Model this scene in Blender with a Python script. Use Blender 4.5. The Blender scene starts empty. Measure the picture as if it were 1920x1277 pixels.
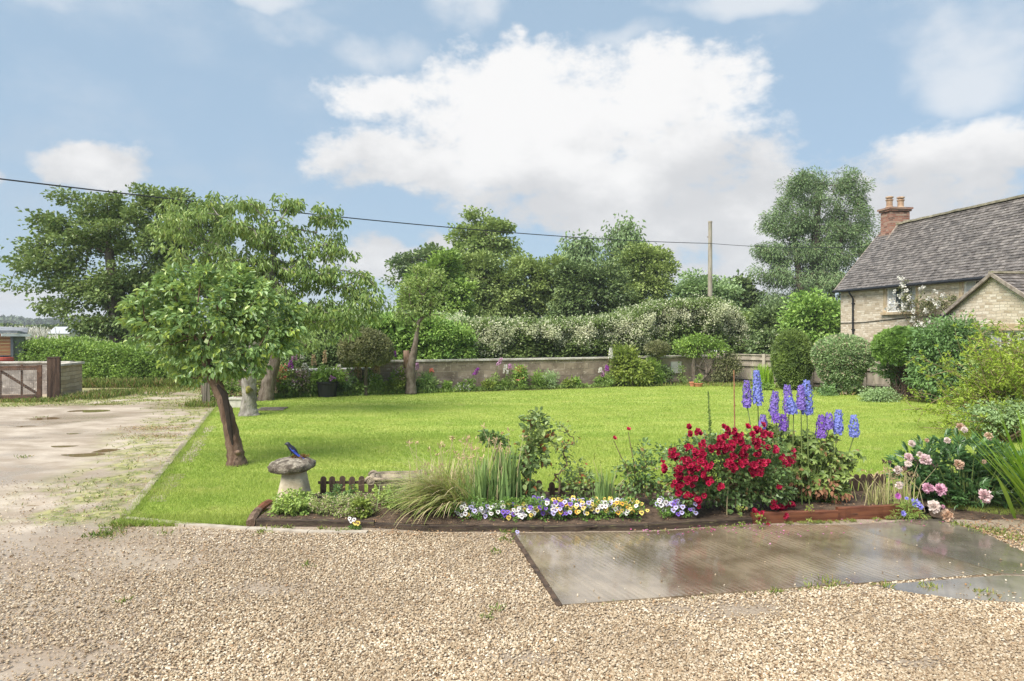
import bpy, math, numpy as np
from mathutils import Vector, Euler
sc = bpy.context.scene
COL = sc.collection
R = math.radians
# ---------------------------------------------------------------- camera
F, HY, CH = 1280.0, 618.0, 2.0           # focal length and horizon in photograph pixels, eye height in metres
cam = bpy.data.objects.new('camera', bpy.data.cameras.new('camera'))
COL.objects.link(cam)
cam.location = (0, 0, CH)
cam.rotation_euler = (R(90), 0, 0)
cam.data.sensor_width = 36
cam.data.lens = 36 * F / 1920
cam.data.shift_y = -(638.5 - HY) / 1920
cam.data.clip_end = 5000
sc.camera = cam
# ---------------------------------------------------------------- light
SUN_EL, SUN_AZ = R(50), R(222)            # azimuth clockwise from +Y: the sun stands behind the camera, to the left
sun = bpy.data.objects.new('sun', bpy.data.lights.new('sun', 'SUN'))
COL.objects.link(sun)
sun.data.energy = 4.8
sun.data.angle = R(42)
sun.data.color = (1.0, 0.945, 0.87)
sdir = Vector((math.sin(SUN_AZ) * math.cos(SUN_EL), math.cos(SUN_AZ) * math.cos(SUN_EL), math.sin(SUN_EL)))
sun.rotation_euler = sdir.to_track_quat('Z', 'Y').to_euler()
sc.view_settings.view_transform = 'Standard'
sc.view_settings.look = 'None'
sc.view_settings.gamma = 1
sc.view_settings.exposure = 0.60
sc.cycles.max_bounces = 6
sc.cycles.diffuse_bounces = 4
sc.cycles.glossy_bounces = 3
sc.cycles.transmission_bounces = 4
sc.cycles.transparent_max_bounces = 4
# ---------------------------------------------------------------- node helpers
class NT:
    def __init__(s, tree):
        s.t = tree
        s.n = tree.nodes
        s.l = tree.links
    def node(s, typ, **kw):
        nd = s.n.new(typ)
        for k, v in kw.items():
            setattr(nd, k, v)
        return nd
    def put(s, inp, v):
        if isinstance(v, bpy.types.NodeSocket):
            s.l.new(v, inp)
        elif isinstance(v, (tuple, list)) and inp.type == 'RGBA' and len(v) == 3:
            inp.default_value = (*v, 1)
        else:
            inp.default_value = v
    def math(s, op, a, b=0.0, c=None, clamp=False):
        nd = s.node('ShaderNodeMath', operation=op, use_clamp=clamp)
        s.put(nd.inputs[0], a); s.put(nd.inputs[1], b)
        if c is not None: s.put(nd.inputs[2], c)
        return nd.outputs[0]
    def mix(s, f, a, b, mode='MIX'):
        nd = s.node('ShaderNodeMix', data_type='RGBA', blend_type=mode)
        s.put(nd.inputs[0], f); s.put(nd.inputs[6], a); s.put(nd.inputs[7], b)
        return nd.outputs[2]
    def noise(s, vec, scale, detail=3, rough=.55, dist=0.0):
        nd = s.node('ShaderNodeTexNoise')
        if vec is not None: s.put(nd.inputs['Vector'], vec)
        nd.inputs['Scale'].default_value = scale
        nd.inputs['Detail'].default_value = detail
        nd.inputs['Roughness'].default_value = rough
        nd.inputs['Distortion'].default_value = dist
        return nd.outputs[0]
    def ramp(s, f, lo, hi):
        nd = s.node('ShaderNodeMapRange', interpolation_type='SMOOTHSTEP')
        s.put(nd.inputs[0], f)
        nd.inputs[1].default_value = lo; nd.inputs[2].default_value = hi
        return nd.outputs[0]
    def vmath(s, op, a, b=None):
        nd = s.node('ShaderNodeVectorMath', operation=op)
        s.put(nd.inputs[0], a)
        if b is not None: s.put(nd.inputs[1], b)
        return nd
    def bump(s, h, strength, dist=.01):
        nd = s.node('ShaderNodeBump')
        s.put(nd.inputs['Height'], h)
        nd.inputs['Strength'].default_value = strength
        nd.inputs['Distance'].default_value = dist
        return nd.outputs[0]
# ---------------------------------------------------------------- sky: Nishita air, with cumulus painted by direction
world = bpy.data.worlds.new('World')
sc.world = world
world.use_nodes = True
w = NT(world.node_tree)
bg = w.n['Background']
sky = w.node('ShaderNodeTexSky', sky_type='NISHITA')
sky.sun_disc = False
sky.sun_elevation = SUN_EL
sky.sun_rotation = SUN_AZ
sky.air_density = 1.0; sky.dust_density = 1.2; sky.ozone_density = 1.5
tc = w.node('ShaderNodeTexCoord')
dr = w.vmath('NORMALIZE', tc.outputs['Generated']).outputs[0]
wob = w.node('ShaderNodeTexNoise'); wob.inputs['Scale'].default_value = 5; wob.inputs['Detail'].default_value = 4
w.put(wob.inputs['Vector'], dr)
off = w.vmath('SCALE', w.vmath('SUBTRACT', wob.outputs['Color'], (.5, .5, .5)).outputs[0]); off.inputs[3].default_value = .16
wd = w.vmath('ADD', dr, off.outputs[0]).outputs[0]
sx = w.node('ShaderNodeSeparateXYZ'); w.put(sx.inputs[0], wd)
az = w.math('ARCTAN2', sx.outputs[0], sx.outputs[1])
el = w.math('ARCSINE', sx.outputs[2])
CLOUDS = [(1020, 215, 330, 105), (720, 180, 150, 55), (1250, 200, 170, 90), (760, 310, 170, 60), (1150, 340, 420, 80), (1500, 390, 480, 100),
          (1800, 290, 230, 75), (1180, 400, 300, 60), (1000, 120, 90, 45),
          (150, 310, 95, 40), (700, 500, 110, 42), (860, 450, 80, 30), (1380, 515, 190, 55), (-60, 330, 70, 40), (60, 590, 260, 50),
          (-500, 300, 260, 130), (2400, 250, 400, 170), (-900, 150, 250, 120), (3000, 420, 500, 120), (1750, 480, 330, 60)]
WISPS = [(640, 85, 170, 50), (500, 5, 130, 25), (880, 10, 110, 40), (1400, 20, 170, 30), (1200, 90, 90, 25), (1780, 60, 190, 80), (1850, 120, 140, 60),(120, 0, 90, 40)]
def cloud_field(lst):
    acc = None
    for px, py, rx, ry in lst:
        dx, dz = (px - 960) / F, (HY - py) / F
        a0 = math.atan2(dx, 1); e0 = math.atan2(dz, math.hypot(dx, 1))
        ra = math.atan((rx / F) / (1 + dx * dx)); re = math.atan(ry / F / math.hypot(dx, 1))
        q = w.math('ADD', w.math('POWER', w.math('MULTIPLY', w.math('SUBTRACT', az, a0), 1 / ra), 2.0),
                   w.math('POWER', w.math('MULTIPLY', w.math('SUBTRACT', el, e0), 1 / re), 2.0))
        f = w.math('SUBTRACT', 1.0, q)
        acc = f if acc is None else w.math('SMOOTH_MAX', acc, f, .3)
    return acc
sq = w.vmath('MULTIPLY', dr, (1, 1, 1.7)).outputs[0]
n1 = w.noise(sq, 6.5, 8, .58)
n2 = w.noise(sq, 3.0, 6, .6)
n3 = w.noise(sq, 24, 6, .65)
big = w.math('ADD', w.math('MAXIMUM', cloud_field(CLOUDS), -1.0), w.math('ADD', w.math('MULTIPLY', w.math('SUBTRACT', n1, .5), 2.6), w.math('MULTIPLY', w.math('SUBTRACT', n3, .5), 2.0)))
m1 = w.ramp(big, -.38, .62)
wis = w.math('ADD', w.math('MAXIMUM', cloud_field(WISPS), -1.2), w.math('MULTIPLY', w.math('SUBTRACT', n1, .5), 4.0))
m2 = w.math('MULTIPLY', w.ramp(wis, -.2, 1.5), .6)
allsky = w.math('MULTIPLY', w.ramp(n2, .45, .75), .35)
mask = w.math('MAXIMUM', w.math('MAXIMUM', m1, m2), allsky)
shade = w.ramp(w.math('ADD', w.math('MULTIPLY', n1, .9), w.math('MULTIPLY', w.ramp(el, .14, .34), .35)), .40, .76)
ccol = w.mix(shade, (3.95, 4.0, 4.1), (5.6, 5.57, 5.55))
air = w.mix(.78, w.mix(1.0, sky.outputs[0], (.62, .80, .98), 'MULTIPLY'), (2.55, 3.42, 4.2))
w.put(bg.inputs['Color'], w.mix(mask, air, ccol))
bg.inputs['Strength'].default_value = 0.115
# ---------------------------------------------------------------- tags and placing
def tag(o, label=None, cat=None, group=None, kind=None):
    for k, v in (('label', label), ('category', cat), ('group', group), ('kind', kind)):
        if v: o[k] = v
    return o
def thing(name, label, cat, loc=(0, 0, 0), rz=0.0, group=None):
    o = bpy.data.objects.new(name, None)
    COL.objects.link(o)
    o.location = loc; o.rotation_euler = (0, 0, rz); o.empty_display_size = .2
    return tag(o, label, cat, group)
def copy_child(src, parent, loc=None, rot=None, scale=None):
    c = src.copy()
    COL.objects.link(c)
    c.parent = parent
    if loc is not None: c.location = loc
    if rot is not None: c.rotation_euler = rot
    if scale is not None: c.scale = (scale,) * 3 if not isinstance(scale, tuple) else scale
    return c
def gp(px, py):                             # ground point seen at a pixel of the photograph
    d = F * CH / (py - HY)
    return np.array([(px - 960) / F * d, d])
def PX(px, D): return (px - 960) / F * D
def PZ(py, D): return CH - (py - HY) / F * D
def unit(a):
    a = np.asarray(a, float)
    return a / np.maximum(np.linalg.norm(a, axis=-1, keepdims=True), 1e-9)
_lat = {}
def vn(x, y, s=1.0, seed=0, octv=1):        # value noise, 0..1
    x = np.asarray(x, float); y = np.asarray(y, float)
    out = 0; amp = 1; tot = 0
    for o in range(octv):
        k = seed * 10 + o
        if k not in _lat: _lat[k] = np.random.default_rng(1000 + k).random((64, 64))
        L = _lat[k]
        u, v = x * s * 2 ** o, y * s * 2 ** o
        i, j = np.floor(u).astype(int), np.floor(v).astype(int)
        fu, fv = u - i, v - j
        fu, fv = fu * fu * (3 - 2 * fu), fv * fv * (3 - 2 * fv)
        a, b, c, d = L[i % 64, j % 64], L[(i + 1) % 64, j % 64], L[i % 64, (j + 1) % 64], L[(i + 1) % 64, (j + 1) % 64]
        out = out + amp * ((a * (1 - fu) + b * fu) * (1 - fv) + (c * (1 - fu) + d * fu) * fv)
        tot += amp; amp *= .5
    return out / tot
def inpoly(x, y, poly):
    x = np.asarray(x); y = np.asarray(y)
    c = np.zeros(x.shape, bool)
    n = len(poly)
    for i in range(n):
        x0, y0 = poly[i]; x1, y1 = poly[(i + 1) % n]
        t = ((y0 > y) != (y1 > y)) & (x < (x1 - x0) * (y - y0) / (y1 - y0 + 1e-12) + x0)
        c ^= t
    return c
# ---------------------------------------------------------------- mesh builder
class MB:
    def __init__(s):
        s.V = []; s.nv = 0; s.L = []; s.S = []; s.M = []
    def add(s, v, f, mat=0):
        v = np.asarray(v, float).reshape(-1, 3)
        if isinstance(f, np.ndarray):
            s.L.append((f + s.nv).reshape(-1)); s.S.append(np.full(len(f), f.shape[1])); s.M.append(np.full(len(f), mat))
        else:
            for q in f:
                s.L.append(np.array(q) + s.nv)
            s.S.append(np.array([len(q) for q in f])); s.M.append(np.full(len(f), mat))
        s.V.append(v); s.nv += len(v)
        return s
    def box(s, c, size, rz=0.0, mat=0, rx=0.0, ry=0.0):
        h = np.array(size) / 2
        v = np.array([[x, y, z] for x in (-1, 1) for y in (-1, 1) for z in (-1, 1)]) * h
        if rx or ry or rz:
            v = v @ np.array(Euler((rx, ry, rz)).to_matrix()).T
        s.add(v + np.array(c), [(0, 1, 3, 2), (4, 6, 7, 5), (0, 4, 5, 1), (2, 3, 7, 6), (0, 2, 6, 4), (1, 5, 7, 3)], mat)
        return s
    def beam(s, a, b, w_, h_, mat=0, up=(0, 0, 1)):   # box from a to b
        a, b = np.array(a, float), np.array(b, float)
        d = unit(b - a); u = np.array(up, float)
        sd = unit(np.cross(d, u)); u = np.cross(sd, d)
        v = []
        for p in (a, b):
            for i, j in ((-1, -1), (1, -1), (1, 1), (-1, 1)):
                v.append(p + sd * w_ / 2 * i + u * h_ / 2 * j)
        s.add(v, [(0, 1, 2, 3), (7, 6, 5, 4), (0, 4, 5, 1), (1, 5, 6, 2), (2, 6, 7, 3), (3, 7, 4, 0)], mat)
        return s
    def tube(s, pts, rad, n=8, cap=True, mat=0, rough=0.0, seed=0, flat=1.0):
        pts = np.asarray(pts, float); m = len(pts)
        rad = np.full(m, rad) if np.isscalar(rad) else np.asarray(rad, float)
        t = unit(np.gradient(pts, axis=0))
        ref = np.array([0, 1, 0.03]) if abs(t[0] @ [0, 1, 0]) < .9 else np.array([1, 0, 0.03])
        a = unit(np.cross(t, ref)); b = np.cross(t, a)
        th = np.arange(n) / n * 2 * math.pi
        rr = rad[:, None] * np.ones(n)
        if rough:
            g = np.random.default_rng(seed)
            rr = rr * (1 + rough * (g.random((m, n)) - .5) + rough * .8 * (g.random(n)[None] - .5))
        v = pts[:, None] + a[:, None] * (np.cos(th)[None, :, None] * rr[..., None]) + b[:, None] * (np.sin(th)[None, :, None] * rr[..., None]) * flat
        i = np.arange(m - 1)[:, None] * n; k = np.arange(n)[None]; k2 = (k + 1) % n
        q = np.stack([i + k, i + k2, i + n + k2, i + n + k], -1).reshape(-1, 4)
        f = [tuple(x) for x in q]
        if cap: f += [tuple(range(n))[::-1], tuple((m - 1) * n + np.arange(n))]
        s.add(v.reshape(-1, 3), f, mat)
        return s
    def lathe(s, prof, c=(0, 0, 0), n=20, mat=0, sq=0.0, rough=0.0, seed=0):  # prof: (r, z)
        th = np.arange(n) / n * 2 * math.pi
        k = 1.0
        if sq: k = (np.abs(np.cos(th)) ** sq + np.abs(np.sin(th)) ** sq) ** (-1 / sq)
        g = np.random.default_rng(seed)
        v = []
        for r, z in prof:
            q = r * k * (1 + rough * (g.random(n) - .5))
            v.append(np.stack([np.cos(th) * q, np.sin(th) * q, np.full(n, z) + rough * .3 * r * (g.random(n) - .5)], -1))
        m = len(prof)
        i = np.arange(m - 1)[:, None] * n; kk = np.arange(n)[None]; k2 = (kk + 1) % n
        f = [tuple(x) for x in np.stack([i + kk, i + k2, i + n + k2, i + n + kk], -1).reshape(-1, 4)]
        f += [tuple(range(n))[::-1], tuple((m - 1) * n + np.arange(n))]
        s.add(np.concatenate(v) + np.array(c), f, mat)
        return s
    def leaves(s, p, d, nr, L, W, kind='d', mat=0, curl=.15, fold=.18):
        p = np.asarray(p, float); n = len(p)
        if not n: return s
        d = unit(d); sd = unit(np.cross(d, nr)); nr = np.cross(sd, d)
        L = (np.ones(n) * L)[:, None]; W = (np.ones(n) * W)[:, None]
        if kind == 'd':
            v = np.stack([p, p + d * L * .5 + sd * W * .5 + nr * W * fold, p + d * L - nr * L * curl, p + d * L * .5 - sd * W * .5 + nr * W * fold], 1)
            b = np.arange(n)[:, None] * 4
            f = np.concatenate([b + [0, 1, 2], b + [0, 2, 3]])
        elif kind == 't':
            v = np.stack([p - sd * W * .5, p + sd * W * .5, p + d * L - nr * L * curl], 1)
            f = np.arange(n)[:, None] * 3 + [0, 1, 2]
        else:
            v = np.stack([p, p + d * L * .28 + sd * W * .46 + nr * W * fold, p + d * L * .68 + sd * W * .40 + nr * (W * fold - L * curl * .3),
                          p + d * L - nr * L * curl, p + d * L * .68 - sd * W * .40 + nr * (W * fold - L * curl * .3), p + d * L * .28 - sd * W * .46 + nr * W * fold], 1)
            b = np.arange(n)[:, None] * 6
            f = np.concatenate([b + [0, 1, 2, 3], b + [0, 3, 4, 5]])
        s.add(v.reshape(-1, 3), f, mat)
        return s
    def ribbon(s, base, az_, lean, length, width, droop, seg=6, mat=0, tipk=.15):   # an arching blade
        t = np.linspace(0, 1, seg + 1)
        h = np.array([math.cos(az_), math.sin(az_), 0])
        ang = lean + droop * t ** 1.5
        step = length / seg
        x = np.concatenate([[0], np.cumsum(np.sin(ang[1:]) * step)]); z = np.concatenate([[0], np.cumsum(np.cos(ang[1:]) * step)])
        c = np.array(base)[None] + h[None] * x[:, None] + np.array([0, 0, 1.])[None] * z[:, None]
        sd = np.array([-h[1], h[0], 0])
        wd_ = width * np.minimum(1, (1 - t) * 2.2 + tipk) * np.minimum(1, .6 + t * 2)
        v = np.concatenate([c + sd * wd_[:, None] / 2, c - sd * wd_[:, None] / 2])
        k = seg + 1
        s.add(v, np.array([(i, i + 1, k + i + 1, k + i) for i in range(seg)]), mat)
        return s
    def sheet(s, poly, z=0.0, thick=0.0, mat=0):
        n = len(poly)
        v = [(x, y, z) for x, y in poly]
        f = [tuple(range(n))]
        if thick:
            v += [(x, y, z - thick) for x, y in poly]
            f += [(i, i + n, (i + 1) % n + n, (i + 1) % n) for i in range(n)]
        s.add(v, f, mat)
        return s
    def build(s, name, mats, parent=None, smooth=False, label=None, kind=None):
        if not s.V: s.add([(0, 0, 0), (.001, 0, 0), (0, .001, 0)], [(0, 1, 2)])
        me = bpy.data.meshes.new(name)
        V = np.concatenate(s.V); L = np.concatenate(s.L); S = np.concatenate(s.S); M_ = np.concatenate(s.M)
        me.vertices.add(len(V)); me.vertices.foreach_set('co', V.astype(np.float32).ravel())
        me.loops.add(len(L)); me.loops.foreach_set('vertex_index', L.astype(np.int32))
        me.polygons.add(len(S)); me.polygons.foreach_set('loop_start', (np.cumsum(S) - S).astype(np.int32))
        if not isinstance(mats, (list, tuple)): mats = [mats]
        for m in mats: me.materials.append(m)
        me.polygons.foreach_set('material_index', M_.astype(np.int32))
        me.update(calc_edges=True)
        me.polygons.foreach_set('use_smooth', np.full(len(S), bool(smooth)))
        o = bpy.data.objects.new(name, me)
        COL.objects.link(o)
        if parent is not None: o.parent = parent
        return tag(o, label, None, None, kind)
# ---------------------------------------------------------------- materials
def M(name, c1, c2=None, scale=4.0, rough=.8, bump=0.0, bscale=40, island=0.0, spec=.4, stretch=None, c3=None, lo=.35, hi=.65, metal=0.0, bdist=.01, rr=None):
    m = bpy.data.materials.new(name); m.use_nodes = True
    n = NT(m.node_tree); b = n.n['Principled BSDF']
    tcn = n.node('ShaderNodeTexCoord')
    vec = tcn.outputs['Object']
    if stretch: vec = n.vmath('MULTIPLY', vec, stretch).outputs[0]
    col = c1
    if c2 is not None: col = n.mix(n.ramp(n.noise(vec, scale, 5, .6), lo, hi), c1, c2)
    if c3 is not None: col = n.mix(n.ramp(n.noise(vec, scale * 3.3, 4, .65), .55, .72), col, c3)
    if island:
        g = n.node('ShaderNodeNewGeometry')
        k = n.math('MULTIPLY_ADD', g.outputs['Random Per Island'], 2 * island, 1 - island)
        vm = n.vmath('SCALE', col if isinstance(col, bpy.types.NodeSocket) else (*col[:3],)); n.put(vm.inputs[3], k)
        col = vm.outputs[0]
    n.put(b.inputs['Base Color'], col)
    b.inputs['Roughness'].default_value = rough
    if rr: n.put(b.inputs['Roughness'], n.math('MULTIPLY_ADD', n.noise(vec, rr[0], 4), rr[2] - rr[1], rr[1]))
    b.inputs['Specular IOR Level'].default_value = spec
    b.inputs['Metallic'].default_value = metal
    if bump: n.put(b.inputs['Normal'], n.bump(n.noise(vec, bscale, 6, .65), bump, bdist))
    return m
def FM(name, c1, c2, trans=.3, rough=.42, c3=None, p3=.9, pscale=.9, spec=.4):   # leaves: dark..light by leaf and by spray
    m = bpy.data.materials.new(name); m.use_nodes = True
    n = NT(m.node_tree); b = n.n['Principled BSDF']
    g = n.node('ShaderNodeNewGeometry')
    r = g.outputs['Random Per Island']
    f = n.math('ADD', n.math('MULTIPLY', r, .55), n.math('MULTIPLY', n.ramp(n.noise(g.outputs['Position'], pscale, 3), .3, .7), .45))
    col = n.mix(f, c1, c2)
    if c3: col = n.mix(n.math('GREATER_THAN', n.math('FRACT', n.math('MULTIPLY', r, 7.31)), p3), col, c3)
    n.put(b.inputs['Base Color'], col)
    b.inputs['Roughness'].default_value = rough
    b.inputs['Specular IOR Level'].default_value = spec
    if trans:
        t = n.node('ShaderNodeBsdfTranslucent')
        n.put(t.inputs[0], n.mix(.4, col, (.34, .40, .10), 'MIX') if (trans > .2 and c2[1] > c2[0] and c2[1] > c2[2]) else col)
        mx = n.node('ShaderNodeMixShader'); mx.inputs[0].default_value = trans
        n.l.new(b.outputs[0], mx.inputs[1]); n.l.new(t.outputs[0], mx.inputs[2])
        n.l.new(mx.outputs[0], n.n['Material Output'].inputs[0])
    return m
# ---------------------------------------------------------------- foliage and branch growing
def clusters(lobes, n, g, shell=.45, zmin=None):
    lobes = np.asarray(lobes, float)
    wgt = (lobes[:, 3] * lobes[:, 4] * lobes[:, 5]) ** (.75)
    idx = g.choice(len(lobes), n, p=wgt / wgt.sum())
    u = unit(g.normal(size=(n, 3))) * (g.random(n) ** shell)[:, None]
    c = lobes[idx, :3] + u * lobes[idx, 3:6]
    if zmin is not None: c[:, 2] = np.maximum(c[:, 2], zmin + g.random(n) * .2)
    return c
def spray(mb, cen, per, L, W, spread, g, kind='d', droop=0.0, out=.6, upn=1.0, origin=None, mat=0, curl=.15, flat=.6):
    n = len(cen) * per
    c = np.repeat(cen, per, 0)
    off_ = unit(g.normal(size=(n, 3))) * (g.random(n) ** .45 * spread * 1.75 * np.repeat(.7 + .6 * g.random(len(cen)), per))[:, None] * np.array([1, 1, flat])
    p = c + off_
    o = cen.mean(0) if origin is None else origin
    d = unit(c - o) * out + unit(off_) * .7 + g.normal(size=(n, 3)) * .45 + np.array([0, 0, -droop])
    nr = g.normal(size=(n, 3)) * .55 + np.array([0, 0, upn]) + unit(c - o) * .35
    sz = .7 + .6 * g.random(n)
    mb.leaves(p, d, nr, L * sz, W * sz, kind, mat, curl=curl)
def skeleton(mb, trunk, rad, cen, g, gnarl=.10, exp=2.2, start=.55, sides=5, step=.35, sag=0.0, pathw=.25, mat=0, tipr=.004):
    trunk = np.asarray(trunk, float); nt = len(trunk)
    N = [*trunk]; par = [-1] + list(range(nt - 1)); path = [0.0]
    for i in range(1, nt): path.append(path[-1] + np.linalg.norm(trunk[i] - trunk[i - 1]) * .3)
    k0 = int(nt * start)
    order = np.argsort(np.linalg.norm(cen - trunk[-1], axis=1))
    arr = np.zeros((nt + len(cen) * 12 + 10, 3)); arr[:nt] = trunk
    pth = np.zeros(len(arr)); pth[:nt] = path
    n = nt
    tips = []
    for ci in order:
        c = cen[ci]
        dd = np.linalg.norm(arr[k0:n] - c, axis=1) + pathw * pth[k0:n]
        i = int(np.argmin(dd)) + k0
        d = np.linalg.norm(arr[i] - c)
        sgs = int(min(10, max(1, round(d / step))))
        prev = i; a = arr[i].copy()
        for q in range(1, sgs + 1):
            t = q / sgs
            pt = a + (c - a) * t
            if q < sgs: pt = pt + g.normal(size=3) * gnarl * d * .35 + np.array([0, 0, math.sin(t * math.pi) * d * (.10 - sag)])
            arr[n] = pt; pth[n] = pth[prev] + d / sgs
            N.append(pt); par.append(prev); prev = n; n += 1
        tips.append(prev)
    acc = np.zeros(n)
    for t in tips: acc[t] += tipr ** exp
    for i in range(n - 1, 0, -1): acc[par[i]] += acc[i]
    r = acc ** (1 / exp)
    top = r[nt - 1] if r[nt - 1] > 0 else 1
    rmax = max(r[k0:nt].max(), 1e-5)
    scl = min(1.0, rad[-1] / rmax * 1.0)
    r = np.maximum(r * scl, tipr * .7)
    rt = np.asarray(rad, float)
    i = np.arange(nt, n); pi = np.array(par)[nt:]
    if len(i):
        A, B = arr[pi], arr[i]
        ra = np.minimum(np.where(pi < nt, r[i] * 1.35, r[pi]), r[i] * 1.4); rb = r[i]
        dv = unit(B - A)
        ref = np.where(np.abs(dv[:, 2:3]) < .9, np.array([[0, 0, 1.]]), np.array([[1., 0, 0]]))
        u = unit(np.cross(dv, ref)); v = np.cross(dv, u)
        th = np.arange(sides) / sides * 2 * math.pi
        ring = np.cos(th)[None, :, None] * u[:, None] + np.sin(th)[None, :, None] * v[:, None]
        V = np.concatenate([A[:, None] + ring * ra[:, None, None], B[:, None] + ring * rb[:, None, None]], 1).reshape(-1, 3)
        b = (np.arange(len(i)) * 2 * sides)[:, None, None]; k = np.arange(sides)
        f = np.stack([k, (k + 1) % sides, (k + 1) % sides + sides, k + sides], -1)[None] + b
        mb.add(V, f.reshape(-1, 4), mat)
def rough_trunk(mb, pts, rad, n=14, rough=.12, seed=1, mat=0, flare=0.0):
    pts = np.asarray(pts, float)
    t = np.linspace(0, 1, len(pts)); tt = np.linspace(0, 1, len(pts) * 5)
    P = np.stack([np.interp(tt, t, pts[:, k]) for k in range(3)], 1)
    r = np.interp(tt, t, rad)
    if flare: r = r * (1 + flare * np.exp(-tt * 14))
    mb.tube(P, r, n, True, mat, rough, seed)
# ================================================================ materials used in many places
g0 = np.random.default_rng(11)
BARK = M('bark', (.10, .075, .055), (.20, .165, .13), 9, .9, .9, 30, stretch=(1, 1, .35), c3=(.06, .045, .03), bdist=.03)
BARK_GREY = M('bark_grey', (.17, .15, .13), (.34, .31, .27), 8, .9, .9, 34, stretch=(1, 1, .4), c3=(.12, .13, .05), bdist=.03)
BARK_RED = M('bark_red', (.10, .055, .035), (.24, .16, .11), 7, .9, 1.0, 26, stretch=(1, 1, .3), c3=(.05, .03, .02), bdist=.04)
WOOD_DARK = M('wood_dark', (.045, .03, .02), (.11, .07, .045), 12, .75, .5, 60, stretch=(1, 1, .3))
WOOD_RED = M('wood_red', (.13, .045, .022), (.22, .085, .04), 6, .55, .4, 50, stretch=(.4, 6, 6))
WOOD_GREY = M('wood_grey', (.26, .225, .175), (.42, .37, .29), 5, .85, .5, 60, island=.12, c3=(.22, .22, .12), stretch=(1, 1, .2))
STEM = M('stem', (.10, .15, .04), (.16, .2, .06), 8, .6)
STEM_BROWN = M('stem_brown', (.12, .08, .045), (.2, .15, .08), 8, .7)
STRAW = FM('straw', (.42, .34, .17), (.62, .54, .32), .2, .6)
WHITE_PAINT = M('white_paint', (.78, .78, .76), rough=.4)
BLACK = M('black_plastic', (.018, .019, .022), rough=.45)
TERRA = M('terracotta', (.42, .16, .09), (.52, .23, .13), 9, .8)
SOIL = M('soil', (.07, .045, .03), (.17, .115, .075), 14, .95, 1.0, 60, c3=(.24, .15, .10), bdist=.03)
# ================================================================ ground planes
# fields reaching the horizon
def ground_mat():
    m = bpy.data.materials.new('ground'); m.use_nodes = True
    n = NT(m.node_tree); b = n.n['Principled BSDF']
    p = n.node('ShaderNodeNewGeometry').outputs['Position']
    f = n.ramp(n.noise(p, .02, 4), .4, .6)
    far = n.mix(f, (.14, .22, .05), (.24, .27, .09))
    near = n.mix(n.ramp(n.noise(p, 3, 5), .35, .65), (.06, .075, .025), (.13, .12, .05))
    ln = n.vmath('LENGTH', p).outputs[1]
    n.put(b.inputs['Base Color'], n.mix(n.ramp(ln, 30, 55), near, far))
    b.inputs['Roughness'].default_value = .95
    return m
GS = MB()
rings = [0, 12, 30, 60, 120, 250, 600, 1600]
gv = [(0, 0, -.02)]; gf = []
for r in rings[1:]:
    for k in range(24): gv.append((math.cos(k / 24 * 2 * math.pi) * r, math.sin(k / 24 * 2 * math.pi) * r, -.02))
for k in range(24): gf.append((0, 1 + k, 1 + (k + 1) % 24))
for j in range(len(rings) - 2):
    for k in range(24): gf.append((1 + j * 24 + k, 1 + (j + 1) * 24 + k, 1 + (j + 1) * 24 + (k + 1) % 24, 1 + j * 24 + (k + 1) % 24))
GS.add(gv, gf)
GS.build('ground', ground_mat(), kind='structure')
# lawn outline
A_ = gp(243, 972); B_ = gp(402, 768)
LAWN = [tuple(A_), tuple(gp(300, 977)), tuple(gp(350, 983)), tuple(gp(410, 988)), tuple(gp(466, 990)), (-2.69, 7.7), (0, 7.75), (4.4, 7.9), (5.2, 7.3), (9.5, 7.0), (13.5, 12), (13.2, 19.5),
        (12.2, 20.6), (8.0, 24.9), (6.6, 25.2), (3.2, 23.6), (.7, 22.5), (-3.2, 21.4), (-5.6, 20.3), (-7.4, 19.9), (-8.1, 18.9), tuple(B_)]
KERB = (np.array(B_) - A_); KLEN = np.linalg.norm(KERB); KD = KERB / KLEN; KN = np.array([KD[1], -KD[0]])  # to the lawn side
def kerb_dist(x, y):        # metres to the left of the lawn's left edge (negative = on the lawn side)
    return -((x - A_[0]) * KN[0] + (y - A_[1]) * KN[1])
def lawn_mat():
    m = bpy.data.materials.new('lawn'); m.use_nodes = True
    n = NT(m.node_tree); b = n.n['Principled BSDF']
    p = n.node('ShaderNodeNewGeometry').outputs['Position']
    fine = n.noise(p, 30, 6, .7)
    patch = n.noise(n.vmath('MULTIPLY', p, (.6, 1.5, 1)).outputs[0], .9, 7, .7)
    c = n.mix(n.ramp(patch, .35, .68), (.28, .37, .07), (.42, .47, .12))
    c = n.mix(n.math('MULTIPLY', n.ramp(fine, .45, .75), .5), c, (.13, .23, .02))
    n.put(b.inputs['Base Color'], c)
    b.inputs['Roughness'].default_value = .9
    b.inputs['Specular IOR Level'].default_value = .15
    n.put(b.inputs['Normal'], n.bump(fine, .6, .04))
    return m
MB().sheet(LAWN, .012, .03).build('lawn', lawn_mat(), kind='structure')
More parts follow.
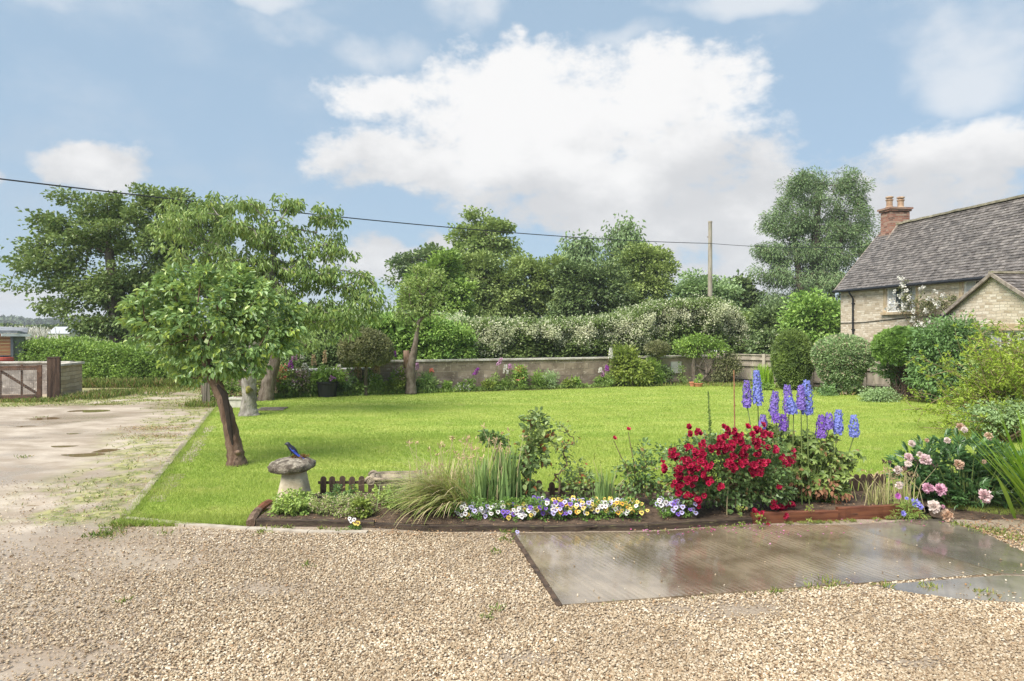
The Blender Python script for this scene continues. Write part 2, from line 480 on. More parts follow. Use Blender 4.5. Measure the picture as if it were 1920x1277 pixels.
# driveway: packed limestone hoggin on the left fading into loose gravel, moss along the lawn
def loose(x, y):             # how much loose gravel lies here, 0..1
    k = x + 2.7 + .15 * (y - 4)
    n = vn(x + 30, y + 30, .8, 2, 3)
    v = np.clip((k + (n - .5) * 2.4) / 2.4 + .5, 0, 1)
    v = v * np.clip((7.5 - y + (vn(x + 70, y + 9, .9, 41, 3) - .5) * 3.0 + np.clip(x + 3.4, 0, 1.2)) / 1.7, 0, 1)
    return v
bare = [(gp(1390, 1150), .62, .22), (gp(1250, 1145), .3, .12), (gp(480, 1110), .5, .22), (gp(980, 1240), .4, .14), (gp(300, 1060), .5, .25), (gp(80, 1250), .7, .35), (gp(1700, 1250), .4, .1)]
gx = np.arange(-16, 7.01, .08); gy = np.concatenate([np.arange(1.0, 8.6, .06), np.arange(8.6, 24.6, .16)])
X, Y = np.meshgrid(gx, gy)
def drive_attrs(x, y):
    kd = kerb_dist(x, y)
    lo_ = loose(x, y)
    mo = np.clip(1.5 - np.abs(kd - .35) / (.55 + .6 * vn(x + 9, y, .7, 4)), 0, 1) * (kd > -.1) * (y > 6.9)
    mo = mo * np.clip((vn(x + 40, y + 10, 4.0, 5, 3) - .38) * 5, 0, 1)
    far = np.clip((y - 21.8 + .8 * vn(x + 50, y, .8, 6, 2)) / .8, 0, 1) * .8
    vg = np.clip((1.6 - np.hypot((x + 12.0) / 2.4, (y - 19.4) / 1.2)) * 1.5, 0, 1) * np.clip((vn(x + 20, y + 5, 2.2, 8, 3) - .3) * 4, 0, 1)
    vg2 = np.clip((1.3 - np.abs(y - 18.1 - (x + 14) * .45)) * 1.5, 0, 1) * (x < -12.4)
    mo = np.maximum.reduce([mo, far, vg, vg2])
    wet = np.clip((vn(x + 60, y * 1.6 + 3, .5, 9, 4) - .47) * 7, 0, 1) * (1 - lo_)
    return lo_, mo, wet
D_lo, D_mo, D_wet = drive_attrs(X, Y)
Z = .004 + .016 * vn(X + 50, Y + 50, 1.2, 3, 4) + D_lo * .008
# shallow hollows where the puddles lie
PUD = [(gp(150, 852), .52, .26, .28), (gp(205, 842), .34, .22, .2), (gp(110, 836), .42, .16, .2), (gp(165, 770), .8, .45, .2), (gp(137, 812), .3, .16, .1), (gp(75, 785), .6, .4, .12), (gp(50, 798), .3, .2, .1), (gp(200, 757), .5, .35, .12), (gp(62, 946), .18, .08, .1)]
for c, rx, ry, _ in PUD:
    Z -= (.016 + .030 * vn(X * 1.0 + 11, Y * 2 + 5, 2.3, 23, 3)) * np.exp(-(((X - c[0]) / (rx * 1.0)) ** 2 + ((Y - c[1]) / (ry * 1.0)) ** 2) ** 1.5)
ny, nx = X.shape
idx = np.arange(nx * ny).reshape(ny, nx)
q = np.stack([idx[:-1, :-1], idx[:-1, 1:], idx[1:, 1:], idx[1:, :-1]], -1).reshape(-1, 4)
cx = X[:-1, :-1].ravel() + .04; cy = Y[:-1, :-1].ravel() + .04
keep = ~((kerb_dist(cx, cy) < -.25) & (cy > 7.15)) & ~((cy > 7.35) & (cx > -2.7))
dm = MB(); dm.add(np.stack([X, Y, Z], -1), q[keep])
def drive_mat():
    m = bpy.data.materials.new('driveway'); m.use_nodes = True
    n = NT(m.node_tree); b = n.n['Principled BSDF']
    p = n.node('ShaderNodeNewGeometry').outputs['Position']
    def att(k):
        a = n.node('ShaderNodeAttribute'); a.attribute_name = k; return a.outputs['Fac']
    mot = n.noise(n.vmath('MULTIPLY', p, (.7, 1.4, 1)).outputs[0], 1.6, 6, .65)
    grit = n.noise(p, 55, 4, .7)
    packed = n.mix(n.ramp(mot, .35, .66), (.31, .245, .18), (.50, .425, .34))
    packed = n.mix(n.math('MULTIPLY', n.ramp(grit, .52, .7), .45), packed, (.27, .20, .13))
    base = n.mix(n.ramp(grit, .35, .65), (.20, .15, .105), (.38, .31, .23))
    c = n.mix(att('loose'), packed, base)
    c = n.mix(n.math('MULTIPLY', att('wet'), .55), c, (.30, .225, .16))
    moss = n.mix(n.ramp(n.noise(p, 7, 5), .4, .62), (.17, .18, .05), (.38, .36, .14))
    c = n.mix(n.math('MULTIPLY', att('moss'), n.ramp(n.noise(p, 16, 5, .7), .33, .50)), c, moss)
    n.put(b.inputs['Base Color'], c)
    n.put(b.inputs['Roughness'], n.math('MULTIPLY_ADD', n.math('MULTIPLY', att('wet'), n.ramp(mot, .3, .6)), -.56, .70))
    n.put(b.inputs['Normal'], n.bump(n.math('ADD', grit, n.math('MULTIPLY', n.noise(p, 9, 4), .8)), .35, .012))
    return m
dro = dm.build('driveway', drive_mat(), smooth=True, kind='structure')
for k, a in (('loose', D_lo), ('moss', D_mo), ('wet', D_wet)):
    at = dro.data.attributes.new(k, 'FLOAT', 'POINT'); at.data.foreach_set('value', a.astype(np.float32).ravel())
# plain gravel behind the camera and to its sides
MB().sheet([(-16, -8), (9, -8), (9, 1.1), (-16, 1.1)], .006).sheet([(7, 1.1), (12, 1.1), (12, 6.9), (7, 6.9)], .006).build('gravel_yard', M('gravel_yard', (.3, .23, .15), (.55, .45, .32), 60, .85, .6, 60), kind='structure')
# puddles
PW = bpy.data.materials.new('puddle_water'); PW.use_nodes = True
_n = NT(PW.node_tree); _b = _n.n['Principled BSDF']
_b.inputs['Base Color'].default_value = (.20, .135, .07, 1); _b.inputs['Roughness'].default_value = .06
pz = MB()
for c, rx, ry, _ in PUD:
    th = np.linspace(0, 2 * math.pi, 40, endpoint=False)
    sel_ = (((X - c[0]) / rx) ** 2 + ((Y - c[1]) / ry) ** 2) < 1.0
    zw = float(np.percentile(Z[sel_], 42))
    i = np.argmin(np.abs(gx - c[0])); j = np.argmin(np.abs(gy - c[1]))
    pz.sheet([(c[0] + math.cos(t) * rx * 1.25 * (1 + .15 * math.sin(3 * t + c[0] * 9)), c[1] + math.sin(t) * ry * 1.25) for t in th], zw)
pz.build('puddle_water', PW, kind='structure')
# ---- kerb: stone setts up the lawn's left edge, concrete strip along its front
KERBM = M('kerb_stone', (.22, .18, .13), (.36, .31, .24), 7, .85, .6, 50, island=.18, c3=(.22, .2, .12))
kb = MB(); t = 0.0
while t < KLEN - .2:
    ln = .18 + .14 * g0.random(); c = A_ + KD * (t + ln / 2) - KN * .04
    kb.box((c[0], c[1], .006 + .01 * g0.random()), (ln * .94, .085, .06), rz=math.atan2(KD[1], KD[0]) + .05 * g0.normal(), rx=.06 * g0.normal())
    t += ln
kb.build('stone_kerb', KERBM, kind='structure')
kf = MB()
fl = [np.array(gp(236, 977)), np.array(gp(300, 983)), np.array(gp(352, 989)), np.array(gp(466, 997)), np.array(gp(580, 1003)), np.array(gp(690, 1004))]
for a, b in zip(fl[:-1], fl[1:]):
    kf.beam((a[0], a[1], .016), (b[0] - .008, b[1], .016), .075, .05)
kf.build('concrete_kerb', M('kerb_concrete', (.33, .28, .22), (.46, .40, .32), 9, .85, .4, 60), kind='structure')
# ---- concrete slabs, wet and ribbed
def slab_mat(name, dark, light, rot, wetk, rib=.5):
    m = bpy.data.materials.new(name); m.use_nodes = True
    n = NT(m.node_tree); b = n.n['Principled BSDF']
    p = n.node('ShaderNodeNewGeometry').outputs['Position']
    mp = n.node('ShaderNodeMapping'); n.put(mp.inputs[0], p); mp.inputs['Rotation'].default_value = (0, 0, rot)
    wv = n.node('ShaderNodeTexWave', wave_type='BANDS', bands_direction='X'); n.put(wv.inputs['Vector'], mp.outputs[0])
    wv.inputs['Scale'].default_value = 6.5; wv.inputs['Distortion'].default_value = 4.5; wv.inputs['Detail'].default_value = 3; wv.inputs['Detail Scale'].default_value = 1.3
    big = n.noise(p, 1.1, 5, .6); mid = n.noise(p, 5, 5, .65); fine = n.noise(p, 90, 3, .7)
    strk = n.noise(n.vmath('MULTIPLY', mp.outputs[0], (14, .8, 1)).outputs[0], 1.0, 4, .6)
    ribmask = n.ramp(n.noise(p, .9, 2), .40, .56)
    c = n.mix(n.ramp(big, .36, .66), dark, light)
    c = n.mix(n.math('MULTIPLY', n.math('MULTIPLY', wv.outputs['Fac'], ribmask), .45 * rib), c, tuple(v * .6 for v in dark))
    c = n.mix(n.math('MULTIPLY', n.ramp(strk, .45, .65), .22), c, tuple(v * .45 for v in dark))
    c = n.mix(n.math('MULTIPLY', n.ramp(fine, .58, .72), .5), c, (.35, .29, .2))
    n.put(b.inputs['Base Color'], c)
    n.put(b.inputs['Roughness'], n.math('ADD', n.math('MULTIPLY', n.ramp(mid, .35, .7), .22), n.math('MULTIPLY_ADD', n.ramp(big, .3, .6), wetk, .10)))
    b.inputs['Specular IOR Level'].default_value = .55
    h = n.math('ADD', n.math('MULTIPLY', n.math('MULTIPLY', wv.outputs['Fac'], ribmask), rib), n.math('ADD', n.math('MULTIPLY', fine, .35), n.math('MULTIPLY', strk, .5)))
    b.inputs['Coat IOR'].default_value = 1.5
    n.put(b.inputs['Coat Weight'], n.ramp(n.noise(p, .8, 3), .24, .42))
    n.put(b.inputs['Coat Roughness'], n.math('MULTIPLY_ADD', mid, .14, .0))
    n.put(b.inputs['Coat Normal'], n.bump(h, .12, .004))
    n.put(b.inputs['Normal'], n.bump(h, .55, .008))
    return m
S1 = slab_mat('slab_ribbed', (.13, .092, .055), (.34, .265, .18), -.42, .05)
S2 = slab_mat('slab_smooth', (.13, .105, .08), (.27, .23, .18), .5, .22, .12)
G_ = lambda px, py: tuple(gp(px, py))
def inset(poly, k=.008):
    c = np.mean(poly, 0); return [tuple(np.array(p) + (c - np.array(p)) / np.linalg.norm(c - np.array(p)) * k) for p in poly]
for poly, mm, z_ in (([G_(1053, 1143), G_(1450, 1113), G_(1879, 1083), G_(1584, 990), G_(1400, 991), G_(1215, 1003), G_(964, 1006)], S1, .034),
                 ([G_(1879, 1083), (6.2, 5.25), (6.2, 6.0), G_(1920, 1042), G_(1850, 1008), G_(1760, 978), G_(1584, 990)], S2, .033),
                 ([G_(1640, 1104), G_(1700, 1118), G_(1790, 1130), G_(1920, 1138), (6.2, 4.9), (6.2, 5.22), G_(1879, 1085)], S2, .030)):
    pl = inset(poly)
    MB().sheet(pl if sum((pl[i][0] * pl[(i + 1) % len(pl)][1] - pl[(i + 1) % len(pl)][0] * pl[i][1]) for i in range(len(pl))) > 0 else pl[::-1], z_, .06).build('concrete_slab', mm, kind='structure')
SL1 = [G_(1053, 1143), G_(1450, 1113), G_(1879, 1083), (6.2, 5.2), (6.2, 6.0), G_(1920, 1042), G_(1850, 1008), G_(1760, 978), G_(1584, 985), G_(1400, 985), G_(1215, 1000), G_(964, 1003)]
SL2 = [G_(1640, 1104), G_(1700, 1118), G_(1790, 1130), G_(1920, 1138), (6.2, 4.9), (6.2, 5.3), G_(1879, 1083)]
MB().beam((*gp(961, 1007), .02), (*gp(1049, 1146), .02), .035, .045).build('timber_strip', WOOD_DARK, kind='structure')
# ---- flower bed soil
BEDF = [(480, 989), (560, 991), (684, 993), (820, 1000), (960, 1001), (1100, 1001), (1215, 998), (1300, 992), (1411, 986), (1572, 981), (1727, 971)]
BF = [gp(*p) for p in BEDF]
BED = [tuple(p + np.array([0, .03])) for p in BF] + [(4.75, 7.6), (4.5, 8.12), (0, 7.98), (-2.2, 8.03), (-2.66, 7.7)]
bx, by = np.meshgrid(np.arange(-2.8, 4.9, .05), np.arange(6.6, 8.3, .05))
bz = .045 + .05 * vn(bx + 9, by + 9, 3, 12, 3) + .03 * np.clip((by - 6.8), 0, .6)
ii = np.arange(bx.size).reshape(bx.shape)
q = np.stack([ii[:-1, :-1], ii[:-1, 1:], ii[1:, 1:], ii[1:, :-1]], -1).reshape(-1, 4)
kp = inpoly(bx[:-1, :-1].ravel() + .025, by[:-1, :-1].ravel() + .025, BED)
b_ = MB(); b_.add(np.stack([bx, by, bz], -1), q[kp]); b_.build('soil_bed', SOIL, smooth=True, kind='structure')
# soil under the right-hand bushes and the back border
def soil_patch(name, poly, z):
    MB().sheet(poly, z).build(name, SOIL, kind='structure')
soil_patch('soil_border', [(-7.6, 20.0), (-7.4, 19.7), (-5.6, 20.2), (-3.2, 21.2), (.7, 22.3), (3.2, 23.3), (3.2, 24.0), (-7.6, 20.1)], .017)
soil_patch('soil_verge', [(4.45, 7.25), (4.7, 6.75), (5.0, 6.3), (6.4, 6.0), (9, 6.0), (9.3, 7.6), (6, 8.6), (4.9, 8.2)], .018)
# ---- loose gravel stones
g = np.random.default_rng(5)
n = 340000
sy = 3.35 + 5.6 * g.random(n) ** 1.4; sx_ = (g.random(n) * 2 - 1) * (sy * .80 + .3)
d_ = loose(sx_, sy)
for (c, rx, ry) in bare:
    d_ = d_ * np.clip(np.hypot((sx_ - c[0]) / rx, (sy - c[1]) / ry) - .35 + .5 * vn(sx_ + 7, sy, 6, 15), 0, 1)
front = np.interp(sx_, [-4.6, -4.1, -2.66, -1.5, 0, 1.4, 2.46], [9.5, 7.15, 6.83, 6.70, 6.62, 6.7, 6.7])
onslab = inpoly(sx_, sy, SL1) | inpoly(sx_, sy, SL2)
ok = (g.random(n) < .06 + .94 * d_) & (sy < front) & (~onslab | (g.random(n) < .002 + .05 * np.exp(-np.maximum(0, sy - np.interp(sx_, [.35, 3.94, 6], [4.88, 5.5, 5.3])) / .05) * (vn(sx_ + 3, sy, 3, 33) > .45)))
verge = (sx_ > 4.35) & (sy > 6.0)
ok &= ~(verge & (g.random(n) < .5))
sx_, sy, onslab = sx_[ok], sy[ok], onslab[ok]; n = len(sx_)
phi = (1 + 5 ** .5) / 2
ico = unit(np.array([(-1, phi, 0), (1, phi, 0), (-1, -phi, 0), (1, -phi, 0), (0, -1, phi), (0, 1, phi), (0, -1, -phi), (0, 1, -phi), (phi, 0, -1), (phi, 0, 1), (-phi, 0, -1), (-phi, 0, 1)]))
icf = np.array([(0, 11, 5), (0, 5, 1), (0, 1, 7), (0, 7, 10), (0, 10, 11), (1, 5, 9), (5, 11, 4), (11, 10, 2), (10, 7, 6), (7, 1, 8), (3, 9, 4), (3, 4, 2), (3, 2, 6), (3, 6, 8), (3, 8, 9), (4, 9, 5), (2, 4, 11), (6, 2, 10), (8, 6, 7), (9, 8, 1)])
sz = .0042 + .0056 * g.random(n) ** 1.8
v = ico[None] * (1 + .5 * (g.random((n, 12, 1)) - .5)) * sz[:, None, None]
v = v * np.stack([1 + .5 * g.random(n), np.ones(n), .5 + .35 * g.random(n)], -1)[:, None]
a = g.random(n) * 6.283; tl = g.normal(size=n) * .35
ca, sa, ct, st = np.cos(a), np.sin(a), np.cos(tl), np.sin(tl)
x1, z1 = v[..., 0] * ct[:, None] + v[..., 2] * st[:, None], -v[..., 0] * st[:, None] + v[..., 2] * ct[:, None]
x2 = x1 * ca[:, None] - v[..., 1] * sa[:, None]; y2 = x1 * sa[:, None] + v[..., 1] * ca[:, None]
zz = .010 + .016 * vn(sx_ + 50, sy + 50, 1.2, 3, 4) + .004 + .010 * g.random(n)
zz = np.where(onslab, .036 + sz * .5, zz)
V = np.stack([x2 + sx_[:, None], y2 + sy[:, None], z1 + zz[:, None]], -1)
gm = MB(); gm.add(V, (np.arange(n) * 12)[:, None, None].repeat(20, 1).reshape(-1, 1) + np.tile(icf, (n, 1)))
GRAV = bpy.data.materials.new('limestone_gravel'); GRAV.use_nodes = True
_n = NT(GRAV.node_tree); _b = _n.n['Principled BSDF']
_r = _n.node('ShaderNodeNewGeometry').outputs['Random Per Island']
cr = _n.node('ShaderNodeValToRGB'); _n.put(cr.inputs[0], _r)
for k, (pp, cc) in enumerate([(0, (.09, .055, .03)), (.14, (.27, .185, .105)), (.45, (.43, .33, .21)), (.75, (.55, .45, .315)), (.93, (.74, .66, .52)), (1, (.34, .18, .07))]):
    e = cr.color_ramp.elements[k] if k < 2 else cr.color_ramp.elements.new(pp)
    e.position = pp; e.color = (*cc, 1)
_p = _n.node('ShaderNodeNewGeometry').outputs['Position']; _pt = _n.ramp(_n.noise(_p, .9, 4, .6), .38, .62)
_n.put(_b.inputs['Base Color'], _n.mix(_n.math('MULTIPLY', _n.math('SUBTRACT', 1.0, _pt), .45), cr.outputs[0], (.27, .195, .12))); _b.inputs['Roughness'].default_value = .6; _b.inputs['Specular IOR Level'].default_value = .35
gm.build('gravel', GRAV, kind='stuff')
# ---- grass blades of the lawn
def clear_lawn(x, y):
    return inpoly(x, y, LAWN) & ~inpoly(x, y, BED)
gb = MB()
for (y0, y1, dens, hh, ww) in ((7.0, 9.5, 6500, .042, .005), (9.5, 13, 3200, .038, .008), (13, 18, 1500, .034, .011), (18, 25.3, 800, .032, .016)):
    xa, xb = -y1 * .75 - .3, min(y1 * .78, 13)
    k = int(dens * (y1 - y0) * (xb - xa)); x = xa + (xb - xa) * g.random(k); y = y0 + (y1 - y0) * g.random(k)
    o = clear_lawn(x, y); x, y = x[o], y[o]; k = len(x)
    tall = .75 + .6 * vn(x + 30, y * 1.5 + 30, 1.3, 21, 3)
    d = g.normal(size=(k, 3)) * .5 + [0, 0, 1]
    gb.leaves(np.stack([x, y, np.full(k, .012)], -1), d, g.normal(size=(k, 3)), hh * tall * (.7 + .6 * g.random(k)), ww, 't')
ex, ey = A_[0] + KD[0] * KLEN * g.random(3500) ** 1.3, None
tt = g.random(6000) ** 1.3 * KLEN
ep = A_ + KD * tt[:, None] + KN * (-.10 * vn(tt, tt * 0, 2.2, 27, 3)[:, None] + .12 * g.random((6000, 1)))
fe = np.array([LAWN[0], LAWN[1], LAWN[2], LAWN[3], LAWN[4]])
fp = np.stack([np.interp(g.random(6000) * 4, range(5), fe[:, k]) for k in (0, 1)], 1); fp[:, 1] += .03 * g.random(6000)
ep = np.concatenate([ep, fp])
gb.leaves(np.c_[ep, np.full(len(ep), .01)], np.c_[g.normal(size=(len(ep), 2)) * .5, np.ones(len(ep))], g.normal(size=(len(ep), 3)), .05 + .03 * g.random(len(ep)), .006, 't')
GRASS = bpy.data.materials.new('grass'); GRASS.use_nodes = True
_n = NT(GRASS.node_tree); _b = _n.n['Principled BSDF']; _g = _n.node('ShaderNodeNewGeometry')
pt = _n.noise(_n.vmath('MULTIPLY', _g.outputs['Position'], (.6, 1.5, 1)).outputs[0], .9, 5, .65)
f = _n.math('ADD', _n.math('MULTIPLY', _g.outputs['Random Per Island'], .5), _n.math('MULTIPLY', _n.ramp(pt, .3, .75), .5))
cc = _n.mix(_n.math('MULTIPLY', _n.ramp(_n.noise(_g.outputs['Position'], 1.7, 6, .7), .56, .70), .55), _n.mix(f, (.25, .38, .055), (.47, .52, .13)), (.56, .52, .22))
_n.put(_b.inputs['Base Color'], cc); _b.inputs['Roughness'].default_value = .5; _b.inputs['Specular IOR Level'].default_value = .25
_t = _n.node('ShaderNodeBsdfTranslucent'); _n.put(_t.inputs[0], cc); _m = _n.node('ShaderNodeMixShader'); _m.inputs[0].default_value = .35
_n.l.new(_b.outputs[0], _m.inputs[1]); _n.l.new(_t.outputs[0], _m.inputs[2]); _n.l.new(_m.outputs[0], _n.n['Material Output'].inputs[0])
gb.build('lawn_grass', GRASS, kind='stuff')
# ---- weeds and moss tufts: along the kerb, the verge by the gate and the far edge of the drive
wd_ = MB()
k = 60000
x = -13.5 + 11 * g.random(k); y = 6.9 + 16 * g.random(k)
_, mo, _ = drive_attrs(x, y); o = (g.random(k) < mo * np.where(y < 17.5, .30, .8) * (kerb_dist(x, y) < 1.3 + 9 * (y > 17))); x, y = x[o], y[o]; k = len(x)
wd_.leaves(np.stack([x, y, np.full(k, .012)], -1), np.c_[g.normal(size=(k, 2)) * .9, np.ones(k)], g.normal(size=(k, 3)), .03 + .035 * g.random(k), .009 + y * .0006, 't')
for px, py, r_, m_ in ((610, 938 - 0, 0, 0),): pass
for px, py, r_, m_ in [(212, 990, .05, 60), (230, 982, .05, 60), (258, 984, .07, 90), (230, 993, .04, 40), (277, 985, .04, 40), (172, 1009, .04, 30), (205, 1005, .09, 90), (190, 1008, .05, 40), (310, 1005, .03, 16),
                       (500, 1000, .06, 60), (640, 1001, .04, 40), (540, 995, .03, 30), (605, 997, .03, 30), (955, 1000, .05, 70), (950, 1018, .04, 30), (930, 1040, .03, 20), (1555, 1100, .06, 60), (1450, 1117, .03, 20), (1520, 1108, .03, 20), (1660, 1105, .03, 30), (1840, 1118, .05, 40), (1740, 1107, .04, 30),
                       (930, 1150, .03, 18), (915, 1165, .03, 14), (230, 1135, .02, 14), (575, 1067, .03, 20), (1860, 1000, .08, 90), (1900, 1012, .1, 110), (1800, 990, .07, 60), (1250, 985, .03, 20), (75, 785, .1, 30), (45, 860, .06, 30)]:
    c = gp(px, py); p2 = c + g.normal(size=(m_, 2)) * r_
    wd_.leaves(np.c_[p2, np.full(m_, .018)], np.c_[g.normal(size=(m_, 2)) * .8, np.full(m_, .8)], g.normal(size=(m_, 3)), .035 + .03 * g.random(m_), .012, 'd')
for px0, px1, py0, py1, m_ in ((1411, 1572, 988, 984, 1400), (1572, 1735, 984, 973, 1600), (1215, 1411, 1003, 990, 350), (1053, 1640, 1146, 1104, 120)):
    t_ = g.random(m_); t_ = t_[vn(t_ * 14, t_ * 0, 1, 37, 2) > .42]; m_ = len(t_); a_, b2 = gp(px0, py0), gp(px1, py1); p2 = a_ + (b2 - a_) * t_[:, None] + np.c_[.01 * g.normal(size=m_), .022 * g.normal(size=m_)]
    wd_.leaves(np.c_[p2, np.full(m_, .030)], np.c_[g.normal(size=(m_, 2)) * .8, np.full(m_, .7)], g.normal(size=(m_, 3)), .012 + .016 * g.random(m_), .008, 'd')
# long grass at the gate, the hedge foot and the garden post
for x0, x1, y0, y1, m_, h_ in [(-15.5, -12.3, 18.6, 19.2, 1500, .12), (-12.9, -11.6, 19.3, 21.5, 1500, .18), (-16, -8.4, 23.2, 24.2, 7000, .30), (-8.5, -7.5, 17.4, 18.4, 400, .16), (-12.5, -10.5, 20.5, 23.3, 900, .12)]:
    p2 = np.stack([x0 + (x1 - x0) * g.random(m_), y0 + (y1 - y0) * g.random(m_)], 1)
    wd_.leaves(np.c_[p2, np.full(m_, .0)], np.c_[g.normal(size=(m_, 2)) * .45, np.ones(m_)], g.normal(size=(m_, 3)), h_ * (.5 + .8 * g.random(m_)), .03, 'd')
# shady grass and small plants at the feet of the right-hand bushes and the fence
for x0, x1, y0, y1, m_, h_ in [(7.3, 9.3, 23.6, 25.2, 900, .16), (9.3, 12.8, 20.2, 22.6, 2600, .16), (10.2, 13, 16.6, 20.4, 3400, .16), (9.5, 13, 12.5, 16.5, 3000, .14), (3.4, 7.5, 23.9, 25.2, 1600, .14)]:
    p2 = np.stack([x0 + (x1 - x0) * g.random(m_), y0 + (y1 - y0) * g.random(m_)], 1)
    edge = p2[:, 0] + (p2[:, 1] - 20) * .35 + vn(p2[:, 0], p2[:, 1], 1.5, 31) * 1.2
    p2 = p2[(edge > 11.2) | (p2[:, 1] > 22.3)]
    wd_.leaves(np.c_[p2, np.full(len(p2), .01)], np.c_[g.normal(size=(len(p2), 2)) * .6, np.ones(len(p2))], g.normal(size=(len(p2), 3)), h_ * (.4 + .8 * g.random(len(p2))), .035, 'd')
wd_.build('weeds', FM('weeds', (.10, .17, .025), (.30, .33, .08), .2, .6, c3=(.36, .26, .12), p3=.85), kind='stuff')
# dead leaves and petals
lf = MB()
for px, py, m_, s_ in [(295, 805, 500, .5), (270, 860, 60, .4), (1400, 1000, 20, .3), (1840, 1000, 600, .6), (1900, 1020, 300, .4), (560, 1020, 30, .6), (150, 1060, 60, 1.4), (300, 900, 50, .5), (950, 1005, 60, .3), (750, 1005, 90, .25), (1250, 992, 200, .4), (300, 820, 300, .5)]:
    c = gp(px, py); p2 = c + g.normal(size=(m_, 2)) * s_ * [.8, .45]
    o = ~inpoly(p2[:, 0], p2[:, 1], LAWN) & (~inpoly(p2[:, 0], p2[:, 1], SL1)); p2 = p2[o]; m_ = len(p2)
    if px in (295, 300) and m_: p2 = p2[kerb_dist(p2[:, 0], p2[:, 1]) > .02]; m_ = len(p2)
    lf.leaves(np.c_[p2, .026 + .015 * g.random(m_)], np.c_[g.normal(size=(m_, 2)), .2 * g.normal(size=m_)], np.c_[g.normal(size=(m_, 2)) * .4, np.ones(m_)], .018 + .025 * g.random(m_), .018, 'd')
m_ = 1500; p2 = np.stack([-2.6 + 7.2 * g.random(m_), 6.7 + 1.4 * g.random(m_)], 1); p2 = p2[inpoly(p2[:, 0], p2[:, 1], BED)]; m_ = len(p2)
zb_ = .045 + .05 * vn(p2[:, 0] + 9, p2[:, 1] + 9, 3, 12, 3) + .03 * np.clip(p2[:, 1] - 6.8, 0, .6) + .006
lf.leaves(np.c_[p2, zb_], np.c_[g.normal(size=(m_, 2)), .2 * g.normal(size=m_)], np.c_[g.normal(size=(m_, 2)) * .4, np.ones(m_)], .012 + .022 * g.random(m_), .012, 'd')
lf.build('fallen_leaves', FM('dead_leaves', (.16, .07, .035), (.48, .33, .18), 0, .8), kind='stuff')
pe = MB()
for px, py, m_, s_ in [(1215, 1003, 14, .2), (1300, 998, 30, .28), (1420, 1000, 30, .3), (1480, 1010, 14, .3), (1430, 992, 14, .15), (1690, 985, 24, .2), (1330, 992, 20, .3)]:
    c = gp(px, py); p2 = c + g.normal(size=(m_, 2)) * s_ * [1, .35]
    pe.leaves(np.c_[p2, np.full(m_, .036)], np.c_[g.normal(size=(m_, 2)), np.zeros(m_)], np.c_[g.normal(size=(m_, 2)) * .2, np.ones(m_)], .022, .018, 'd', curl=-.1)
pe.build('fallen_petals', FM('petals_fallen', (.45, .04, .16), (.60, .28, .52), 0, .6), kind='stuff')
# ================================================================ house
STONE = bpy.data.materials.new('rubble_stone'); STONE.use_nodes = True
def stone_mat(m, sx, sy, ramp_cols, mortar, bstr=.9, wash=(.60, .51, .39)):
    n = NT(m.node_tree); b = n.n['Principled BSDF']
    p = n.node('ShaderNodeTexCoord').outputs['Object']
    s = n.node('ShaderNodeSeparateXYZ'); n.put(s.inputs[0], p)
    c = n.node('ShaderNodeCombineXYZ'); n.put(c.inputs[0], n.math('ADD', s.outputs[0], s.outputs[1])); n.put(c.inputs[1], s.outputs[2])
    nz = n.node('ShaderNodeTexNoise'); nz.inputs['Scale'].default_value = 2.3; nz.inputs['Detail'].default_value = 3; n.put(nz.inputs['Vector'], p)
    o = n.vmath('SCALE', n.vmath('SUBTRACT', nz.outputs['Color'], (.5, .5, .5)).outputs[0]); o.inputs[3].default_value = .10
    uv = n.vmath('ADD', c.outputs[0], o.outputs[0]).outputs[0]
    br = n.node('ShaderNodeTexBrick'); n.put(br.inputs['Vector'], uv)
    br.inputs['Scale'].default_value = 1; br.inputs['Brick Width'].default_value = sx; br.inputs['Row Height'].default_value = sy
    br.inputs['Mortar Size'].default_value = .009; br.inputs['Mortar Smooth'].default_value = .5; br.inputs['Bias'].default_value = 0
    br.inputs['Color1'].default_value = (0, 0, 0, 1); br.inputs['Color2'].default_value = (1, 1, 1, 1); br.inputs['Mortar'].default_value = (.5, .5, .5, 1)
    br.offset = .43; br.squash = .7; br.squash_frequency = 3
    cr = n.node('ShaderNodeValToRGB'); n.put(cr.inputs[0], br.outputs[0])
    for k, (pp, cc) in enumerate(ramp_cols):
        e = cr.color_ramp.elements[k] if k < 2 else cr.color_ramp.elements.new(pp)
        e.position = pp; e.color = (*cc, 1)
    big = n.noise(p, .9, 5, .6); fine = n.noise(p, 26, 5, .7)
    col = n.mix(n.math('MULTIPLY', n.ramp(big, .4, .65), .35), cr.outputs[0], wash)
    col = n.mix(n.math('MULTIPLY', n.ramp(fine, .5, .75), .4), col, (.30, .25, .18))
    col = n.mix(br.outputs[1], col, mortar)
    n.put(b.inputs['Base Color'], col); b.inputs['Roughness'].default_value = .9
    h = n.math('ADD', n.math('MULTIPLY', n.math('SUBTRACT', 1.0, br.outputs[1]), 1.0), n.math('MULTIPLY', fine, .5))
    n.put(b.inputs['Normal'], n.bump(h, bstr, .02))
stone_mat(STONE, .23, .078, [(0, (.42, .33, .22)), (.3, (.56, .46, .33)), (.6, (.66, .56, .42)), (1, (.75, .67, .54))], (.58, .50, .38))
DRESSED = M('dressed_stone', (.42, .31, .18), (.56, .45, .30), 5, .85, .4, 40)
TILE = M('stone_roof_tile', (.10, .086, .078), (.19, .168, .152), 5, .5, .7, 60, island=.32, c3=(.30, .28, .25), bdist=.01)
TILE_MOSS = M('ridge_tile', (.20, .18, .12), (.33, .29, .22), 6, .8, .6, 40, island=.2, c3=(.18, .2, .06))
LEAD = M('verge_mortar', (.20, .16, .13), (.34, .29, .24), 9, .85, .5, 50)
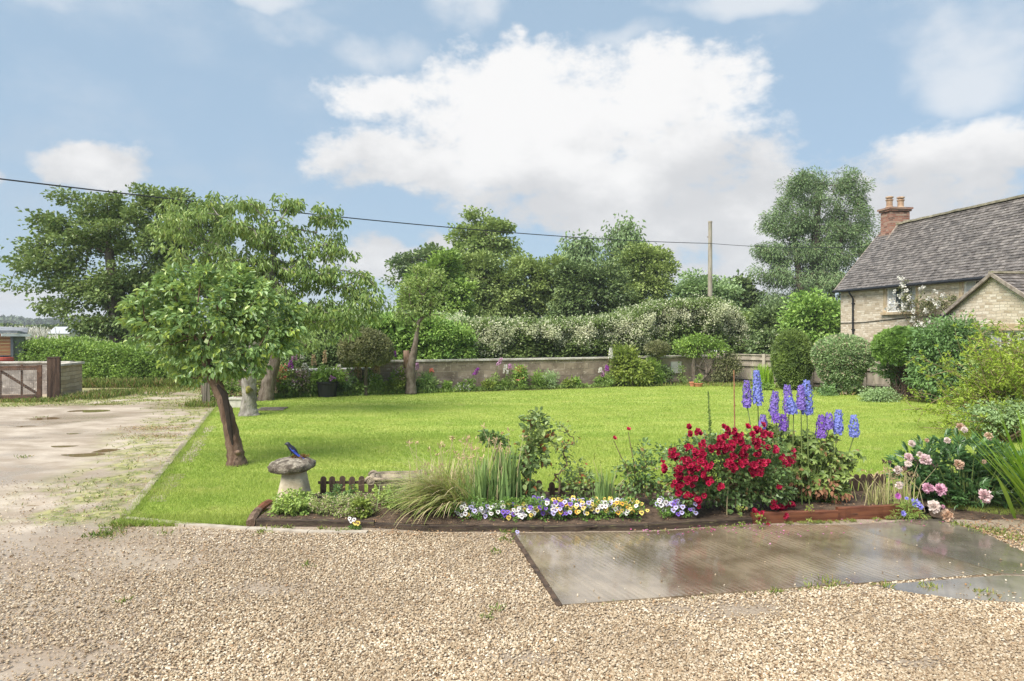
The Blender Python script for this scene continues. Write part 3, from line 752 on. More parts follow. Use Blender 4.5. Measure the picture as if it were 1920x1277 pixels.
BRICK = bpy.data.materials.new('chimney_brick'); BRICK.use_nodes = True
stone_mat(BRICK, .22, .075, [(0, (.10, .05, .035)), (.4, (.26, .10, .065)), (.7, (.34, .16, .11)), (1, (.38, .27, .20))], (.26, .20, .16), .6, (.24, .12, .085))
POT = M('chimney_pot', (.30, .19, .12), (.46, .33, .22), 6, .8)
GLASS = bpy.data.materials.new('window_glass'); GLASS.use_nodes = True
_b = GLASS.node_tree.nodes['Principled BSDF']; _b.inputs['Base Color'].default_value = (.05, .06, .07, 1); _b.inputs['Roughness'].default_value = .06
CURTAIN = M('net_curtain', (.45, .46, .48), (.62, .62, .62), 6, .8, stretch=(1, 8, .3))
HX, HYO, HT = 13.0, 27.0, math.atan(.13)
house = thing('stone_house', 'pale rubble stone house with a steep stone tiled roof beyond the garden fence', 'house', (HX, HYO, 0), HT)
HL = 14.0; EZ, RZ_, HS = 3.70, 6.08, 1.97
def wall_holes(mb, x, y0, y1, z0, z1, holes, thick):       # wall in the plane x, facing -x, with openings (ya, yb, za, zb)
    ys = sorted({y0, y1, *[h[0] for h in holes], *[h[1] for h in holes]})
    for a, b in zip(ys[:-1], ys[1:]):
        hs = sorted([h for h in holes if h[0] <= a and h[1] >= b], key=lambda h: h[2])
        z = z0
        for h in hs + [(0, 0, z1, z1)]:
            if h[2] > z: mb.add([(x, a, z), (x, b, z), (x, b, h[2]), (x, a, h[2])], [(0, 3, 2, 1)])
            z = h[3]
    for a, b, c, d in holes:
        t = x + thick
        mb.add([(x, a, c), (x, b, c), (x, b, d), (x, a, d), (t, a, c), (t, b, c), (t, b, d), (t, a, d)], [(0, 1, 5, 4), (1, 2, 6, 5), (2, 3, 7, 6), (3, 0, 4, 7)])
W1 = (-4.15, -2.66, 2.62, 3.50); W2 = (-7.70, -6.15, 2.78, 3.50)
wl = MB(); wall_holes(wl, 0, -HL, 0, 0, EZ, [W1, W2], .14)
wl.add([(0, 0, 0), (0, 0, EZ), (HS, 0, RZ_ - .04), (2 * HS, 0, EZ), (2 * HS, 0, 0)], [(0, 1, 2, 3, 4)])
wl.add([(0, -HL, 0), (0, -HL, EZ), (HS, -HL, RZ_ - .04), (2 * HS, -HL, EZ), (2 * HS, -HL, 0), (2 * HS, 0, 0), (2 * HS, 0, EZ)], [(4, 3, 2, 1, 0), (4, 5, 6, 3)])
wl.build('wall', STONE, house)
def tile_slope(mb, e0, e1, r0, r1, n, w, g, th=.022, over=1.45):   # e0-e1 the eave, r0-r1 the ridge
    e0, e1, r0, r1 = [np.array(q, float) for q in (e0, e1, r0, r1)]
    nrm = unit(np.cross(e1 - e0, r0 - e0));  nrm = nrm if nrm[2] > 0 else -nrm
    for k in range(n):
        t0, t1 = k / n, min(1.0, (k + over) / n)
        a0, a1 = e0 + (r0 - e0) * t0, e1 + (r1 - e1) * t0
        b0, b1 = e0 + (r0 - e0) * t1, e1 + (r1 - e1) * t1
        L = np.linalg.norm(a1 - a0); s = (k % 2) * -.5 * w
        while s < L:
            ww = w * (.75 + .5 * g.random()); s0, s1 = max(0, s) / L, min(L, s + ww - .006) / L
            if s1 > s0 + .02 / L:
                j = .010 * g.random(); dn = nrm * (th + .012 * g.random()); sl = (b0 - a0) * .06 * g.normal() / 2
                P = [a0 + (a1 - a0) * s0 + sl, a0 + (a1 - a0) * s1 + sl, b0 + (b1 - b0) * s1, b0 + (b1 - b0) * s0]
                P2 = [P[0] + dn + nrm * j, P[1] + dn + nrm * (.01 * g.random()), P[2] + nrm * .004, P[3] + nrm * .004]
                mb.add(P + P2, [(4, 5, 6, 7), (0, 1, 5, 4), (1, 2, 6, 5), (3, 0, 4, 7)])
            s += ww
g = np.random.default_rng(21)
rf = MB()
tile_slope(rf, (-.17, .14, EZ - .16), (-.17, -HL - .1, EZ - .16), (HS, .14, RZ_), (HS, -HL - .1, RZ_), 27, .19, g)
rf.add([(-.16, .13, EZ - .17), (-.16, -HL, EZ - .17), (HS, -HL, RZ_ - .02), (HS, .13, RZ_ - .02), (2 * HS + .16, -HL, EZ - .16), (2 * HS + .16, .13, EZ - .16)], [(0, 1, 2, 3), (3, 2, 4, 5)])
roof = rf.build('roof', TILE, house)
rg = MB(); y = .14
while y > -HL:
    l_ = .36 + .06 * g.random()
    rg.beam((HS, y, RZ_ + .035), (HS, y - l_ + .012, RZ_ + .035 + .008 * g.normal()), .20, .07); y -= l_
rg.build('ridge_tiles', TILE_MOSS, roof)
vg = MB(); vg.beam((-.18, .15, EZ - .17), (HS, .15, RZ_ - .01), .05, .06); vg.build('verge', LEAD, roof)
ch = MB()
ch.box((HS + .10, -.36, 5.95), (.80, .60, 1.3)); ch.box((HS + .10, -.36, 6.66), (.90, .70, .075)); ch.box((HS + .10, -.36, 6.735), (.98, .78, .07))
ch.box((HS + .10, -.36, 5.52), (.90, .70, .5))
cho = ch.build('chimney', BRICK, roof)
for dx in (-.24, .24):
    p = MB(); p.lathe([(.15, 6.76), (.145, 6.82), (.115, 6.86), (.115, 7.06), (.14, 7.08), (.14, 7.12), (.10, 7.13), (.10, 7.16), (.145, 7.18), (.145, 7.22), (.10, 7.24)], (HS + .10 + dx, -.36, 0), 16)
    p.build('chimney_pot', POT, roof, smooth=False)
fl = MB(); fl.beam((HS - .55, -.72, EZ + 1.72), (HS - .05, -.72, RZ_ - .02), .10, .05); fl.box((HS - .36, -.36, 5.42), (.10, .75, .10), ry=-.88); fl.build('chimney_flashing', LEAD, roof)
gt = MB()
gt.tube([(-.23, .16, EZ - .20), (-.23, -HL, EZ - .22)], .055, 8)
for k in range(12): gt.box((-.17, -.4 - k * 1.15, EZ - .20), (.16, .03, .05))
gt.build('gutter', BLACK, house)
dp = MB(); dp.tube([(-.23, -.86, EZ - .22), (-.20, -.86, EZ - .32), (-.06, -.86, EZ - .50), (-.06, -.86, 0)], .034, 8)
for z in (3.0, 2.0, 1.0): dp.box((-.045, -.86, z), (.09, .11, .04))
dp.build('downpipe', BLACK, house)
cb = MB(); cb.tube([(-.02, .0, 2.26), (-.02, -1.3, 2.27), (-.02, -2.6, 2.34), (-.02, -4.0, 2.42), (-.02, -6.9, 2.46)], .012, 5); cb.build('wall_cable', BLACK, house)
def window(par, w, x, lights, bars, wallx, sill=True, jamb=.13):
    a, b, c, d = w
    f = MB(); e = .05; xx = x
    f.box((xx, (a + b) / 2, c + e / 2), (.06, b - a, e)); f.box((xx, (a + b) / 2, d - e / 2), (.06, b - a, e))
    for yy in (a + e / 2, b - e / 2): f.box((xx, yy, (c + d) / 2), (.06, e, d - c - 2 * e))
    for k in range(1, lights): f.box((xx - .003, a + (b - a) * k / lights, (c + d) / 2), (.06, .065, d - c - 2 * e))
    for k in range(lights):
        y0, y1 = a + (b - a) * k / lights + .035, a + (b - a) * (k + 1) / lights - .035
        for q in range(1, bars + 1): f.box((xx + .004, (y0 + y1) / 2, c + (d - c) * q / (bars + 1)), (.03, y1 - y0, .018))
        f.box((xx + .006, (y0 + y1) / 2, (c + d) / 2), (.03, .018, d - c - 2 * e))
    fo = f.build('window', WHITE_PAINT, par)
    p = MB(); p.box((xx + .02, (a + b) / 2, (c + d) / 2), (.008, b - a - .06, d - c - .06)); p.build('pane', GLASS, fo)
    for (ya, yb) in ((a + .05, a + (b - a) * .22), (b - (b - a) * .22, b - .05)): MB().box((xx + .012, (ya + yb) / 2, (c + d) / 2), (.004, yb - ya, d - c - .12)).build('curtain', CURTAIN, fo)
    s = MB()
    if sill: s.box((wallx - .03, (a + b) / 2, c - .05), (.16, b - a + .34, .09))
    s.box((wallx + .008, (a + b) / 2, d + .085), (.04, b - a + .30, .17))
    for yy in (a - jamb / 2 - .002, b + jamb / 2 + .002): s.box((wallx + .010, yy, (c + d) / 2), (.04, jamb, d - c))
    s.build('window_surround', DRESSED, fo)
window(house, W1, .09, 2, 2, 0); window(house, W2, .09, 2, 1, 0)
# wing with its gable towards the garden
WX, WY0, WYA, WY1, WE, WR = -1.20, -7.12, -8.66, -10.20, 2.56, 3.50
wg = MB(); W3 = (-9.55, -8.45, 1.25, 1.98)
wall_holes(wg, WX, WY1, WY0, 0, WE - .02, [W3], .12)
wg.add([(WX, WY0, WE - .02), (WX, WYA, WR - .03), (WX, WY1, WE - .02)], [(0, 2, 1)])
wg.add([(WX, WY0, 0), (0, WY0, 0), (0, WY0, WE), (WX, WY0, WE)], [(0, 1, 2, 3)])
wg.add([(WX, WY1, 0), (0, WY1, 0), (0, WY1, WE), (WX, WY1, WE)], [(3, 2, 1, 0)])
wg.build('wing_wall', STONE, house)
wr = MB()
for ys, sg in ((WY0, 1), (WY1, -1)):
    tile_slope(wr, (WX - .12, ys + sg * .16, WE - .10), (.6, ys + sg * .16, WE - .10), (WX - .12, WYA, WR), (.6, WYA, WR), 12, .2, g)
    wr.add([(WX - .11, ys + sg * .15, WE - .115), (.6, ys + sg * .15, WE - .115), (.6, WYA, WR - .015), (WX - .11, WYA, WR - .015)], [(0, 1, 2, 3)])
wro = wr.build('wing_roof', TILE, house)
vb = MB()
for ys, sg in ((WY0, 1), (WY1, -1)):
    vb.beam((WX - .13, ys + sg * .19, WE - .14), (WX - .13, WYA, WR - .02), .05, .085)
vb.build('verge', LEAD, wro)
rt = MB(); rt.beam((WX - .13, WYA, WR + .03), (.6, WYA, WR + .03), .18, .06); rt.build('ridge_tiles', TILE_MOSS, wro)
gg = MB(); gg.tube([(WX - .16, WY0 + .22, WE - .15), (.0, WY0 + .22, WE - .17)], .045, 8); gg.box((WX - .10, WY0 + .14, WE - .17), (.10, .16, .10)); gg.build('gutter', BLACK, house)
window(house, W3, WX + .09, 2, 1, WX, True, .10)
# ================================================================ garden walls
def block_wall(name, label, a, b, h, t, cap, rows_h=.215, bl=.45, mats=None, capn='coping', seed=0, base=0.0, jit=.004):
    g = np.random.default_rng(seed)
    a, b = np.array(a), np.array(b); L = np.linalg.norm(b - a); rz = math.atan2(b[1] - a[1], b[0] - a[0])
    t_ = thing(name, label, 'wall', (a[0], a[1], 0), rz)
    m = MB(); z = base; k = 0
    m.box((L / 2, 0, (h - .02) / 2), (L - .02, t - .02, h - .03), mat=1)
    while z < h - .04:
        hh = min(rows_h, h - z) - .010; x = -(k % 2) * bl * .5
        while x < L:
            w_ = bl * (1 + .0 * g.random()); x0, x1 = max(0, x), min(L, x + w_ - .010)
            if x1 > x0 + .03:
                j = jit * g.normal()
                m.box(((x0 + x1) / 2, j, z + hh / 2), (x1 - x0, t, hh))
            x += w_
        z += rows_h; k += 1
    m.build('blockwork', mats[:2], t_)
    c = MB(); x = -.03
    while x < L + .03:
        l_ = min(.9, L + .03 - x); c.box((x + l_ / 2, 0, h + cap / 2 + .003 * g.random()), (l_ - .008, t + .10, cap)); x += .9
    c.build(capn, mats[2], t_)
    return t_
BLOCK = M('wall_block', (.19, .145, .105), (.34, .27, .20), 2.2, .92, .7, 50, island=.20, c3=(.52, .44, .34), lo=.3, hi=.7)
MORTAR = M('mortar', (.42, .36, .29), (.58, .52, .44), 8, .95, .3)
COPE = M('coping_stone', (.38, .34, .28), (.60, .56, .50), 4, .75, .5, 40, c3=(.22, .2, .14))
COPE2 = M('coping_pale', (.55, .53, .50), (.70, .68, .66), 4, .6, .3, 40)
wy = lambda x: 23 + .36 * x
block_wall('block_wall', 'long brown concrete block wall with grey coping along the back of the lawn', (-4.35, wy(-4.35)), (3.35, wy(3.35)), .97, .20, .055, mats=(BLOCK, MORTAR, COPE), seed=3)
block_wall('block_wall', 'low block wall with pale coping behind the black pot and flower border', (-9.0, wy(-9.0)), (-4.42, wy(-4.42)), .75, .20, .05, mats=(BLOCK, MORTAR, COPE2), seed=4)
PANELM = M('render_panel', (.40, .31, .22), (.52, .43, .32), 3, .9, .4, 40, island=.10, c3=(.34, .28, .18))
block_wall('block_wall', 'stretch of smooth buff block wall between the leafy shrub and the twisted tree', (3.45, wy(3.45)), (7.75, wy(7.75)), .98, .20, .06, rows_h=.48, bl=.85, mats=(PANELM, MORTAR, COPE), seed=5)
cbx = thing('concrete_post', 'pale capped stone pillar where the wall meets the wooden fence', 'pillar', (8.0, 26.2, 0), .4)
MB().box((0, 0, .58), (.42, .42, 1.16)).build('shaft', PANELM, cbx); MB().add([(-.27, -.27, 1.16), (.27, -.27, 1.16), (.27, .27, 1.16), (-.27, .27, 1.16), (-.1, -.05, 1.25), (.1, -.05, 1.25), (.1, .05, 1.25), (-.1, .05, 1.25)], [(3, 2, 1, 0), (0, 1, 5, 4), (1, 2, 6, 5), (2, 3, 7, 6), (3, 0, 4, 7), (4, 5, 6, 7)]).build('cap', COPE2, cbx)
bd = thing('white_board', 'blank white board leaning on the buff wall left of the twisted tree', 'board', (6.0, 24.95, 0), .36)
MB().box((0, 0, .62), (.46, .02, .42), rx=-.06).build('panel', M('board_white', (.62, .60, .54), (.72, .70, .64), 3, .6), bd)
bs = MB(); bs.box((-.15, .03, .28), (.04, .03, .5)); bs.box((.15, .03, .28), (.04, .03, .5)); bs.build('leg', WOOD_GREY, bd)
# ---- close-board fence
FA, FB_ = np.array([7.9, 25.75]), np.array([12.75, 21.15])
FL = np.linalg.norm(FB_ - FA); frz = math.atan2(*(FB_ - FA)[::-1])
fence = thing('closeboard_fence', 'weathered wooden close board fence running from the wall corner towards the house', 'fence', (FA[0], FA[1], 0), frz)
g = np.random.default_rng(31)
npan = 4; pw = FL / npan
for k in range(npan):
    b = MB(); x = k * pw + .06
    while x < (k + 1) * pw - .06:
        b.box((x + .045, -.0 + .004 * (int(x * 10) % 2), .56), (.096, .016, .98), ry=.004 * g.normal(), rz=.12); x += .088
    b.build('board_panel', WOOD_GREY, fence)
for z in (.93, .70, .22):
    r_ = MB(); r_.box((FL / 2, -.045, z), (FL, .05, .07)); r_.build('rail', WOOD_GREY, fence)
r_ = MB(); r_.box((FL / 2, 0, 1.085), (FL, .10, .035)); r_.build('capping_rail', WOOD_GREY, fence)
r_ = MB(); r_.box((FL / 2, -.01, .045), (FL, .03, .13)); r_.build('gravel_board', WOOD_GREY, fence)
for k in range(npan + 1):
    MB().box((k * pw, -.055, .56), (.11, .11, 1.12)).build('post', WOOD_GREY, fence)
# ================================================================ gate and walls at the left
GREYBLOCK = M('grey_block', (.20, .17, .15), (.36, .32, .28), 3, .9, .6, 40, island=.10, c3=(.62, .56, .50))
CREAMSTONE = bpy.data.materials.new('cream_rubble'); CREAMSTONE.use_nodes = True
stone_mat(CREAMSTONE, .3, .12, [(0, (.34, .25, .14)), (.5, (.48, .37, .23)), (1, (.56, .46, .31))], (.36, .28, .18))
block_wall('block_wall', 'grey block wall with flat coping behind the wire mesh gate', (-19.0, 20.6), (-13.75, 21.3), .96, .2, .05, mats=(GREYBLOCK, MORTAR, COPE), seed=6)
ws = thing('stone_wall_end', 'short cream stone wall end beside the dark gate post', 'wall', (-13.55, 20.55, 0), R(100))
MB().box((.35, 0, .46), (1.5, .22, .92)).build('stonework', CREAMSTONE, ws); MB().box((.35, 0, .95), (1.6, .34, .06)).build('coping', COPE, ws)
gp_ = thing('gate_post', 'thick dark weathered timber post at the right end of the gate', 'post', (-13.05, 19.45, 0), .45)
m_ = MB(); m_.box((0, 0, .60), (.30, .24, 1.2)); m_.build('timber', M('old_timber', (.05, .03, .022), (.13, .08, .055), 5, .9, .9, 30, stretch=(3, 3, .3), bdist=.03), gp_)
MB().box((0, 0, 1.21), (.32, .26, .02)).build('post_top', WOOD_DARK, gp_)
gate = thing('wooden_gate', 'low reddish brown timber gate with wire mesh across the drive entrance', 'gate', (-13.25, 19.25, 0), math.pi + .42)
GW = M('gate_wood', (.08, .045, .03), (.19, .105, .07), 4, .85, .6, 40, stretch=(1, 1, 1), c3=(.24, .13, .08))
MB().box((.06, 0, .50), (.11, .09, 1.0)).build('stile', GW, gate)
MB().box((2.4, 0, .50), (.11, .09, 1.0)).build('stile', GW, gate)
MB().box((1.2, 0, .93), (2.3, .06, .12)).build('rail', GW, gate)
MB().box((1.2, 0, .13), (2.3, .06, .11)).build('rail', GW, gate)
for x in (.48, 1.95): MB().box((x, -.04, .53), (.05, .03, .98)).build('slat', GW, gate)
MB().box((1.02, -.02, .53), (.15, .05, .76)).build('slat', GW, gate)
MB().beam((.10, -.035, .18), (1.0, -.035, .88), .03, .07).build('brace', GW, gate)
MB().beam((1.15, -.035, .18), (2.3, -.035, .88), .03, .07).build('brace', GW, gate)
ms = MB()
for k in range(46): ms.box((.05 + k * .05, .03, .53), (.004, .004, .78))
for k in range(16): ms.box((1.2, .03, .16 + k * .05), (2.3, .004, .004))
ms.build('wire_mesh', M('wire', (.3, .28, .26), metal=.6, rough=.5), gate)
GALV = M('galvanised', (.6, .6, .6), rough=.4)
for x in (.62, .78, 1.22, 1.36):
    for z in (.93, .13): MB().box((x, -.05, z), (.02, .03, .08)).build('bolt', GALV, gate)
# red tub and shed beyond
tub = MB(); tub.lathe([(.02, .80), (.40, .82), (.60, .90), (.66, 1.0), (.62, 1.08), (.50, 1.10), (.05, 1.11)], n=24); 
tb = thing('red_tub', 'shallow glossy red tub on a dark stand behind the grey wall', 'tub', (PX(2, 22.5), 22.5, 0)); tb.scale = (.55, .55, 1)
tub.build('bowl', M('red_gloss', (.42, .07, .04), (.5, .12, .08), 3, .25), tb)
s_ = MB(); s_.lathe([(.52, 1.115), (.5, 1.14), (.1, 1.15)], n=24)
for a in (0, 2.1, 4.2): s_.tube([(math.cos(a) * .4, math.sin(a) * .4, 0), (math.cos(a) * .3, math.sin(a) * .3, .85)], .025, 6)
s_.build('stand', BLACK, tb)
shed = thing('garden_shed', 'orange brown boarded shed with white trimmed low roof beyond the gate', 'shed', (-19.9, 27.2, 0), .60)
SHW = M('shed_boards', (.36, .15, .07), (.50, .24, .12), 3, .7, .3, 30, stretch=(.3, .3, 5))
s_ = MB()
for k in range(14): s_.box((-1.1, -1.2, .10 + k * .13), (2.2, .03, .122))
s_.build('boarded_wall', SHW, shed)
MB().box((.20, -.05, .9), (.40, 2.2, 1.8)).build('side_wall', M('felt_green', (.16, .18, .14), (.22, .24, .19), 4, .9), shed)
MB().box((.02, -1.22, .95), (.09, .06, 1.7)).build('downpipe', M('grey_pipe', (.16, .17, .19), rough=.5), shed)
MB().add([(-2.4, -1.4, 1.92), (.2, -1.4, 1.86), (.5, -1.1, 1.80), (.5, 1.2, 2.02), (-2.4, 1.2, 2.15), (-2.4, -1.4, 2.02), (.2, -1.4, 1.96), (.5, -1.1, 1.88), (.5, 1.2, 2.08), (-2.4, 1.2, 2.22)],
         [(4, 3, 2, 1, 0), (5, 6, 7, 8, 9), (0, 1, 6, 5), (1, 2, 7, 6), (2, 3, 8, 7), (3, 4, 9, 8)]).build('roof', M('shed_roof', (.20, .21, .23), (.33, .34, .36), 4, .6), shed)
MB().beam((-.3, -1.47, 1.80), (.62, -1.2, 1.78), .05, .10).build('bargeboard', WHITE_PAINT, shed)
gh = thing('pale_roofed_outbuilding', 'small distant outbuilding with a pale grey roof beyond the hedge', 'outbuilding', (PX(119, 60), 60, 0), .1)
MB().box((0, 0, .85), (1.7, 1.4, 1.7)).build('walls', M('cream_wall', (.5, .48, .42)), gh)
MB().add([(-.95, -.8, 1.65), (.95, -.8, 1.65), (.95, .8, 1.65), (-.95, .8, 1.65), (-.7, 0, 2.25), (.7, 0, 2.25)], [(0, 1, 5, 4), (2, 3, 4, 5), (1, 2, 5), (3, 0, 4), (3, 2, 1, 0)]).build('roof', M('pale_roof', (.40, .41, .44), rough=.5), gh)
# distant cottage gables
ct = thing('distant_cottage', 'grey roofed cottage far off between the trees left of the house', 'house', (PX(1428, 90), 90, 0), .3)
MB().box((0, 0, 1.8), (7, 5, 3.6)).build('walls', M('far_wall', (.5, .45, .36)), ct)
cr_ = MB()
for x in (-1.6, 1.7): cr_.add([(x - 1.7, -2.8, 3.5), (x + 1.7, -2.8, 3.5), (x, -2.8, 5.9), (x - 1.7, 2.8, 3.5), (x + 1.7, 2.8, 3.5), (x, 2.8, 5.9)], [(0, 1, 2), (3, 5, 4), (1, 4, 5, 2), (0, 2, 5, 3), (0, 3, 4, 1)])
cr_.build('roof', M('far_slate', (.20, .19, .20), (.27, .26, .26), 1, .7), ct)
# ================================================================ utility pole and wire
PY, PPX = 36.0, PX(1331.5, 36.0)
pole = thing('utility_pole', 'tall weathered wooden utility pole rising behind the flowering hedge', 'pole', (PPX, PY, 0))
POLEM = M('pole_wood', (.22, .19, .14), (.38, .34, .27), 6, .85, .6, 30, stretch=(1, 1, .15), c3=(.2, .22, .12))
MB().tube([(0, 0, 0), (0, 0, 4), (0, 0, PZ(417, PY))], [.15, .125, .10], 12).build('shaft', POLEM, pole)
t_ = MB(); t_.tube([(0, 0, PZ(417, PY) - .02), (0, 0, PZ(415, PY))], .115, 12); t_.build('pole_cap', WOOD_GREY, pole)
MB().tube([(-.02, 0, 6.9), (-.16, -.02, 6.88)], .03, 6).build('bracket', WOOD_GREY, pole)
def wire(a, b, sag, r, n=28):
    t = np.linspace(0, 1, n)[:, None]; a, b = np.array(a), np.array(b)
    p = a + (b - a) * t; p[:, 2] -= sag * 4 * (t * (1 - t))[:, 0]; return p, r
wm = MB(); L_ = (PX(-160, 13.8), 13.8, PZ(316, 13.8)); Q_ = (PPX, PY - .13, PZ(457, PY))
p, r_ = wire(L_, Q_, .30, .015); wm.tube(p, .016, 6)
tag(wm.build('overhead_wire', BLACK), 'dark overhead cable sloping from the left down to the utility pole', 'wire')
wm = MB(); p, _r = wire(Q_, (14.55, 27.2, PZ(462, 27.2)), .12, .01); wm.tube(p, .013, 5)
tag(wm.build('overhead_wire', BLACK), 'thin cable from the utility pole across the conifer to the house', 'wire')
# ================================================================ leaf materials
F_PLUM = FM('plum_leaves', (0.117, 0.22, 0.0823), (0.389, 0.549, 0.18), .28, .34, pscale=1.6, spec=.6, c3=(.38, .48, .10), p3=.80)
F_CHERRY = FM('cherry_leaves', (.12, .21, .06), (.38, .50, .16), .28, .38, pscale=1.0, c3=(.33, .40, .10), p3=.85)
F_MAPLE = FM('maple_leaves', (0.0843, 0.151, 0.0424), (0.319, 0.411, 0.126), .25, .4, pscale=.6, c3=(.2, .24, .07), p3=.92)
F_HEDGE = FM('hedge_leaves', (0.119, 0.224, 0.0432), (0.387, 0.546, 0.107), .25, .4, pscale=1.4)
F_LAUREL = FM('laurel_leaves', (0.146, 0.295, 0.0606), (0.43, 0.6, 0.141), .25, .35, pscale=1.5)
F_DARK = FM('dark_leaves', (0.0831, 0.137, 0.0464), (0.241, 0.32, 0.108), .2, .45, pscale=.6)
F_MID = FM('mid_leaves', (0.148, 0.227, 0.0643), (0.444, 0.535, 0.169), .25, .45, pscale=.5)
F_LIGHT = FM('light_leaves', (0.168, 0.261, 0.0703), (0.408, 0.5, 0.154), .3, .45, pscale=.6)
F_GREY = FM('grey_leaves', (0.187, 0.299, 0.121), (0.459, 0.6, 0.283), .25, .5, pscale=.6)
F_BIRCH = FM('birch_leaves', (0.124, 0.198, 0.0766), (0.307, 0.432, 0.181), .3, .5, pscale=.5)
F_CONIF = FM('conifer_needles', (0.09, 0.149, 0.0615), (0.326, 0.45, 0.196), .15, .5, pscale=.9, c3=(.2, .2, .1), p3=.93)
F_YEW = FM('yew_needles', (0.0553, 0.0987, 0.0263), (0.243, 0.331, 0.0726), .15, .5, pscale=1.6)
F_YEWB = FM('bright_yew_needles', (0.0876, 0.169, 0.0357), (0.281, 0.443, 0.0848), .2, .5, pscale=1.2)
F_BOX = FM('variegated_leaves', (0.124, 0.198, 0.0766), (0.396, 0.533, 0.238), .2, .5, pscale=1.2, c3=(.42, .36, .24), p3=.84)
F_BRONZE = FM('bronze_leaves', (0.109, 0.132, 0.051), (0.292, 0.292, 0.131), .2, .5, pscale=2.0)
F_CLIMB = FM('climber_leaves', (0.0892, 0.182, 0.0661), (0.282, 0.444, 0.155), .28, .4, pscale=1.2)
F_FORS = FM('yellow_leaves', (.20, .30, .03), (.44, .54, .07), .35, .45, pscale=1.0)
BLOSSOM = FM('cream_blossom', (.48, .54, .28), (.84, .82, .62), .3, .7)
WHITEP = FM('white_petals', (.62, .60, .52), (.84, .82, .76), .25, .6)
# ================================================================ trees
def lobes_px(lst, D, px0, depth=.85):
    out = []
    for q in lst:
        px, py, rx, ry = q[:4]; dy = q[4] if len(q) > 4 else 0.0
        dd = D + dy
        out.append((PX(px, dd) - PX(px0, D), dy, PZ(py, dd), rx / F * dd, max(rx, ry) / F * dd * depth, ry / F * dd))
    return out
def tree(name, label, D, px0, trunk, lobes, ncl, per, L, W, spread, leafm, barkm=BARK, cat='tree', group=None, kind='d', droop=0.0, seed=1, limb_every=2, shell=.45, step=.6,
         gnarl=.12, trough=.15, out=.6, tipr=.01, flare=.3, curl=.15, start=.6, flat=.6, depth=.85, inner=0, upn=1.0, sag=0.0):
    g = np.random.default_rng(seed)
    t = thing(name, label, cat, (PX(px0, D), D, 0), 0, group)
    lb = lobes_px(lobes, D, px0, depth)
    cen = clusters(lb, ncl, g, shell)
    tp = np.array([(PX(a, D) - PX(px0, D), dy_ if (dy_ := (q[1] if (q := rest) and len(q) > 1 else 0.0)) else 0.0, PZ(b, D)) for a, b, *rest in [(x[0], x[1], *x[2:]) for x in trunk]])
    tr_ = [x[2] for x in trunk]
    m = MB(); rough_trunk(m, tp, tr_, 12, trough, seed, flare=flare)
    skeleton(m, tp, tr_, cen[::limb_every], g, gnarl=gnarl, step=step, tipr=tipr, start=start, sag=sag)
    m.build('trunk', barkm, t, smooth=True)
    c = MB(); spray(c, cen, per, L, W, spread, g, kind, droop, out, upn, curl=curl, flat=flat)
    if inner:
        ci = clusters([(a, b_, z, rx * .6, ry * .6, rz * .6) for a, b_, z, rx, ry, rz in lb], inner, g, .6)
        spray(c, ci, 9, L * 1.25, W * 1.35, spread * 1.2, g, kind, droop, .3, upn)
    c.build('crown', leafm, t)
    return t, cen, lb
# plum on the lawn
g = np.random.default_rng(77)
plum, pc, plb = tree('plum_tree', 'small leaning plum tree with a split hollow trunk in the front of the lawn', 10.0, 447,
     [(447, 876, .125), (441, 840, .105), (430, 790, .095), (417, 745, .085), (403, 712, .09), (390, 690, .075), (385, 660, .055)],
     [(300, 575, 58, 42), (330, 540, 48, 32), (385, 535, 70, 34), (450, 555, 72, 42), (505, 590, 58, 38), (535, 625, 40, 22), (285, 610, 48, 36), (380, 610, 95, 52), (470, 630, 70, 36), (335, 660, 55, 30), (410, 672, 62, 34),
      (262, 572, 28, 12), (250, 600, 22, 10), (330, 508, 22, 16), (372, 498, 18, 14), (440, 512, 26, 14), (236, 612, 16, 7), (570, 612, 16, 7), (490, 535, 22, 12), (545, 590, 24, 14), (400, 690, 42, 20), (330, 690, 34, 18), (505, 660, 46, 24), (550, 645, 26, 18), (460, 695, 40, 16), (365, 712, 30, 10)],
     270, 32, .088, .050, .076, F_PLUM, BARK_RED, seed=5, kind='o', droop=.35, step=.25, gnarl=.14, trough=.28, tipr=.005, flare=.25, shell=.4, inner=0, curl=.22, start=.85, depth=.8)
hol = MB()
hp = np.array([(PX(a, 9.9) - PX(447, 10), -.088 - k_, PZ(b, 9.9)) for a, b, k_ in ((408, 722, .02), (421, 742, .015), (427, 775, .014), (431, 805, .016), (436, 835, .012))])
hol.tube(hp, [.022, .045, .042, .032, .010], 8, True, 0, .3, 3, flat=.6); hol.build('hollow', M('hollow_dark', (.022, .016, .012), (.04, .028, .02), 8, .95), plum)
kn = MB(); kn.tube([(PX(445, 9.87) - PX(447, 10), -.105, PZ(848, 9.87)), (PX(445, 9.87) - PX(447, 10), -.13, PZ(852, 9.87))], [.055, .03], 10, True, 0, .3, 5); kn.build('knot', BARK_RED, plum, smooth=True)
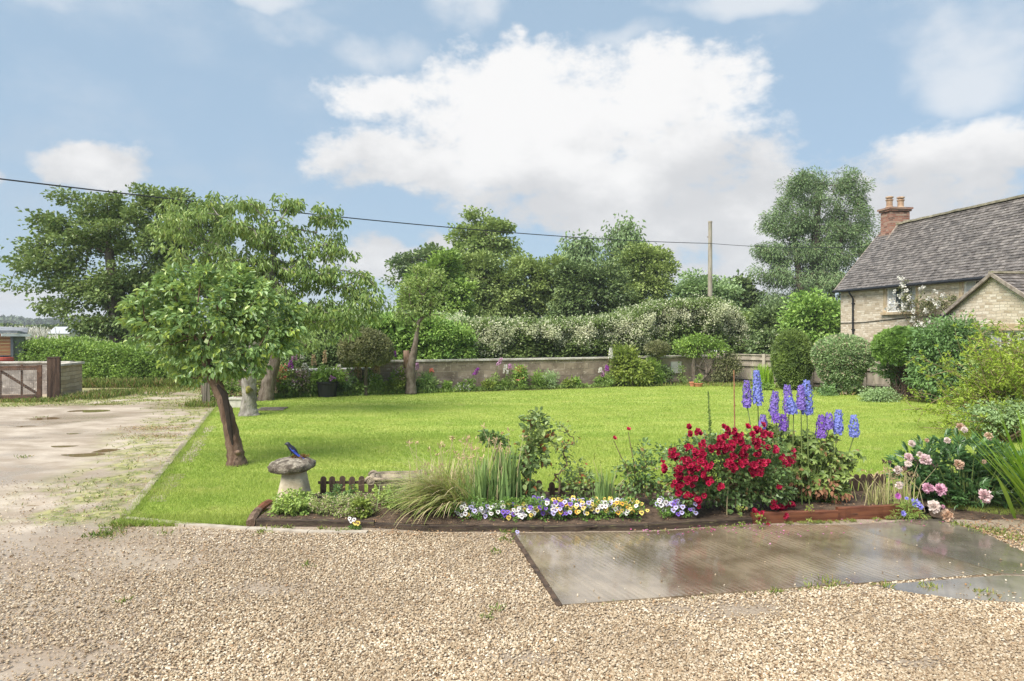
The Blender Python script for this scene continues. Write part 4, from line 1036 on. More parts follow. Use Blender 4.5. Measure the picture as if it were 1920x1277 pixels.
# cherry with two boles
cherry, cc_, clb = tree('cherry_tree', 'spreading cherry tree with drooping leaves and a knobbly grey trunk behind the plum', 15.8, 467,
     [(467, 781, .20), (466, 765, .17), (468, 740, .155), (467, 715, .16), (470, 690, .15), (474, 650, .15), (480, 600, .14), (492, 560, .13), (505, 520, .12), (515, 485, .10)],
     [(415, 385, 60, 18), (480, 385, 60, 16), (545, 385, 40, 20), (600, 405, 45, 24), (340, 405, 50, 28), (300, 435, 40, 26), (420, 430, 90, 34), (520, 440, 70, 36), (600, 455, 50, 34), (355, 480, 60, 36), (470, 500, 90, 40),
      (560, 520, 80, 42), (640, 520, 60, 34), (690, 560, 48, 28), (620, 580, 70, 28), (550, 580, 60, 32), (720, 590, 40, 18), (640, 610, 50, 20), (480, 560, 60, 30), (660, 470, 30, 16), (640, 415, 22, 14), (430, 590, 60, 30)],
     390, 40, .12, .046, .125, F_CHERRY, BARK_GREY, seed=9, droop=1.3, step=.32, gnarl=.2, trough=.22, tipr=.006, flare=.25, shell=.5, limb_every=1, start=.5, curl=.3, out=.25, flat=.7, upn=.6)
MB().tube([(PX(466, 15.6) - PX(467, 15.8), -.14, PZ(735, 15.6)), (PX(462, 15.6) - PX(467, 15.8), -.17, PZ(725, 15.6))], [.09, .04], 10, True, 0, .4, 7).build('burl', M('mossy_burl', (.10, .09, .03), (.26, .24, .06), 12, .95, .9, 40), cherry, smooth=True)
tree('old_fruit_tree', 'dark leaning old fruit tree trunk behind the cherry at the border', 19.2, 500,
     [(497, 752, .22), (500, 735, .19), (506, 710, .17), (515, 680, .15), (524, 640, .12), (530, 600, .09)],
     [(520, 600, 50, 40), (570, 620, 50, 30), (500, 560, 50, 40), (600, 640, 40, 18), (545, 650, 40, 22)], 90, 16, .12, .05, .2, F_CHERRY, BARK, seed=10, droop=1.0, trough=.2, tipr=.008)
# big maple at the left
tree('maple_tree', 'large dark spreading maple tree at the far end of the drive', 30.0, 225,
     [(225, 712, .38), (222, 660, .32), (218, 600, .28), (212, 540, .24), (206, 480, .18), (200, 420, .10)],
     [(128, 372, 24, 22), (112, 350, 12, 8), (165, 395, 34, 30), (215, 372, 34, 26), (200, 400, 45, 30), (290, 378, 55, 26), (340, 372, 36, 16), (75, 415, 34, 26), (110, 440, 50, 30), (36, 455, 34, 8), (60, 470, 34, 12), (40, 492, 36, 8), (28, 530, 28, 9), (62, 542, 40, 14), (110, 500, 60, 34),
      (180, 450, 80, 46), (270, 440, 80, 50), (100, 570, 40, 16), (150, 540, 60, 34), (210, 540, 80, 50), (280, 530, 70, 60), (140, 610, 26, 12), (180, 600, 50, 34), (250, 610, 60, 44), (310, 610, 50, 50), (200, 650, 36, 18), (330, 450, 50, 50), (350, 540, 50, 60), (385, 400, 46, 30), (400, 450, 50, 40), (410, 520, 50, 50), (320, 395, 30, 24), (300, 480, 40, 40)],
     400, 100, .15, .12, .30, F_MAPLE, BARK, seed=3, step=.9, tipr=.014, inner=160, shell=.5, gnarl=.1, out=.5)
# trees beyond the hedge: (name, label, D, px0, top of trunk, lobes, ncl, per, L, W, spread, mat, seed)
BG = 'trees standing beyond the flowering hedge'
def far_tree(name, label, D, px0, ytop, lobes, ncl, per, L, spread, mat, seed, W=None, **kw):
    kw.setdefault('step', 1.2); kw.setdefault('tipr', .02); kw.setdefault('limb_every', 3)
    yb = HY + F * CH / D
    return tree(name, label, D, px0, [(px0, yb, .28), (px0 - 1, (yb + ytop) / 2, .2), (px0 + 1, ytop, .09)], lobes, ncl, per, L, W or L * .8, spread, mat, BARK, group=BG, seed=seed, **kw)
far_tree('pine_tree', 'dark far off pine with flat tiers at the left of the tree line', 62, 785, 475, [(760, 500, 26, 18), (800, 478, 32, 14), (822, 476, 22, 12), (742, 518, 14, 14), (790, 520, 44, 26), (845, 500, 30, 24), (870, 505, 30, 30)], 90, 100, .28, .55, F_DARK, 41)
far_tree('ash_tree', 'tall open yellow green tree rising behind the tree line', 46, 905, 430, [(880, 412, 22, 14), (905, 405, 14, 8), (925, 425, 36, 18), (950, 428, 16, 16), (870, 442, 32, 22), (905, 450, 44, 24), (850, 440, 14, 10), (940, 462, 30, 18), (895, 480, 44, 24), (955, 475, 20, 10)], 120, 62, .20, .34, F_LIGHT, 42, shell=.6)
far_tree('birch_tree', 'tall narrow weeping birch above the middle of the hedge', 52, 1168, 425, [(1172, 424, 12, 12), (1160, 440, 26, 12), (1182, 438, 16, 12), (1168, 460, 32, 20), (1178, 490, 34, 26), (1138, 475, 14, 10), (1200, 470, 16, 12), (1160, 510, 40, 24)], 190, 24, .30, .45, F_BIRCH, 43, W=.16, droop=1.3, out=.2, upn=.3, flat=1.3)
far_tree('birch_tree', 'shorter thin topped birch left of the tall narrow one', 53, 1082, 450, [(1062, 452, 10, 8), (1070, 465, 18, 14), (1095, 462, 16, 10), (1104, 470, 12, 12), (1080, 485, 30, 16), (1090, 505, 34, 18)], 130, 22, .30, .45, F_BIRCH, 44, W=.16, droop=1.3, out=.2, upn=.3, flat=1.2, shell=.6)
far_tree('shrubby_tree', 'bright green leafy tree at the left end of the tree line', 34, 820, 520, [(810, 520, 40, 26), (835, 500, 34, 26), (845, 540, 40, 40), (800, 560, 50, 36), (850, 580, 40, 36), (770, 590, 30, 20)], 110, 120, .16, .32, F_HEDGE, 45, inner=60)
far_tree('field_maple', 'wide olive green tree between the bright tree and the dense dark one', 38, 915, 520, [(905, 495, 36, 20), (935, 510, 34, 26), (895, 540, 44, 36), (945, 550, 40, 40), (910, 585, 50, 28), (960, 590, 34, 20), (965, 505, 24, 20), (870, 495, 20, 20), (865, 530, 24, 34)], 120, 130, .16, .34, F_MID, 46, inner=80)
far_tree('field_maple', 'domed mid green tree below the shorter birch', 39, 1000, 520, [(985, 500, 36, 18), (1015, 505, 36, 20), (1000, 535, 50, 36), (985, 575, 46, 34), (1035, 570, 36, 34), (1042, 505, 28, 20), (1050, 535, 30, 30)], 110, 135, .16, .34, F_MID, 47, inner=80)
far_tree('field_maple', 'dense dark green tree directly left of the tall narrow birch', 37, 1090, 530, [(1075, 510, 34, 20), (1105, 520, 34, 22), (1085, 555, 50, 40), (1120, 575, 40, 34), (1060, 590, 40, 24), (1140, 510, 26, 20), (1145, 545, 30, 34)], 110, 135, .16, .34, F_DARK, 48, inner=80)
far_tree('field_maple', 'grey green tree at the right end of the tall tree line', 40, 1205, 500, [(1192, 480, 30, 18), (1225, 478, 26, 14), (1240, 500, 24, 20), (1200, 515, 50, 30), (1230, 545, 34, 34), (1180, 560, 50, 34), (1225, 590, 40, 22), (1250, 480, 12, 6)], 125, 130, .16, .34, F_MID, 49, inner=80)
far_tree('hawthorn_tree', 'rounded pale grey green tree behind the utility pole', 44, 1325, 545, [(1300, 540, 28, 22), (1330, 536, 34, 18), (1355, 555, 32, 24), (1310, 570, 44, 26), (1275, 560, 18, 20), (1350, 590, 40, 20)], 100, 115, .18, .38, F_GREY, 50, inner=60)
far_tree('holly_tree', 'small dark pointed tree right of the utility pole', 46, 1392, 545, [(1388, 535, 18, 14), (1396, 560, 22, 22), (1388, 585, 24, 16)], 100, 24, .28, .36, F_DARK, 51, inner=30)
# tall conifer by the house
cg = [(1500, 345, 34, 20), (1545, 335, 40, 14), (1585, 350, 34, 22), (1525, 375, 60, 28), (1590, 390, 44, 28), (1475, 385, 24, 20), (1460, 420, 30, 20), (1500, 425, 46, 28), (1560, 430, 50, 30), (1612, 430, 34, 26), (1480, 470, 50, 24), (1545, 475, 54, 30), (1610, 480, 40, 32),
      (1440, 475, 26, 20), (1430, 510, 22, 12), (1470, 520, 46, 22), (1540, 530, 60, 30), (1600, 530, 44, 30), (1450, 555, 34, 16), (1500, 570, 50, 24), (1575, 580, 50, 26), (1480, 600, 46, 20)]
con, ccn, _ = tree('conifer_tree', 'tall broad dark conifer with drooping sprays beside the house', 45.0, 1535,
     [(1535, 675, .5), (1532, 590, .42), (1528, 500, .34), (1530, 420, .22), (1540, 350, .10)], cg, 360, 190, .19, .055, .36, F_CONIF, BARK, seed=61, droop=.55, step=1.3, tipr=.02, out=.5, flat=.8, shell=.42, limb_every=1, inner=0, start=.25, upn=.7)
mt = MB()
for a, b in ((1505, 1485), (1560, 1585)):
    mt.tube([(PX(1532, 45) - PX(1535, 45), 0, .8), (PX(a, 45) - PX(1535, 45), .2, PZ(560, 45)), (PX(b, 45) - PX(1535, 45), 0, PZ(400, 45))], [.3, .24, .08], 8, True, 0, .15, 3)
mt.build('side_trunk', BARK, con, smooth=True)
# shrubs beyond the fence, left of the house
def bush(name, label, D, px0, lobes, ncl, per, L, W, spread, mat, seed, cat='shrub', group=None, kind='d', inner=60, stems=6, bark=STEM_BROWN, **kw):
    g = np.random.default_rng(seed)
    t = thing(name, label, cat, (PX(px0, D), D, 0), 0, group)
    lb = lobes_px(lobes, D, px0, kw.pop('depth', .85))
    cen = clusters(lb, ncl, g, kw.pop('shell', .4), zmin=kw.pop('zmin', None))
    m = MB()
    zt = np.mean([l[2] for l in lb])
    sm_ = []
    for k in range(stems):
        if stems < 6 and k: m.build('stem', bark, t, smooth=True); m = MB()
        a = g.random() * 6.28; tgt = cen[g.integers(len(cen))]
        p0 = np.array([math.cos(a) * .08, math.sin(a) * .08, 0]) * (1 + zt)
        m.tube([p0, p0 * .5 + tgt * .45 + g.normal(size=3) * .04, tgt], [.016 * (1 + zt), .012 * (1 + zt), .005], 6)
    m.build('stem' if stems < 6 else 'stems', bark, t, smooth=True)
    c = MB(); spray(c, cen, per, L, W, spread, g, kind, kw.get('droop', .1), kw.get('out', .6), kw.get('upn', 1.0), curl=kw.get('curl', .15), flat=kw.get('flat', .8))
    if inner:
        ci = clusters([(a, b_, z, rx * .72, ry * .72, rz * .72) for a, b_, z, rx, ry, rz in lb], inner, g, .6, zmin=.1)
        spray(c, ci, 12, L * 1.4, W * 1.5, spread * 1.2, g, 'd', 0, .3, .6)
    c.build('leaves', mat, t)
    return t, cen, lb
bush('laurel_shrub', 'big rounded bright green shrub against the left corner of the house', 30, 1525, [(1525, 575, 44, 26), (1555, 600, 36, 34), (1500, 605, 34, 28), (1540, 640, 50, 34), (1490, 650, 30, 26)], 260, 26, .17, .10, .24, F_LAUREL, 71, inner=120)
bush('yew_bush', 'dark green bush between the flowering hedge and the bright shrub', 33, 1440, [(1445, 595, 30, 22), (1435, 625, 36, 26), (1470, 640, 30, 24), (1420, 650, 30, 20)], 190, 24, .18, .11, .26, F_DARK, 72, inner=60)
bush('green_bush', 'light green bush just right of the flowering hedge end', 36, 1412, [(1412, 600, 22, 14), (1425, 610, 22, 16), (1405, 625, 24, 20)], 100, 24, .18, .12, .25, F_LIGHT, 73, inner=40)
el_, ec, _ = bush('elder_bush', 'dark bush with pale flower heads behind the fence left of the egg topiary', 28, 1445, [(1440, 640, 26, 16), (1430, 655, 24, 14), (1462, 655, 20, 16)], 90, 24, .15, .10, .2, F_DARK, 74, inner=40)
fm = MB(); g = np.random.default_rng(75)
sel = ec[(ec[:, 2] > np.median(ec[:, 2])) & (ec[:, 1] < .2)][:22]
spray(fm, sel + [0, -.15, .06], 14, .05, .045, .06, g, 'd', 0, .6, 1.0); fm.build('blossom', BLOSSOM, el_)
# ================================================================ hedges
def hedge(name, label, a, b, depth, prof, n, L, W, mat, seed, flowers=0, inner=900, cat='hedge', wob=.25, flc=BLOSSOM, tall=.5, fsz=.06):
    g = np.random.default_rng(seed)
    a, b = np.array(a, float), np.array(b, float); LL = np.linalg.norm(b - a)
    t = thing(name, label, cat, (a[0], a[1], 0), math.atan2(b[1] - a[1], b[0] - a[0]))
    px_, ph = [q[0] for q in prof], [q[1] for q in prof]
    m = MB()
    for k in range(int(LL * 2.5)):
        x = g.random() * LL; h = np.interp(x / LL, px_, ph)
        m.tube([(x, depth * .45, 0), (x + .1 * g.normal(), depth * .4, h * .5), (x + .2 * g.normal(), depth * .45, h * .85)], [.035, .025, .01], 5)
    m.build('twigs', STEM_BROWN, t, kind='stuff')
    x = g.random(n) * LL; h = np.interp(x / LL, px_, ph)
    face = g.random(n)
    bulge = (vn(x + 20, np.zeros(n) + seed, 1.1, seed % 7, 2) - .5) * wob * 2
    top = face < .42
    z = np.where(top, h + (vn(x, x * 0 + 5, 1.7, 3, 2) - .5) * wob + .06 * g.normal(size=n), h * (1 - (1 - g.random(n)) ** 1.1 * .98))
    zr = np.clip(z / h, 0, 1)
    bl2 = (vn(x * 1.0 + 3, z * 1.3 + 7, 1.6, seed % 5 + 1, 2) - .5) * wob * 1.6
    y = np.where(top, g.random(n) * depth, -bl2 - bulge + .18 * g.random(n) + .30 * zr ** 6 * depth)
    y = y + .05 * g.normal(size=n)
    per = 5
    c = np.repeat(np.stack([x, y, z], 1), per, 0) + g.normal(size=(n * per, 3)) * .09
    d = np.where(np.repeat(top, per)[:, None], [0, -.2, 1.0], [0, -1.0, .25]) + g.normal(size=(n * per, 3)) * .6
    lm = MB(); lm.leaves(c, d, g.normal(size=(n * per, 3)) * .5 + [0, -.5, .9], L * (.6 + .7 * g.random(n * per)), W, 'd')
    xi = g.random(inner) * LL; hi = np.interp(xi / LL, px_, ph)
    lm.leaves(np.stack([xi, .25 + g.random(inner) * (depth - .3), g.random(inner) * hi * .97], 1), g.normal(size=(inner, 3)), g.normal(size=(inner, 3)), .42, .36, 'd')
    lm.build('leaves', mat, t)
    if flowers:
        k = flowers; xf = LL * g.random(k); hf = np.interp(xf / LL, px_, ph)
        u = g.random(k) ** 2.4
        zf = (hf + (vn(xf, xf * 0 + 5, 1.7, 3, 2) - .5) * wob) * (1 - u * tall) + .09 + .07 * g.normal(size=k)
        yf = np.where(u < .12, g.random(k) * depth * .8, -(vn(xf * 1.0 + 3, zf * 1.3 + 7, 1.6, seed % 5 + 1, 2) - .5) * wob * 1.6 - (vn(xf + 20, np.zeros(k) + seed, 1.1, seed % 7, 2) - .5) * wob * 2 - .02)
        patch = vn(xf, zf, 1.1, 17, 2) + .5 * (1 - u) > .62
        xf, yf, zf = xf[patch], yf[patch], zf[patch]; k = len(xf)
        fl_ = MB(); pp = 7
        cc = np.repeat(np.stack([xf, yf, zf], 1), pp, 0) + g.normal(size=(k * pp, 3)) * .075 * [1, 1, 1.2]
        fl_.leaves(cc, g.normal(size=(k * pp, 3)) + [0, -.6, 1.0], g.normal(size=(k * pp, 3)) + [0, -.6, .8], fsz * 1.15, fsz, 'd')
        fl_.build('blossom', flc, t)
    return t
hedge('clipped_hedge', 'low clipped bright green hedge along the far side of the drive', (-19.2, 26.4), (-10.6, 24.6), 1.5, [(0, 1.35), (.25, 1.45), (.3, 1.3), (.6, 1.15), (1, 1.2)], 5200, .10, .07, F_HEDGE, 81, inner=1500, wob=.3)
hedge('dark_hedge', 'tall shady dark green hedge behind the low wall and the cherry trunks', (-10.7, 24.4), (-4.9, 22.6), 1.6, [(0, 2.1), (.3, 2.3), (.6, 2.2), (1, 2.0)], 4200, .11, .07, F_DARK, 82, inner=1500)
hedge('laurel_hedge', 'bright green laurel hedge section left of the white flowering hedge', (-4.9, 22.9), (-1.3, 24.1), 1.6, [(0, 2.1), (.3, 2.3), (.7, 2.2), (1, 1.7)], 3800, .13, .065, F_LAUREL, 83, inner=1000, wob=.35)
hedge('flowering_hedge', 'long informal hedge topped with creamy white blossom behind the block wall', (-1.4, 24.6), (10.4, 30.0), 2.0, [(0, 2.1), (.25, 2.1), (.45, 2.25), (.6, 2.7), (.72, 3.0), (.85, 3.1), (.95, 2.7), (1, 2.0)], 12500, .12, .085, FM('flowering_hedge_leaves', (.09, .15, .035), (.25, .33, .10), .25, .45, pscale=1.2), 84, flowers=3700, inner=3000, wob=.45, tall=.55)
hedge('flowering_hedge', 'far pale flowering stretch of hedge glimpsed behind the cherry branches', (-8.0, 27.0), (-1.8, 27.2), 1.4, [(0, 2.35), (.5, 2.5), (1, 2.3)], 1500, .13, .09, F_GREY, 85, flowers=1300, inner=500, wob=.5)
# far hedges and woods on the left horizon
g = np.random.default_rng(90)
def mass(name, lst, mat, kind='stuff', L=1.0, n=1):
    m = MB()
    for px0, px1, py, D, h, cnt in lst:
        x = PX(px0, D) + (PX(px1, D) - PX(px0, D)) * g.random(cnt)
        zt = PZ(py, D) + (vn(x * 9 / D, x * 0, 1.3, 8, 3) - .5) * h * .9
        z = zt * 1.0 * g.random(cnt) ** .5; y = D + g.random(cnt) * h * .8
        m.leaves(np.stack([x, y, z], 1), g.normal(size=(cnt, 3)) + [0, 0, .6], g.normal(size=(cnt, 3)) + [0, -.6, .6], L * D / 60, L * D / 70, 'd')
    return m.build(name, mat, kind=kind)
mass('distant_woods', [(-250, 160, 597, 420, 14, 5200), (150, 420, 600, 400, 12, 1800)], FM('far_woods', (.06, .10, .06), (.16, .20, .11), 0, .8, pscale=.02), L=.42)
mass('field_hedge', [(-250, 200, 611, 120, 2.0, 4200)], FM('field_hedge', (.10, .15, .04), (.24, .28, .08), 0, .8, pscale=.1), L=.38)
mass('bramble_hedge', [(25, 90, 617, 62, 1.2, 1500)], FM('bramble', (.12, .11, .05), (.26, .22, .12), 0, .8, pscale=.3), L=.32)
hl = MB()
hx = np.linspace(-2400, 2400, 80); hz = 18 + 26 * vn(hx / 300 + 40, hx * 0 + 2, 1, 19, 3)
hv = np.concatenate([np.stack([hx, np.full(80, 900), np.full(80, -1.)], 1), np.stack([hx, np.full(80, 1000), hz * .5], 1), np.stack([hx, np.full(80, 1250), np.full(80, -2.)], 1)])
hl.add(hv, np.array([(k + j * 80, k + 1 + j * 80, k + 81 + j * 80, k + 80 + j * 80) for j in (0, 1) for k in range(79)]))
hl.build('hills', M('hills', (.10, .14, .08), (.18, .21, .10), .01, .95), kind='structure', smooth=True)
# pampas-like pale plant
pa = thing('white_plumed_grass', 'tall clump of white plumed grass beyond the clipped hedge', 'grass clump', (PX(52, 34), 34, 0))
m1_, m2_ = MB(), MB()
for k in range(260):
    b0 = (g.normal() * .45, g.normal() * .3, 0); a = g.random() * 6.28; h = 1.3 + .5 * g.random(); ln = .05 + .25 * g.random()
    m1_.ribbon(b0, a, ln * .5, h * .8, .025, .4, 4)
    tip = np.array(b0) + [math.cos(a) * ln * h, math.sin(a) * ln * h, h]
    m2_.leaves([tip + [0, 0, .09 * q] for q in range(4)], [(math.cos(a + q) * .3, math.sin(a + q) * .3, 1) for q in range(4)], g.normal(size=(4, 3)), .16, .06, 'd')
m1_.build('blades', F_GREY, pa); m2_.build('plumes', WHITEP, pa)
# ================================================================ topiary and shrubs on the right
F_IRIS = FM('iris_leaves', (0.14, 0.251, 0.084), (0.336, 0.449, 0.144), .2, .45, pscale=3)
F_ROSE = FM('rose_leaves', (0.07, 0.145, 0.042), (0.238, 0.356, 0.12), .25, .35, pscale=3, c3=(.30, .20, .08), p3=.95, spec=.5)
F_ROSEL = FM('pale_rose_leaves', (0.14, 0.238, 0.084), (0.42, 0.502, 0.192), .3, .4, pscale=3, c3=(.40, .14, .06), p3=.94)
F_DELPH = FM('delphinium_leaves', (0.112, 0.185, 0.048), (0.336, 0.422, 0.108), .25, .45, pscale=3, c3=(.34, .2, .09), p3=.93)
F_PEONY = FM('peony_leaves', (0.049, 0.112, 0.042), (0.14, 0.264, 0.084), .15, .32, pscale=3, spec=.55)
F_CROCO = FM('sword_leaves', (0.168, 0.343, 0.024), (0.392, 0.581, 0.06), .3, .4, pscale=2)
F_GCOV = FM('ground_cover_leaves', (0.168, 0.251, 0.06), (0.504, 0.554, 0.192), .25, .5, pscale=5, c3=(.52, .42, .30), p3=.78)
F_GCOVG = FM('geranium_leaves', (0.168, 0.29, 0.06), (0.476, 0.581, 0.144), .25, .45, pscale=5)
F_GRASSY = FM('sedge_leaves', (.26, .38, .09), (.58, .62, .20), .3, .45, pscale=3, c3=(.66, .54, .32), p3=.62)
F_LUPIN = FM('border_leaves', (0.112, 0.211, 0.048), (0.364, 0.475, 0.12), .25, .45, pscale=2)
F_LIME = FM('lime_leaves', (.15, .23, .04), (.38, .44, .09), .3, .45, pscale=2)
def clipped(name, label, D, px0, shape, n, L, W, mat, seed, twigs=6, stemz=.0, trunk=None, kind='d', bark=BARK, cat='topiary', lump=.05, din=.10):
    """shape: list of (cx, z, rx, rz, zlow cut) ellipsoids in metres, leaves stand on their outer skin"""
    g = np.random.default_rng(seed)
    t = thing(name, label, cat, (PX(px0, D), D, 0))
    m = MB()
    if trunk:
        for pts, rad in trunk: rough_trunk(m, pts, rad, 10, .2, seed)
    else:
        for k in range(twigs): m.tube([(.05 * g.normal(), .05 * g.normal(), 0), (.15 * g.normal(), .15 * g.normal(), .6), (.3 * g.normal(), .3 * g.normal(), 1.2)], [.03, .02, .01], 6)
    m.build('trunk', bark, t, smooth=True)
    c = MB()
    ar = np.array([s_[2] * s_[3] for s_ in shape])
    for s_, q in zip(shape, ar / ar.sum()):
        k = int(n * q); u = unit(g.normal(size=(k, 3)))
        r = 1 - din * g.random(k) ** .8 / max(.3, s_[2]) + lump * (vn(np.arctan2(u[:, 1], u[:, 0]) * 2 + 10, u[:, 2] * 2.5 + 10, 2.0, seed % 9, 3) - .5) * 2
        p = np.stack([s_[0] + u[:, 0] * s_[2] * r, u[:, 1] * s_[2] * r * (s_[5] if len(s_) > 5 else 1), s_[1] + u[:, 2] * s_[3] * r], 1)
        ok = p[:, 2] > s_[4]; p, u = p[ok], u[ok]; k = len(p)
        c.leaves(p, u + g.normal(size=(k, 3)) * .6, g.normal(size=(k, 3)), L * (.6 + .7 * g.random(k)), W, kind)
        k = n // 9; u = unit(g.normal(size=(k, 3))); p = np.stack([s_[0] + u[:, 0] * s_[2] * .8, u[:, 1] * s_[2] * .8 * (s_[5] if len(s_) > 5 else 1), s_[1] + u[:, 2] * s_[3] * .8], 1); p = p[p[:, 2] > s_[4]]
        c.leaves(p, g.normal(size=(len(p), 3)), unit(p - [s_[0], 0, s_[1]]) + .3 * g.normal(size=(len(p), 3)), L * 2.6, L * 2.4, 'd')
    c.build('crown', mat, t)
    return t
clipped('egg_topiary', 'tall egg shaped clipped yew with golden green top in front of the fence', 22.6, 1486, [(0, 1.02, .66, 1.0, .05), (0, .55, .52, .6, .02)], 17000, .075, .022, F_YEW, 101)
clipped('round_topiary', 'wide mushroom shaped variegated shrub right of the egg shaped yew', 21.0, 1579, [(0, 1.22, .88, .62, .2), (-.05, .85, .68, .62, .05), (.08, .42, .45, .42, .02)], 17000, .075, .045, F_BOX, 102, lump=.08)
yt = clipped('yew_canopy_tree', 'flat topped bright green clipped yew leaning on a bare pale trunk', 19.2, 1690, [(.02, 1.50, .74, .52, 1.18), (.35, 1.45, .5, .5, 1.15)], 15000, .10, .022, F_YEWB, 103,
     trunk=[([(.62, -.2, 0), (.56, -.15, .5), (.44, -.1, .95), (.2, 0, 1.35)], [.085, .07, .065, .05]), ([(.44, -.1, .95), (-.1, 0, 1.2), (-.4, 0, 1.35)], [.05, .03, .02])], bark=BARK_GREY, lump=.07)
bush('pale_shrub', 'small light leaved shrub under the flat topped yew beside the fence', 19.9, 1672, [(1670, 690, 26, 18), (1690, 700, 24, 20), (1700, 715, 20, 18)], 120, 22, .075, .04, .11, F_CLIMB, 104, inner=20, stems=10)
sb = thing('dead_stump', 'dark brown ivy stripped stump under the flat topped yew', 'stump', (PX(1700, 19.3), 19.3, 0))
m = MB(); g = np.random.default_rng(105)
for k in range(60): m.tube([(.17 * g.normal(), .12 * g.normal(), 0), (.15 * g.normal(), .1 * g.normal(), .45 + .3 * g.random()), (.25 * g.normal(), .15 * g.normal(), .95)], [.02, .014, .005], 4)
m.build('twigs', WOOD_DARK, sb)
bush('climber_bush', 'tall mass of fresh green climber leaves filling the gap by the wing of the house', 18.3, 1785, [(1765, 625, 40, 30), (1810, 625, 40, 28), (1750, 660, 32, 40), (1790, 670, 46, 44), (1830, 660, 34, 40), (1770, 720, 40, 30), (1815, 715, 40, 34), (1735, 640, 18, 26), (1730, 700, 16, 30)], 420, 30, .095, .045, .14, F_CLIMB, 106, inner=120, stems=14, shell=.45)
bush('hebe_shrub', 'low pale green rounded shrub at the foot of the flat topped yew', 18.9, 1650, [(1650, 741, 36, 12), (1630, 745, 20, 9)], 70, 24, .06, .028, .08, F_GREY, 107, inner=20, stems=4)
bush('hebe_shrub', 'small mound of leaves between the egg and the mushroom topiary', 20.6, 1548, [(1548, 737, 20, 8)], 40, 22, .06, .03, .07, F_CLIMB, 108, inner=10, stems=3)
gt_ = thing('grass_tuft', 'upright bright green grass tuft against the fence left of the egg topiary', 'grass clump', (PX(1434, 23.2), 23.2, 0))
m = MB()
for k in range(260): m.ribbon((.16 * g.normal(), .12 * g.normal(), 0), g.random() * 6.28, .04 + .12 * abs(g.normal()), .55 + .35 * g.random(), .022, .15, 4)
m.build('blades', F_CROCO, gt_)
bush('small_green_plant', 'small leafy plant at the foot of the bright grass tuft', 22.4, 1432, [(1436, 727, 16, 7)], 26, 16, .07, .045, .06, F_HEDGE, 109, inner=6, stems=2)
# yellow green shrub at the right edge: long bare arching branches studded with small leaf bunches
g = np.random.default_rng(110)
fs = thing('golden_shrub', 'loose yellow green shrub with long arching twigs at the right edge of the garden', 'shrub', (9.9, 12.6, 0))
m, c = MB(), MB(); P_, Dd = [], []
for k in range(120):
    a = R(180) + g.normal() * .75; el_ = R(6) + g.random() ** .85 * R(74); ln = 1.15 + 1.0 * g.random()
    if el_ > R(50): ln *= 1.05
    d = np.array([math.cos(a) * math.cos(el_), math.sin(a) * math.cos(el_) * .9, math.sin(el_)]); p = np.array([.3 * g.normal(), .35 * g.normal(), .08]); pts = [p]
    for q in range(9):
        d = unit(d + g.normal(size=3) * .09 + [-.02, 0, .0]); p = p + d * ln / 9; pts.append(p.copy())
        if p[2] < .1: d[2] = abs(d[2]) * .3
        if q > 1:
            for r_ in range(3): P_.append(p - d * ln / 9 * g.random() + .035 * g.normal(size=3)); Dd.append(d)
            if g.random() < .75:
                s1 = unit(d + g.normal(size=3) * .7); l2 = .15 + .35 * g.random(); e = p + s1 * l2
                m.tube([p, p + s1 * l2 * .5 + .01 * g.normal(size=3), e], [.006, .005, .002], 4, False)
                for r_ in range(4): P_.append(p + s1 * l2 * (r_ + 1) / 4 + .015 * g.normal(size=3)); Dd.append(s1)
    m.tube(pts, np.linspace(.013, .0035, len(pts)), 5, False)
P_, Dd = np.array(P_), np.array(Dd)
P_[:, 2] = np.maximum(P_[:, 2], .05)
P_, Dd = P_[::2], Dd[::2]; P9 = np.repeat(P_, 7, 0); D9 = np.repeat(Dd, 7, 0)
c.leaves(P9 + g.normal(size=P9.shape) * .014, D9 * .5 + g.normal(size=P9.shape), g.normal(size=P9.shape) + [0, 0, .6], .055 + .03 * g.random(len(P9)), .030, 'd')
m.build('branches', M('golden_bark', (.16, .11, .06), (.30, .22, .12), 8, .7), fs); c.build('leaves', F_FORS, fs)
bush('dark_shrub', 'dense darker shrub behind the golden twiggy one at the right edge', 14.6, 1915, [(1880, 700, 50, 40), (1930, 680, 60, 60), (1850, 740, 40, 30), (1920, 760, 70, 34), (1985, 700, 60, 80)], 260, 24, .09, .045, .15, F_MID, 111, inner=60, stems=16)
bush('low_pale_shrub', 'low mat of pale green leaves under the golden shrub beside the lawn', 12.0, 1880, [(1870, 782, 50, 22), (1915, 775, 50, 24), (1830, 770, 26, 14)], 150, 24, .05, .03, .09, F_GREY, 112, inner=40, stems=6)
# sword leaves at the right edge
cr = thing('sword_leaf_clump', 'clump of broad bright green sword leaves leaning in from the right edge', 'plant', (5.62, 7.05, 0)); m = MB()
for k in range(95):
    a = R(180) + g.normal() * .45; m.ribbon((.12 * g.normal(), .12 * g.normal(), .02), a, R(6) + R(38) * g.random(), .75 + .55 * g.random(), .028 + .014 * g.random(), R(4) + R(12) * g.random(), 6)
m.build('leaves', F_CROCO, cr)
